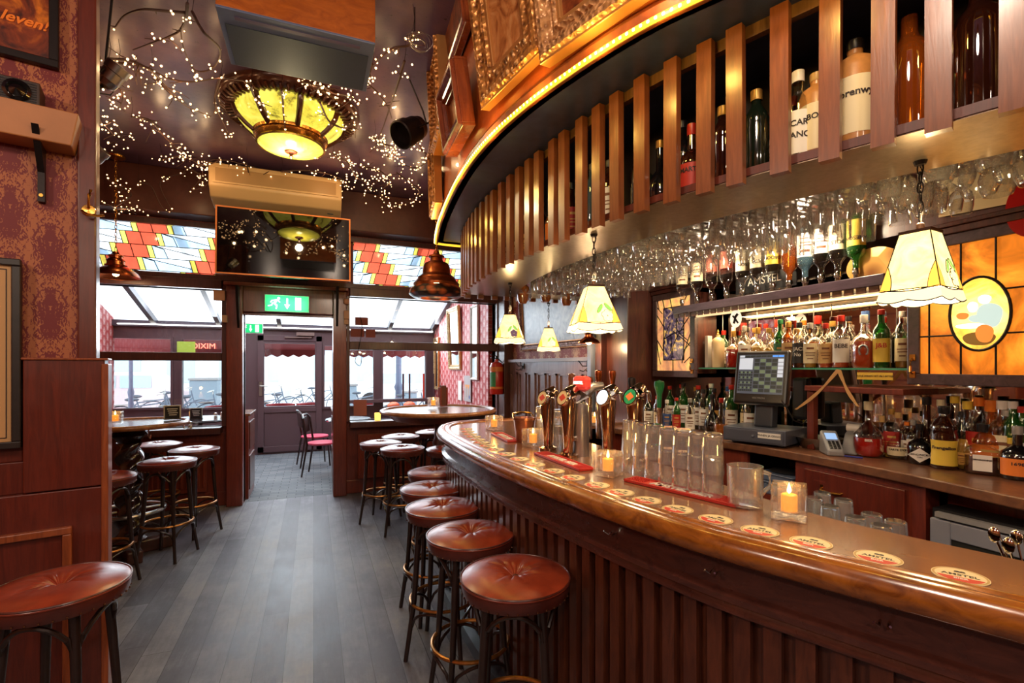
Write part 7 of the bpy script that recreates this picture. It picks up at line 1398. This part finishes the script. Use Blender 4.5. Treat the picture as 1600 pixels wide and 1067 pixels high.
m = MB(); m.lathe([(0.0915, 0.30), (0.0915, 0.36)], 28); m.lathe([(0.0915, 0.07), (0.0915, 0.10)], 28); m.ob('yellow_band', plain('band_orange', rgb(222, 130, 60), 0.4), t); m = MB(); m.lathe([(0.0918, 0.1), (0.0918, 0.29)], 10, None, pi * 1.0, pi * 1.35); m.ob('green_label', plain('label_green', rgb(60, 140, 90), 0.4), t)
m = MB(); m.cbox((0, 0, 0.48), (0.03, 0.03, 0.05)); m.tube([(0, 0, 0.5), (-0.08, 0, 0.52)], 0.007); m.tube([(0, 0, 0.47), (-0.08, 0, 0.48)], 0.006); m.tube([(0.02, 0, 0.47), (0.1, 0, 0.4), (0.1, 0, 0.2)], 0.008); m.ob('valve_and_hose', M_BLACK, t, smooth=True)
# ================================================================== ON THE TABLES, SILLS
q = on_z(692, 634, 1.125); t = thing('napkin_holder', 'dark wooden napkin and menu holder on the right high table', 'napkin holder', (q.x, q.y, 1.122), 0.3); m = MB(); m.box((-0.05, -0.03, 0), (0.05, 0.03, 0.012)); m.box((-0.045, -0.028, 0.012), (-0.03, 0.028, 0.2)); m.box((0.03, -0.028, 0.012), (0.045, 0.028, 0.2)); m.ob('holder', M_PANEL, t, bevel=0.003); m = MB(); m.box((-0.028, -0.02, 0.012), (0.028, 0.02, 0.22)); m.ob('menus', plain('menu_brown', rgb(90, 50, 40), 0.5), t)
def chalk(label, loc, w, h, rz=0): 
    t = thing('menu_stand', label, 'menu stand', loc, rz); m = MB(); m.box((-w / 2, 0, 0), (w / 2, 0.012, h)); m.ob('frame', plain('pale_frame', rgb(190, 180, 160), 0.5), t); m = MB(); m.box((-w / 2 + .01, -0.002, 0.01), (w / 2 - .01, 0, h - .01)); m.ob('board', M_BLACK, t)
    m = MB()
    for i in range(4): m.box((-w * (.3 - .04 * i), -0.003, h * (.72 - .14 * i)), (w * (.32 - .06 * (i % 2)), -0.002, h * (.77 - .14 * i)))
    m.ob('chalk_lines', M_WHITEINK, t); m = MB(); m.box((-w / 2, 0, 0), (w / 2, 0.05, 0.008)); m.ob('foot', M_BLACK, t); return t
q = on_z(281, 655, 1.085); chalk('small black menu stand at the edge of the left high table', (q.x - 0.06, q.y + 0.02, 1.083), 0.125, 0.125, 0.1)
def shaker(label, loc):
    t = thing('salt_shaker', label, 'shaker', loc); m = MB(); m.lathe([(0.0001, 0), (0.022, 0), (0.024, 0.01), (0.018, 0.05)], 16); m.ob('glass', M_THICK, t, smooth=True); m = MB(); m.lathe([(0.0001, 0.002), (0.019, 0.004), (0.016, 0.035), (0.0001, 0.036)], 14); m.ob('salt', M_WHITE, t); m = MB(); m.lathe([(0.019, 0.05), (0.017, 0.07), (0.0001, 0.075)], 16); m.ob('cap', M_STEEL, t, smooth=True)
q = on_y(298, 660, FW - 0.06); shaker('salt shaker on the left window sill beside the menu stand', (q.x, FW - 0.08, ZS + 0.001))
# cards stuck on the right window
CARD = plain('brown_card', rgb(140, 58, 48), 0.55)
for px, py, w, h, lab in ((565, 502, .155, .10, 'upper brown card taped in the upper right window'), (558.5, 520, .16, .10, 'lower left brown card in the upper right window'), (579, 521, .115, .10, 'lower right brown card in the upper right window'), (563, 637, .155, .20, 'larger pinkish brown card in the lower right window')):
    q = on_y(px, py, FW + 0.045); m = MB(); m.box((-w / 2, 0, -h / 2), (w / 2, 0.003, h / 2)); o = m.ob('window_card', CARD if h < .15 else plain('pink_brown_card', rgb(158, 96, 92), 0.6)); o.location = (q.x, FW + 0.045 if py < 600 else FW + 0.06, q.z); tag(o, lab, 'card', 'cards on the right window')
m = MB(); q = on_y(552, 500, FW - 0.06); m.tube(smooth_path([(0, 0, 0.1), (0.07, 0, 0.06), (0.1, 0, -0.1), (0.06, 0, -0.35), (0.02, 0, -0.5), (0.08, 0, -0.55), (0.1, 0, -0.42)], 5), 0.004, 5); obj1('hanging_cable', 'thin cable dangling in front of the right window', 'cable', m, M_IRON, (q.x, FW - 0.075, q.z), smooth=True)
# ================================================================== LEFT PARTITION: shelf, speaker, posters, hook
def onpart(name, label, cat, x, z, y=0.0):
    t = thing(name, label, cat); t.matrix_world = pr @ Matrix.Translation((x, y, z)); return t
t = onpart('wall_shelf', 'thick pale wooden shelf on the damask wall at the upper left', 'shelf', -0.62, 2.45); m = MB()
m.add([(-0.6, -0.10, 0), (0.52, -0.10, 0), (0.52, 0.03, 0), (-0.6, 0.03, 0), (-0.6, -0.12, 0.13), (0.545, -0.12, 0.13), (0.545, 0.03, 0.13), (-0.6, 0.03, 0.13)], [(0, 3, 2, 1), (4, 5, 6, 7), (0, 1, 5, 4), (1, 2, 6, 5), (2, 3, 7, 6), (3, 0, 4, 7)]); m.ob('board', plain('honey_board', rgb(172, 112, 66), 0.45, var=0.15, scale=4), t, bevel=0.004)
m = MB(); m.box((0.405, 0.0, -0.22), (0.427, 0.03, 0.0)); m.add([(0.405, -0.0, -0.10), (0.427, 0, -0.10), (0.427, 0, 0), (0.405, 0, 0), (0.405, -0.13, 0.05), (0.427, -0.13, 0.05)], [(0, 1, 5, 4), (0, 4, 3), (1, 2, 5), (3, 4, 5, 2)]); m.ob('bracket', M_IRON, t); m = MB()
for z in (-.09, -.26): m.lathe([(0.0001, 0.004), (0.007, 0.004), (0.007, 0)], 10, Matrix.Translation((0.416, -0.0, z * .75)) @ Matrix.Rotation(pi / 2, 4, 'X'))
m.ob('bracket_screws', M_BRASS, t)['kind'] = 'stuff'
t = onpart('bookshelf_speaker', 'black speaker with round dome lying on the upper left shelf', 'speaker', -0.375, 2.5805); m = MB(); m.box((-0.3, -0.085, 0.0), (0.18, 0.028, 0.10)); m.ob('cabinet', plain('dark_brown_case', rgb(54, 34, 26), 0.5), t, bevel=0.004); m = MB()
for i in range(9): m.box((-0.29, -0.088, 0.009 + i * 0.0095), (0.17, -0.085, 0.014 + i * 0.0095))
m.ob('grille', M_BLACK, t)['kind'] = 'stuff'; R_ = Matrix.Translation((0.115, -0.087, 0.05)) @ Matrix.Rotation(pi / 2, 4, 'X'); m = MB(); m.lathe([(0.04, 0), (0.042, 0.006), (0.031, 0.011), (0.028, 0.005), (0.0001, 0.024)], 28, R_); m.ob('tweeter_dome', plain('gloss_black', rgb(12, 10, 10), 0.08, coat=1), t, smooth=True)
t = onpart('framed_poster', 'black framed amber poster with the handwritten word leven at the top left', 'poster', -0.675, 3.255, 0.02); w, h = 1.05, 0.92; m = MB()
for a, b in (((-w / 2, -0.03, -h / 2), (w / 2, 0, -h / 2 + .03)), ((-w / 2, -0.03, h / 2 - .03), (w / 2, 0, h / 2)), ((-w / 2, -0.03, -h / 2 + .03), (-w / 2 + .03, 0, h / 2 - .03)), ((w / 2 - .03, -0.03, -h / 2 + .03), (w / 2, 0, h / 2 - .03))): m.box(a, b)
m.ob('frame', M_IRON, t, bevel=0.003); m = MB(); m.box((-w / 2 + .03, -0.018, -h / 2 + .03), (w / 2 - .03, -0.01, h / 2 - .03)); pm = m.ob('print', painting_mat('amber_poster', rgb(58, 20, 14), rgb(128, 52, 22), rgb(212, 118, 34)), t)
INKO = plain('orange_script', rgb(244, 130, 40), 0.4); put('lettering', text_mesh('leven!', 0.058, 0.002, INKO, shear=0.35, bold=0.0012), t, loc=(0.42, -0.02, -0.30), rot=(pi / 2, 0, 0)); m = MB(); m.tube([(0.33 + 0.13 * cos(a), -0.02, -0.14 + 0.07 * sin(a)) for a in [pi * 1.0 + pi * i / 16 for i in range(17)]], 0.012, 6, flat=0.2); m.ob('arc_line', plain('pale_arc', rgb(226, 150, 110), 0.5), t)
t = onpart('framed_notice', 'cream notice in a wide black frame at the left edge above the dado', 'notice', -0.51, 1.60, 0.01); w, h = 0.5, 0.76; m = MB(); fw_ = 0.028
for a, b in (((-w / 2, -0.035, -h / 2), (w / 2, 0, -h / 2 + fw_)), ((-w / 2, -0.035, h / 2 - fw_), (w / 2, 0, h / 2)), ((-w / 2, -0.035, -h / 2 + fw_), (-w / 2 + fw_, 0, h / 2 - fw_)), ((w / 2 - fw_, -0.035, -h / 2 + fw_), (w / 2, 0, h / 2 - fw_))): m.box(a, b)
m.ob('frame', plain('ebony', rgb(34, 24, 22), 0.4, var=.3), t, bevel=0.004); m = MB(); m.box((-w / 2 + fw_, -0.02, -h / 2 + fw_), (w / 2 - fw_, -0.015, h / 2 - fw_)); m.ob('paper', plain('aged_paper', rgb(196, 150, 98), 0.6), t); m = MB()
for a, b in (((-w / 2 + .042, -0.022, -h / 2 + .042), (w / 2 - .042, -0.02, -h / 2 + .045)), ((-w / 2 + .042, -0.022, h / 2 - .045), (w / 2 - .042, -0.02, h / 2 - .042)), ((w / 2 - .045, -0.022, -h / 2 + .042), (w / 2 - .042, -0.02, h / 2 - .042))): m.box(a, b)
m.ob('border_line', M_INK, t)
t = onpart('brass_bottle_opener', 'brass bottle opener on the post beside the damask wall', 'bottle opener', -0.055, 2.24, 0.0); m = MB(); m.tube([(-0.02, -0.02, -0.03), (0.0, -0.05, -0.05), (0.03, -0.03, -0.045), (0.05, -0.01, -0.035)], 0.006, 8); m.lathe([(0.0001, 0.012), (0.022, 0.01), (0.026, 0)], 16, Matrix.Translation((0, 0, -0.02)) @ Matrix.Rotation(pi / 2, 4, 'X')); m.tube([(0, -0.02, -0.01), (0.005, -0.04, 0.04), (0.01, -0.03, 0.06)], 0.007, 8); m.ob('metal_body', M_BRASS, t, smooth=True)
# ================================================================== CONSERVATORY CONTENTS
def low_screen(label, x, y0, y1, h=0.98):
    t = thing('low_screen', label, 'partition', (x, (y0 + y1) / 2, -0.02)); L_ = (y1 - y0) / 2; m = MB(); m.box((-0.04, -L_, 0), (0.04, L_, h)); m.ob('panel', M_PANEL, t, bevel=0.004); m = MB(); m.box((-0.06, -L_ - .01, h), (0.06, L_ + .01, h + 0.03)); m.ob('cap_rail', M_BARTOP, t, bevel=0.005)
    m = MB()
    for z0, z1 in ((.1, .5), (.58, .9)):
        for s in (-1, 1): m.box((s * 0.045 - 0.006, -L_ + .06, z0), (s * .045 + .006, L_ - .06, z1))
    m.ob('raised_panels', M_BARFRONT, t)
low_screen('low panelled wooden screen left of the doorway in the glass annexe', XD0 - 0.02, FW + 0.25, FW + 0.85); low_screen('low panelled wooden screen right of the doorway in the glass annexe', XD1 + 0.06, FW + 0.25, FW + 0.9)
def bistro_chair(label, loc, rz, col):
    t = thing('bistro_chair', label, 'chair', loc, rz, 'bentwood chairs in the glass annexe'); m = MB(); m.lathe([(0.0001, .44), (.19, .44), (.205, .455), (.2, .47), (.0001, .48)], 24); m.ob('seat', col, t, smooth=True)
    for x, y in ((-.16, -.16), (.16, -.16)): m = MB(); m.tube([(x, y, .44), (x * 1.2, y * 1.2, 0)], [.016, .012], 8); m.ob('leg', M_LEGS, t, smooth=True)
    for x in (-.16, .16): m = MB(); m.tube([(x * 1.1, .24, 0), (x, .17, .45), (x * 1.0, .22, .82)], [.012, .016, .014], 8); m.ob('leg', M_LEGS, t, smooth=True)
    m = MB(); m.tube([(.16, .22, .82), (.1, .25, .87), (-.1, .25, .87), (-.16, .22, .82)], .016, 8)
    m.add([(-.15, .215, .62), (.15, .215, .62), (.15, .235, .84), (-.15, .235, .84), (-.15, .225, .62), (.15, .225, .62), (.15, .245, .84), (-.15, .245, .84)], [(0, 1, 2, 3), (7, 6, 5, 4), (0, 4, 5, 1), (2, 6, 7, 3)]); m.ob('backrest', M_LEGS, t, smooth=True); return t
RS = plain('raspberry_seat', rgb(190, 50, 80), 0.5)
bistro_chair('dark bentwood chair with raspberry seat seen through the doorway', (0.02, 8.35, -0.02), radians(100), RS); bistro_chair('second dark bentwood chair with raspberry seat, nearer in the doorway', (0.12, 7.6, -0.02), radians(75), RS); bistro_chair('grey slatted chair by the patterned wall in the glass annexe', (1.9, 8.3, -0.02), radians(-150), RS)
def cafe_table(label, x, y, r=0.33, z=0.76):
    t = thing('cafe_table', label, 'table', (x, y, -0.02), group='small tables in the glass annexe'); m = MB(); m.lathe([(0.0001, z - .03), (r, z - .03), (r + .01, z - .015), (r, z), (0.0001, z)], 32); m.ob('table_top', plain('dark_laminate', rgb(60, 52, 56), 0.15, coat=.5), t, smooth=True); m = MB(); m.tube([(0, 0, 0.02), (0, 0, z - .03)], .03, 12); m.lathe([(0.0001, 0), (.22, 0), (.2, .02), (.03, .05)], 24); m.ob('pedestal', M_IRON, t, smooth=True)
cafe_table('small round table right of the doorway in the glass annexe', 0.5, 7.95); cafe_table('small table behind the left front window in the glass annexe', -1.35, 7.3, .4, .9); cafe_table('table behind the right front window near the pumpkins', 1.5, 8.7, .4, .8); cafe_table('table at the far left of the glass annexe', -2.3, 8.2, .4, .8)
orange_light(301, 652, 0.88, 7.3, 'orange tealight cup on the table behind the left front window'); q = on_y(291, 655, 7.25); chalk('black chalk menu stand on the table behind the left front window', (-1.38, 7.22, 0.88), 0.14, 0.14); shaker('salt shaker on the table behind the left front window', (-1.16, 7.2, 0.88)); shaker('pepper shaker on the table behind the left front window', (-1.1, 7.28, 0.88))
for k, (dx, l) in enumerate(((-.14, 'left'), (.14, 'right'))):
    t = thing('pumpkin', f'small orange pumpkin, {l} one on the table behind the right window', 'pumpkin', (1.45 + dx, 8.75, 0.78)); m = MB(); N = 24; vs = []
    for j in range(11):
        th = pi * j / 10
        for i in range(N): a = 2 * pi * i / N; r = .10 * sin(th) * (1 + .1 * abs(sin(4 * a))); vs.append((r * cos(a), r * sin(a), .07 - .07 * cos(th)))
    m.add(vs, [(j * N + i, j * N + (i + 1) % N, (j + 1) * N + (i + 1) % N, (j + 1) * N + i) for j in range(10) for i in range(N)]); m.ob('rind', plain('pumpkin_orange', rgb(208, 92, 50), 0.5), t, smooth=True); m = MB(); m.tube([(0, 0, .13), (.01, 0, .17)], .01, 6); m.ob('stem', M_BARFRONT, t)
for k in range(5):
    q = on_y(630 + k * 16 - (6 if k == 1 else 0), 600, OW - .2); m = MB(); m.tube([(0, 0, 0), (0, 0, .48)], .018, 8); o = obj1('window_pole', f'dark vertical pole before the right street window, {["first", "second", "third", "fourth", "fifth"][k]} from the left', 'pole', m, plain('pole_plum', rgb(70, 40, 46), .5) if k != 2 else CRED, (q.x, OW - .2, .92)); o['group'] = 'row of poles before the street window'
m = MB(); m.box((0.5, OW - .25, .86), (2.2, OW - .045, .92)); obj1('inner_sill', 'deep wooden sill under the right street windows', 'sill', m, M_UPVC, (0, 0, 0))
# mirror with bead frame on the patterned wall
picture('tall gilt beaded mirror on the red patterned annexe wall', 2.24, 8.05, 2.02, -pi / 2, 0.72, 1.05, 0.08, 0.05, carved('beaded_gilt', rgb(196, 168, 120), rgb(120, 90, 60), 40, .4), M_MIRROR, 0.04, name='wall_mirror', cat='mirror')
picture('narrow white framed mirror nearer on the annexe wall', 2.24, 6.95, 1.9, -pi / 2, 0.34, 1.1, 0.03, 0.03, M_WHITE, M_MIRROR, 0.0, name='wall_mirror', cat='mirror'); picture('second gilt beaded mirror near the street corner of the annexe wall', 2.24, 9.35, 1.6, -pi / 2, 0.36, 1.0, 0.06, 0.04, carved('beaded_gilt', rgb(196, 168, 120), rgb(120, 90, 60), 40, .4), M_MIRROR, 0.0, name='wall_mirror', cat='mirror')
t = thing('cocktail_poster', 'grey poster with orange cocktails below the annexe mirror', 'poster', (2.235, 7.3, 1.2)); m = MB(); m.box((-.01, -.17, -.2), (0, .17, .2)); m.ob('sheet', plain('poster_grey', rgb(170, 160, 160), .5), t); m = MB()
for y in (-.06, .06): m.add([(-.012, y - .07, .06), (-.012, y, -.02), (-.012, y + .07, .06)], [(0, 1, 2)]); m.box((-.012, y - .005, -.14), (-.0105, y + .005, -.02))
m.ob('cocktail_print', plain('cocktail_orange', rgb(226, 150, 80), .5), t); m = MB(); m.lathe([(0.0001, .0), (.03, .0)], 16, Matrix.Translation((-.012, -.11, -.13)) @ Matrix.Rotation(-pi / 2, 4, 'Y')); m.ob('blue_dot', lmat('blue'), t)
m = MB(); m.box((-.005, -.1, -.16), (0, .1, .16)); obj1('price_list', 'white price list beside the cocktail poster in the annexe', 'notice', m, M_WHITE, (2.235, 7.75, 1.15))
# writing on the street windows
NEON = emit('red_neon', (1.0, .16, .10, 1), 2.0); q = on_y(318, 541, OW - .06); t = thing('neon_sign', 'red neon lettering in the street window left of the door', 'sign', (q.x, OW - .08, q.z)); put('lettering', text_mesh('OIXIM', .13, .004, NEON), t, rot=(pi / 2, 0, 0))
q = on_y(291, 542, OW - .08); m = MB(); m.box((-.13, 0, -.09), (.13, .004, .09)); t = obj1('green_sticker', 'lime green sticker in the street window left of the door', 'sticker', m, plain('lime_sticker', rgb(170, 196, 70), .5), (q.x, OW - .085, q.z))
# ================================================================== STREET
def awning(label, x0, x1):
    t = thing('awning', label, 'awning', ((x0 + x1) / 2, OW + .1, 2.2), group='dark red awnings'); w = (x1 - x0) / 2; m = MB(); m.add([(-w, 0, .05), (w, 0, .05), (w, 1.1, -.32), (-w, 1.1, -.32), (-w, 0, .07), (w, 0, .07), (w, 1.1, -.30), (-w, 1.1, -.30)], [(0, 3, 2, 1), (4, 5, 6, 7), (0, 1, 5, 4), (1, 2, 6, 5), (2, 3, 7, 6), (3, 0, 4, 7)]); m.ob('canvas', plain('awning_red', rgb(132, 40, 44), .7), t)
    m = MB(); n = int(w * 2 / .2); m.add([(-w + i * .1, 1.1, -.42 - (.05 if i % 2 else 0)) for i in range(2 * n + 1)] + [(-w + i * .1, 1.1, -.3) for i in range(2 * n + 1)], [(i, i + 1, 2 * n + 2 + i, 2 * n + 1 + i) for i in range(2 * n)]); m.ob('valance', plain('awning_red', rgb(132, 40, 44), .7), t)
awning('dark red awning over the street side left of the door', -4.2, -1.1); awning('dark red awning outside the glazed street door', -0.98, 0.4); awning('dark red awning over the right street windows', 0.5, 3.6)
def make_bike():
    t = thing('bicycle', '', 'bicycle'); M1 = plain('bike_frame', rgb(84, 98, 114), .4, .3); M2 = plain('bike_tyre', rgb(66, 74, 86), .6)
    for x in (-.53, .53):
        m = MB(); m.tube([(x + .33 * cos(a), 0, .35 + .33 * sin(a)) for a in [2 * pi * i / 28 for i in range(28)]], .016, 6, closed=True)
        for k in range(10): a = pi * k / 5 / 1; m.tube([(x, 0, .35), (x + .33 * cos(a), 0, .35 + .33 * sin(a))], .002, 3)
        m.ob('wheel', M2, t, smooth=True)
    m = MB(); 
    for a, b in (((-.53, .35), (-.1, .33)), ((-.1, .33), (-.25, .85)), ((-.53, .35), (-.22, .75)), ((-.22, .75), (.32, .82)), ((-.1, .33), (.34, .74)), ((.30, .95), (.36, .68)), ((.36, .68), (.53, .35))): m.tube([(a[0], 0, a[1]), (b[0], 0, b[1])], .016, 6)
    m.ob('frame', M1, t, smooth=True); m = MB(); m.tube([(.2, -.26, 1.0), (.3, -.2, 1.03), (.3, 0, 1.0), (.3, .2, 1.03), (.2, .26, 1.0)], .013, 6); m.tube([(.3, 0, 1.0), (.3, 0, .93)], .014); m.ob('handlebar', M_STEEL, t, smooth=True); m = MB(); m.sphere((-.26, 0, .9), .1, 10, 6, sc=(1.3, .8, .4)); m.tube([(-.26, 0, .88), (-.25, 0, .8)], .013); m.ob('saddle', M2, t, smooth=True)
    m = MB(); m.tube([(-.85, 0, .55), (-.7, 0, .68), (-.45, 0, .70)], .02, 6, flat=.3); m.box((-.75, -.06, .7), (-.4, .06, .72)); m.ob('mudguard_rack', M_STEEL, t); return t
bk = make_bike(); bf = True
BK = sorted([(-5.0, 12.4, .15), (-4.6, 13.1, .2), (-3.3, 12.6, .12), (-3.6, 13.9, .2), (-2.5, 13.3, 0.1), (-1.9, 14.2, .2), (-1.15, 12.7, .05), (.35, 12.9, .1), (-.6, 13.6, .12), (-1.2, 16.2, .2), (.2, 16.9, .15), (1.3, 13.6, .4), (2.2, 12.0, .3), (3.9, 13.3, .2), (-3.4, 15.6, .3), (-6.4, 13.2, .2), (4.6, 14.6, .3)], key=lambda b: b[0] / b[1])
for k, (x, y, a) in enumerate(BK):
    lab = f'parked bicycle in the bright street, {ORD[k][0:].replace("nearest", "first")} one counted in from the left side'
    lab = f'parked bicycle in the bright street {["by the left window", "seen through the door glass", "beyond the right window"][0 if x < -1.6 else (1 if x < .7 else 2)]}, {ORD[k].replace("nearest", "first")} counted from the left'
    if k == 0: bk.location = (x, y, -.06); bk.rotation_euler = (0, 0, a); bk['label'] = lab; bk['group'] = 'parked bicycles in the street'
    else: dup(bk, (x, y, -.06), a, lab, 'parked bicycles in the street')
def terrace_chair(label, x, y, rz):
    t = thing('terrace_chair', label, 'chair', (x, y, -.06), rz, 'red wicker terrace chairs'); m = MB(); pts = [(.26 * cos(a), .26 * sin(a) , .82 + .0 * a) for a in [pi * i / 10 for i in range(11)]]; m.tube(pts, .02, 8)
    vs = [(.26 * cos(pi * i / 10), .26 * sin(pi * i / 10), z) for z in (.45, .82) for i in range(11)] + [(.245 * cos(pi * i / 10), .245 * sin(pi * i / 10), z) for z in (.45, .82) for i in range(11)]
    m.add(vs, [(i, i + 1, 12 + i, 11 + i) for i in range(10)] + [(22 + i, 33 + i, 34 + i, 23 + i) for i in range(10)]); m.ob('backrest', plain('red_wicker', rgb(170, 52, 60), .6, bmp=.6, scale=90), t, smooth=True); m = MB(); m.lathe([(.0001, .43), (.25, .43), (.25, .46), (.0001, .47)], 20); m.ob('seat', plain('red_wicker', rgb(170, 52, 60), .6, bmp=.6, scale=90), t)
    for a in (.8, 2.3, 3.9, 5.4): m = MB(); m.tube([(.2 * cos(a), .2 * sin(a), .43), (.24 * cos(a), .24 * sin(a), 0)], .015, 6); m.ob('leg', M_LEGS, t)
terrace_chair('red wicker terrace chair outside, left half of the street door glass', -.62, 10.9, -.2); terrace_chair('red wicker terrace chair outside, right half of the street door glass', -.05, 10.9, .3); terrace_chair('red wicker terrace chair outside the left street window', -1.65, 10.8, .1); terrace_chair('red wicker terrace chair outside the far left street window', -3.4, 10.8, .1); terrace_chair('red wicker terrace chair outside the right street window', 1.05, 10.9, 0)
for x, y, lab in ((-3.3, 11.6, 'slim street post outside the left window'), (1.95, 12.2, 'thick ornamental lamp post outside the right window')):
    t = thing('street_post', lab, 'post', (x, y, -.06)); k = 1.0 if x < 0 else 2.0; m = MB(); m.lathe([(.09 * k, 0), (.09 * k, .3), (.05 * k, .5), (.04 * k, 1), (.055 * k, 1.1), (.035 * k, 1.2), (.03 * k, 4)], 16); m.ob('shaft', plain('post_blue', rgb(84, 92, 116), .5), t, smooth=True); m = MB(); m.lathe([(.0001, 4), (.15, 4.05), (.2, 4.4), (.0001, 4.6)], 12); m.ob('head', M_STEEL, t)
for x, y, s, lab in ((2.5, 14.2, .5, 'grey street bin outside the right window'), (.9, 15.5, .6, 'grey planter box outside beyond the bicycles'), (-3.0, 17.0, .7, 'dark street box beyond the left window')):
    t = thing('street_bin', lab, 'bin', (x, y, -.06)); m = MB(); m.box((-s / 2, -s / 2, 0), (s / 2, s / 2, s * 1.7)); m.ob('body', plain('bin_grey', rgb(120, 134, 146), .6), t, bevel=.02); m = MB(); m.box((-s / 2 - .03, -s / 2 - .03, s * 1.7), (s / 2 + .03, s / 2 + .03, s * 1.8)); m.ob('lid', M_GREY, t, bevel=.01)
def car(label, x, y, col, rz=0):
    t = thing('parked_car', label, 'car', (x, y, -.06), rz); m = MB(); side = [(-2, .35), (-2, .8), (-1.5, .95), (-.9, 1.42), (.7, 1.42), (1.3, .98), (2, .85), (2.05, .35)]; n = len(side)
    m.add([(a, -.8, b) for a, b in side] + [(a, .8, b) for a, b in side], [tuple(range(n)), tuple(range(n, 2 * n))[::-1]] + [(i, n + i, n + (i + 1) % n, (i + 1) % n) for i in range(n)]); m.ob('body', col, t, bevel=.06); m = MB(); m.box((-.85, -.82, .98), (-.05, -.79, 1.34)); m.box((.05, -.82, .98), (.8, -.79, 1.34)); m.ob('side_windows', plain('facade_window', rgb(110, 130, 145), .2), t)
    for a in (-1.3, 1.3): m = MB(); m.lathe([(.0001, -.1), (.2, -.1), (.33, -.08), (.33, .08), (.0001, .1)], 20, Matrix.Translation((a, -.75, .33)) @ Matrix.Rotation(pi / 2, 4, 'X')); m.ob('wheel', M_BLACK, t, smooth=True)
car('pale silver car parked across the street, right windows', 3.2, 19, plain('car_silver', rgb(206, 212, 218), .3, .2)); car('reddish car parked across the street seen through the left window', -5.2, 18, plain('car_rose', rgb(206, 186, 190), .3, .1)); car('grey blue car across the street far left', -9.8, 18.5, plain('car_blue', rgb(130, 146, 166), .3, .1))
def tree(label, x, y):
    t = thing('street_tree', label, 'tree', (x, y, -.06), group='street trees'); m = MB(); m.tube([(0, 0, 0), (.1, 0, 2), (0, .1, 4), (.1, 0, 7)], [.22, .18, .14, .06], 10); rr2 = random.Random(int(x * 10))
    for k in range(16): z = 2.4 + k * .28; a = k * 2.4; m.tube([(0, 0, z), (.9 * cos(a), .9 * sin(a), z + .7), (1.6 * cos(a), 1.6 * sin(a), z + 1.7)], [.06, .035, .012], 6)
    m.ob('trunk', plain('tree_bark', rgb(186, 186, 186), .8), t, smooth=True)
tree('bare street tree beyond the street door', -.9, 17.5); tree('bare street tree beyond the right window', 4.2, 16.5); tree('bare street tree beyond the left window', -5.5, 16)
# ================================================================== ADDED FILL LAMPS (unseen, behind the camera)
for k, p in enumerate(REAR):
    t = thing('added_fill_lamp', f'added fill lamp on a rod unseen behind the camera, {ORD[k]} of four', 'ceiling lamp', (p[0], p[1], p[2])); m = MB(); m.lathe([(.05, .09), (.09, .05), (.1, .0), (.07, -.06)], 24); m.ob('shade', M_COPPER, t, smooth=True); m = MB(); m.tube([(0, 0, .09), (0, 0, CEIL - p[2])], .008, 8); m.ob('rod', M_BRASS, t)
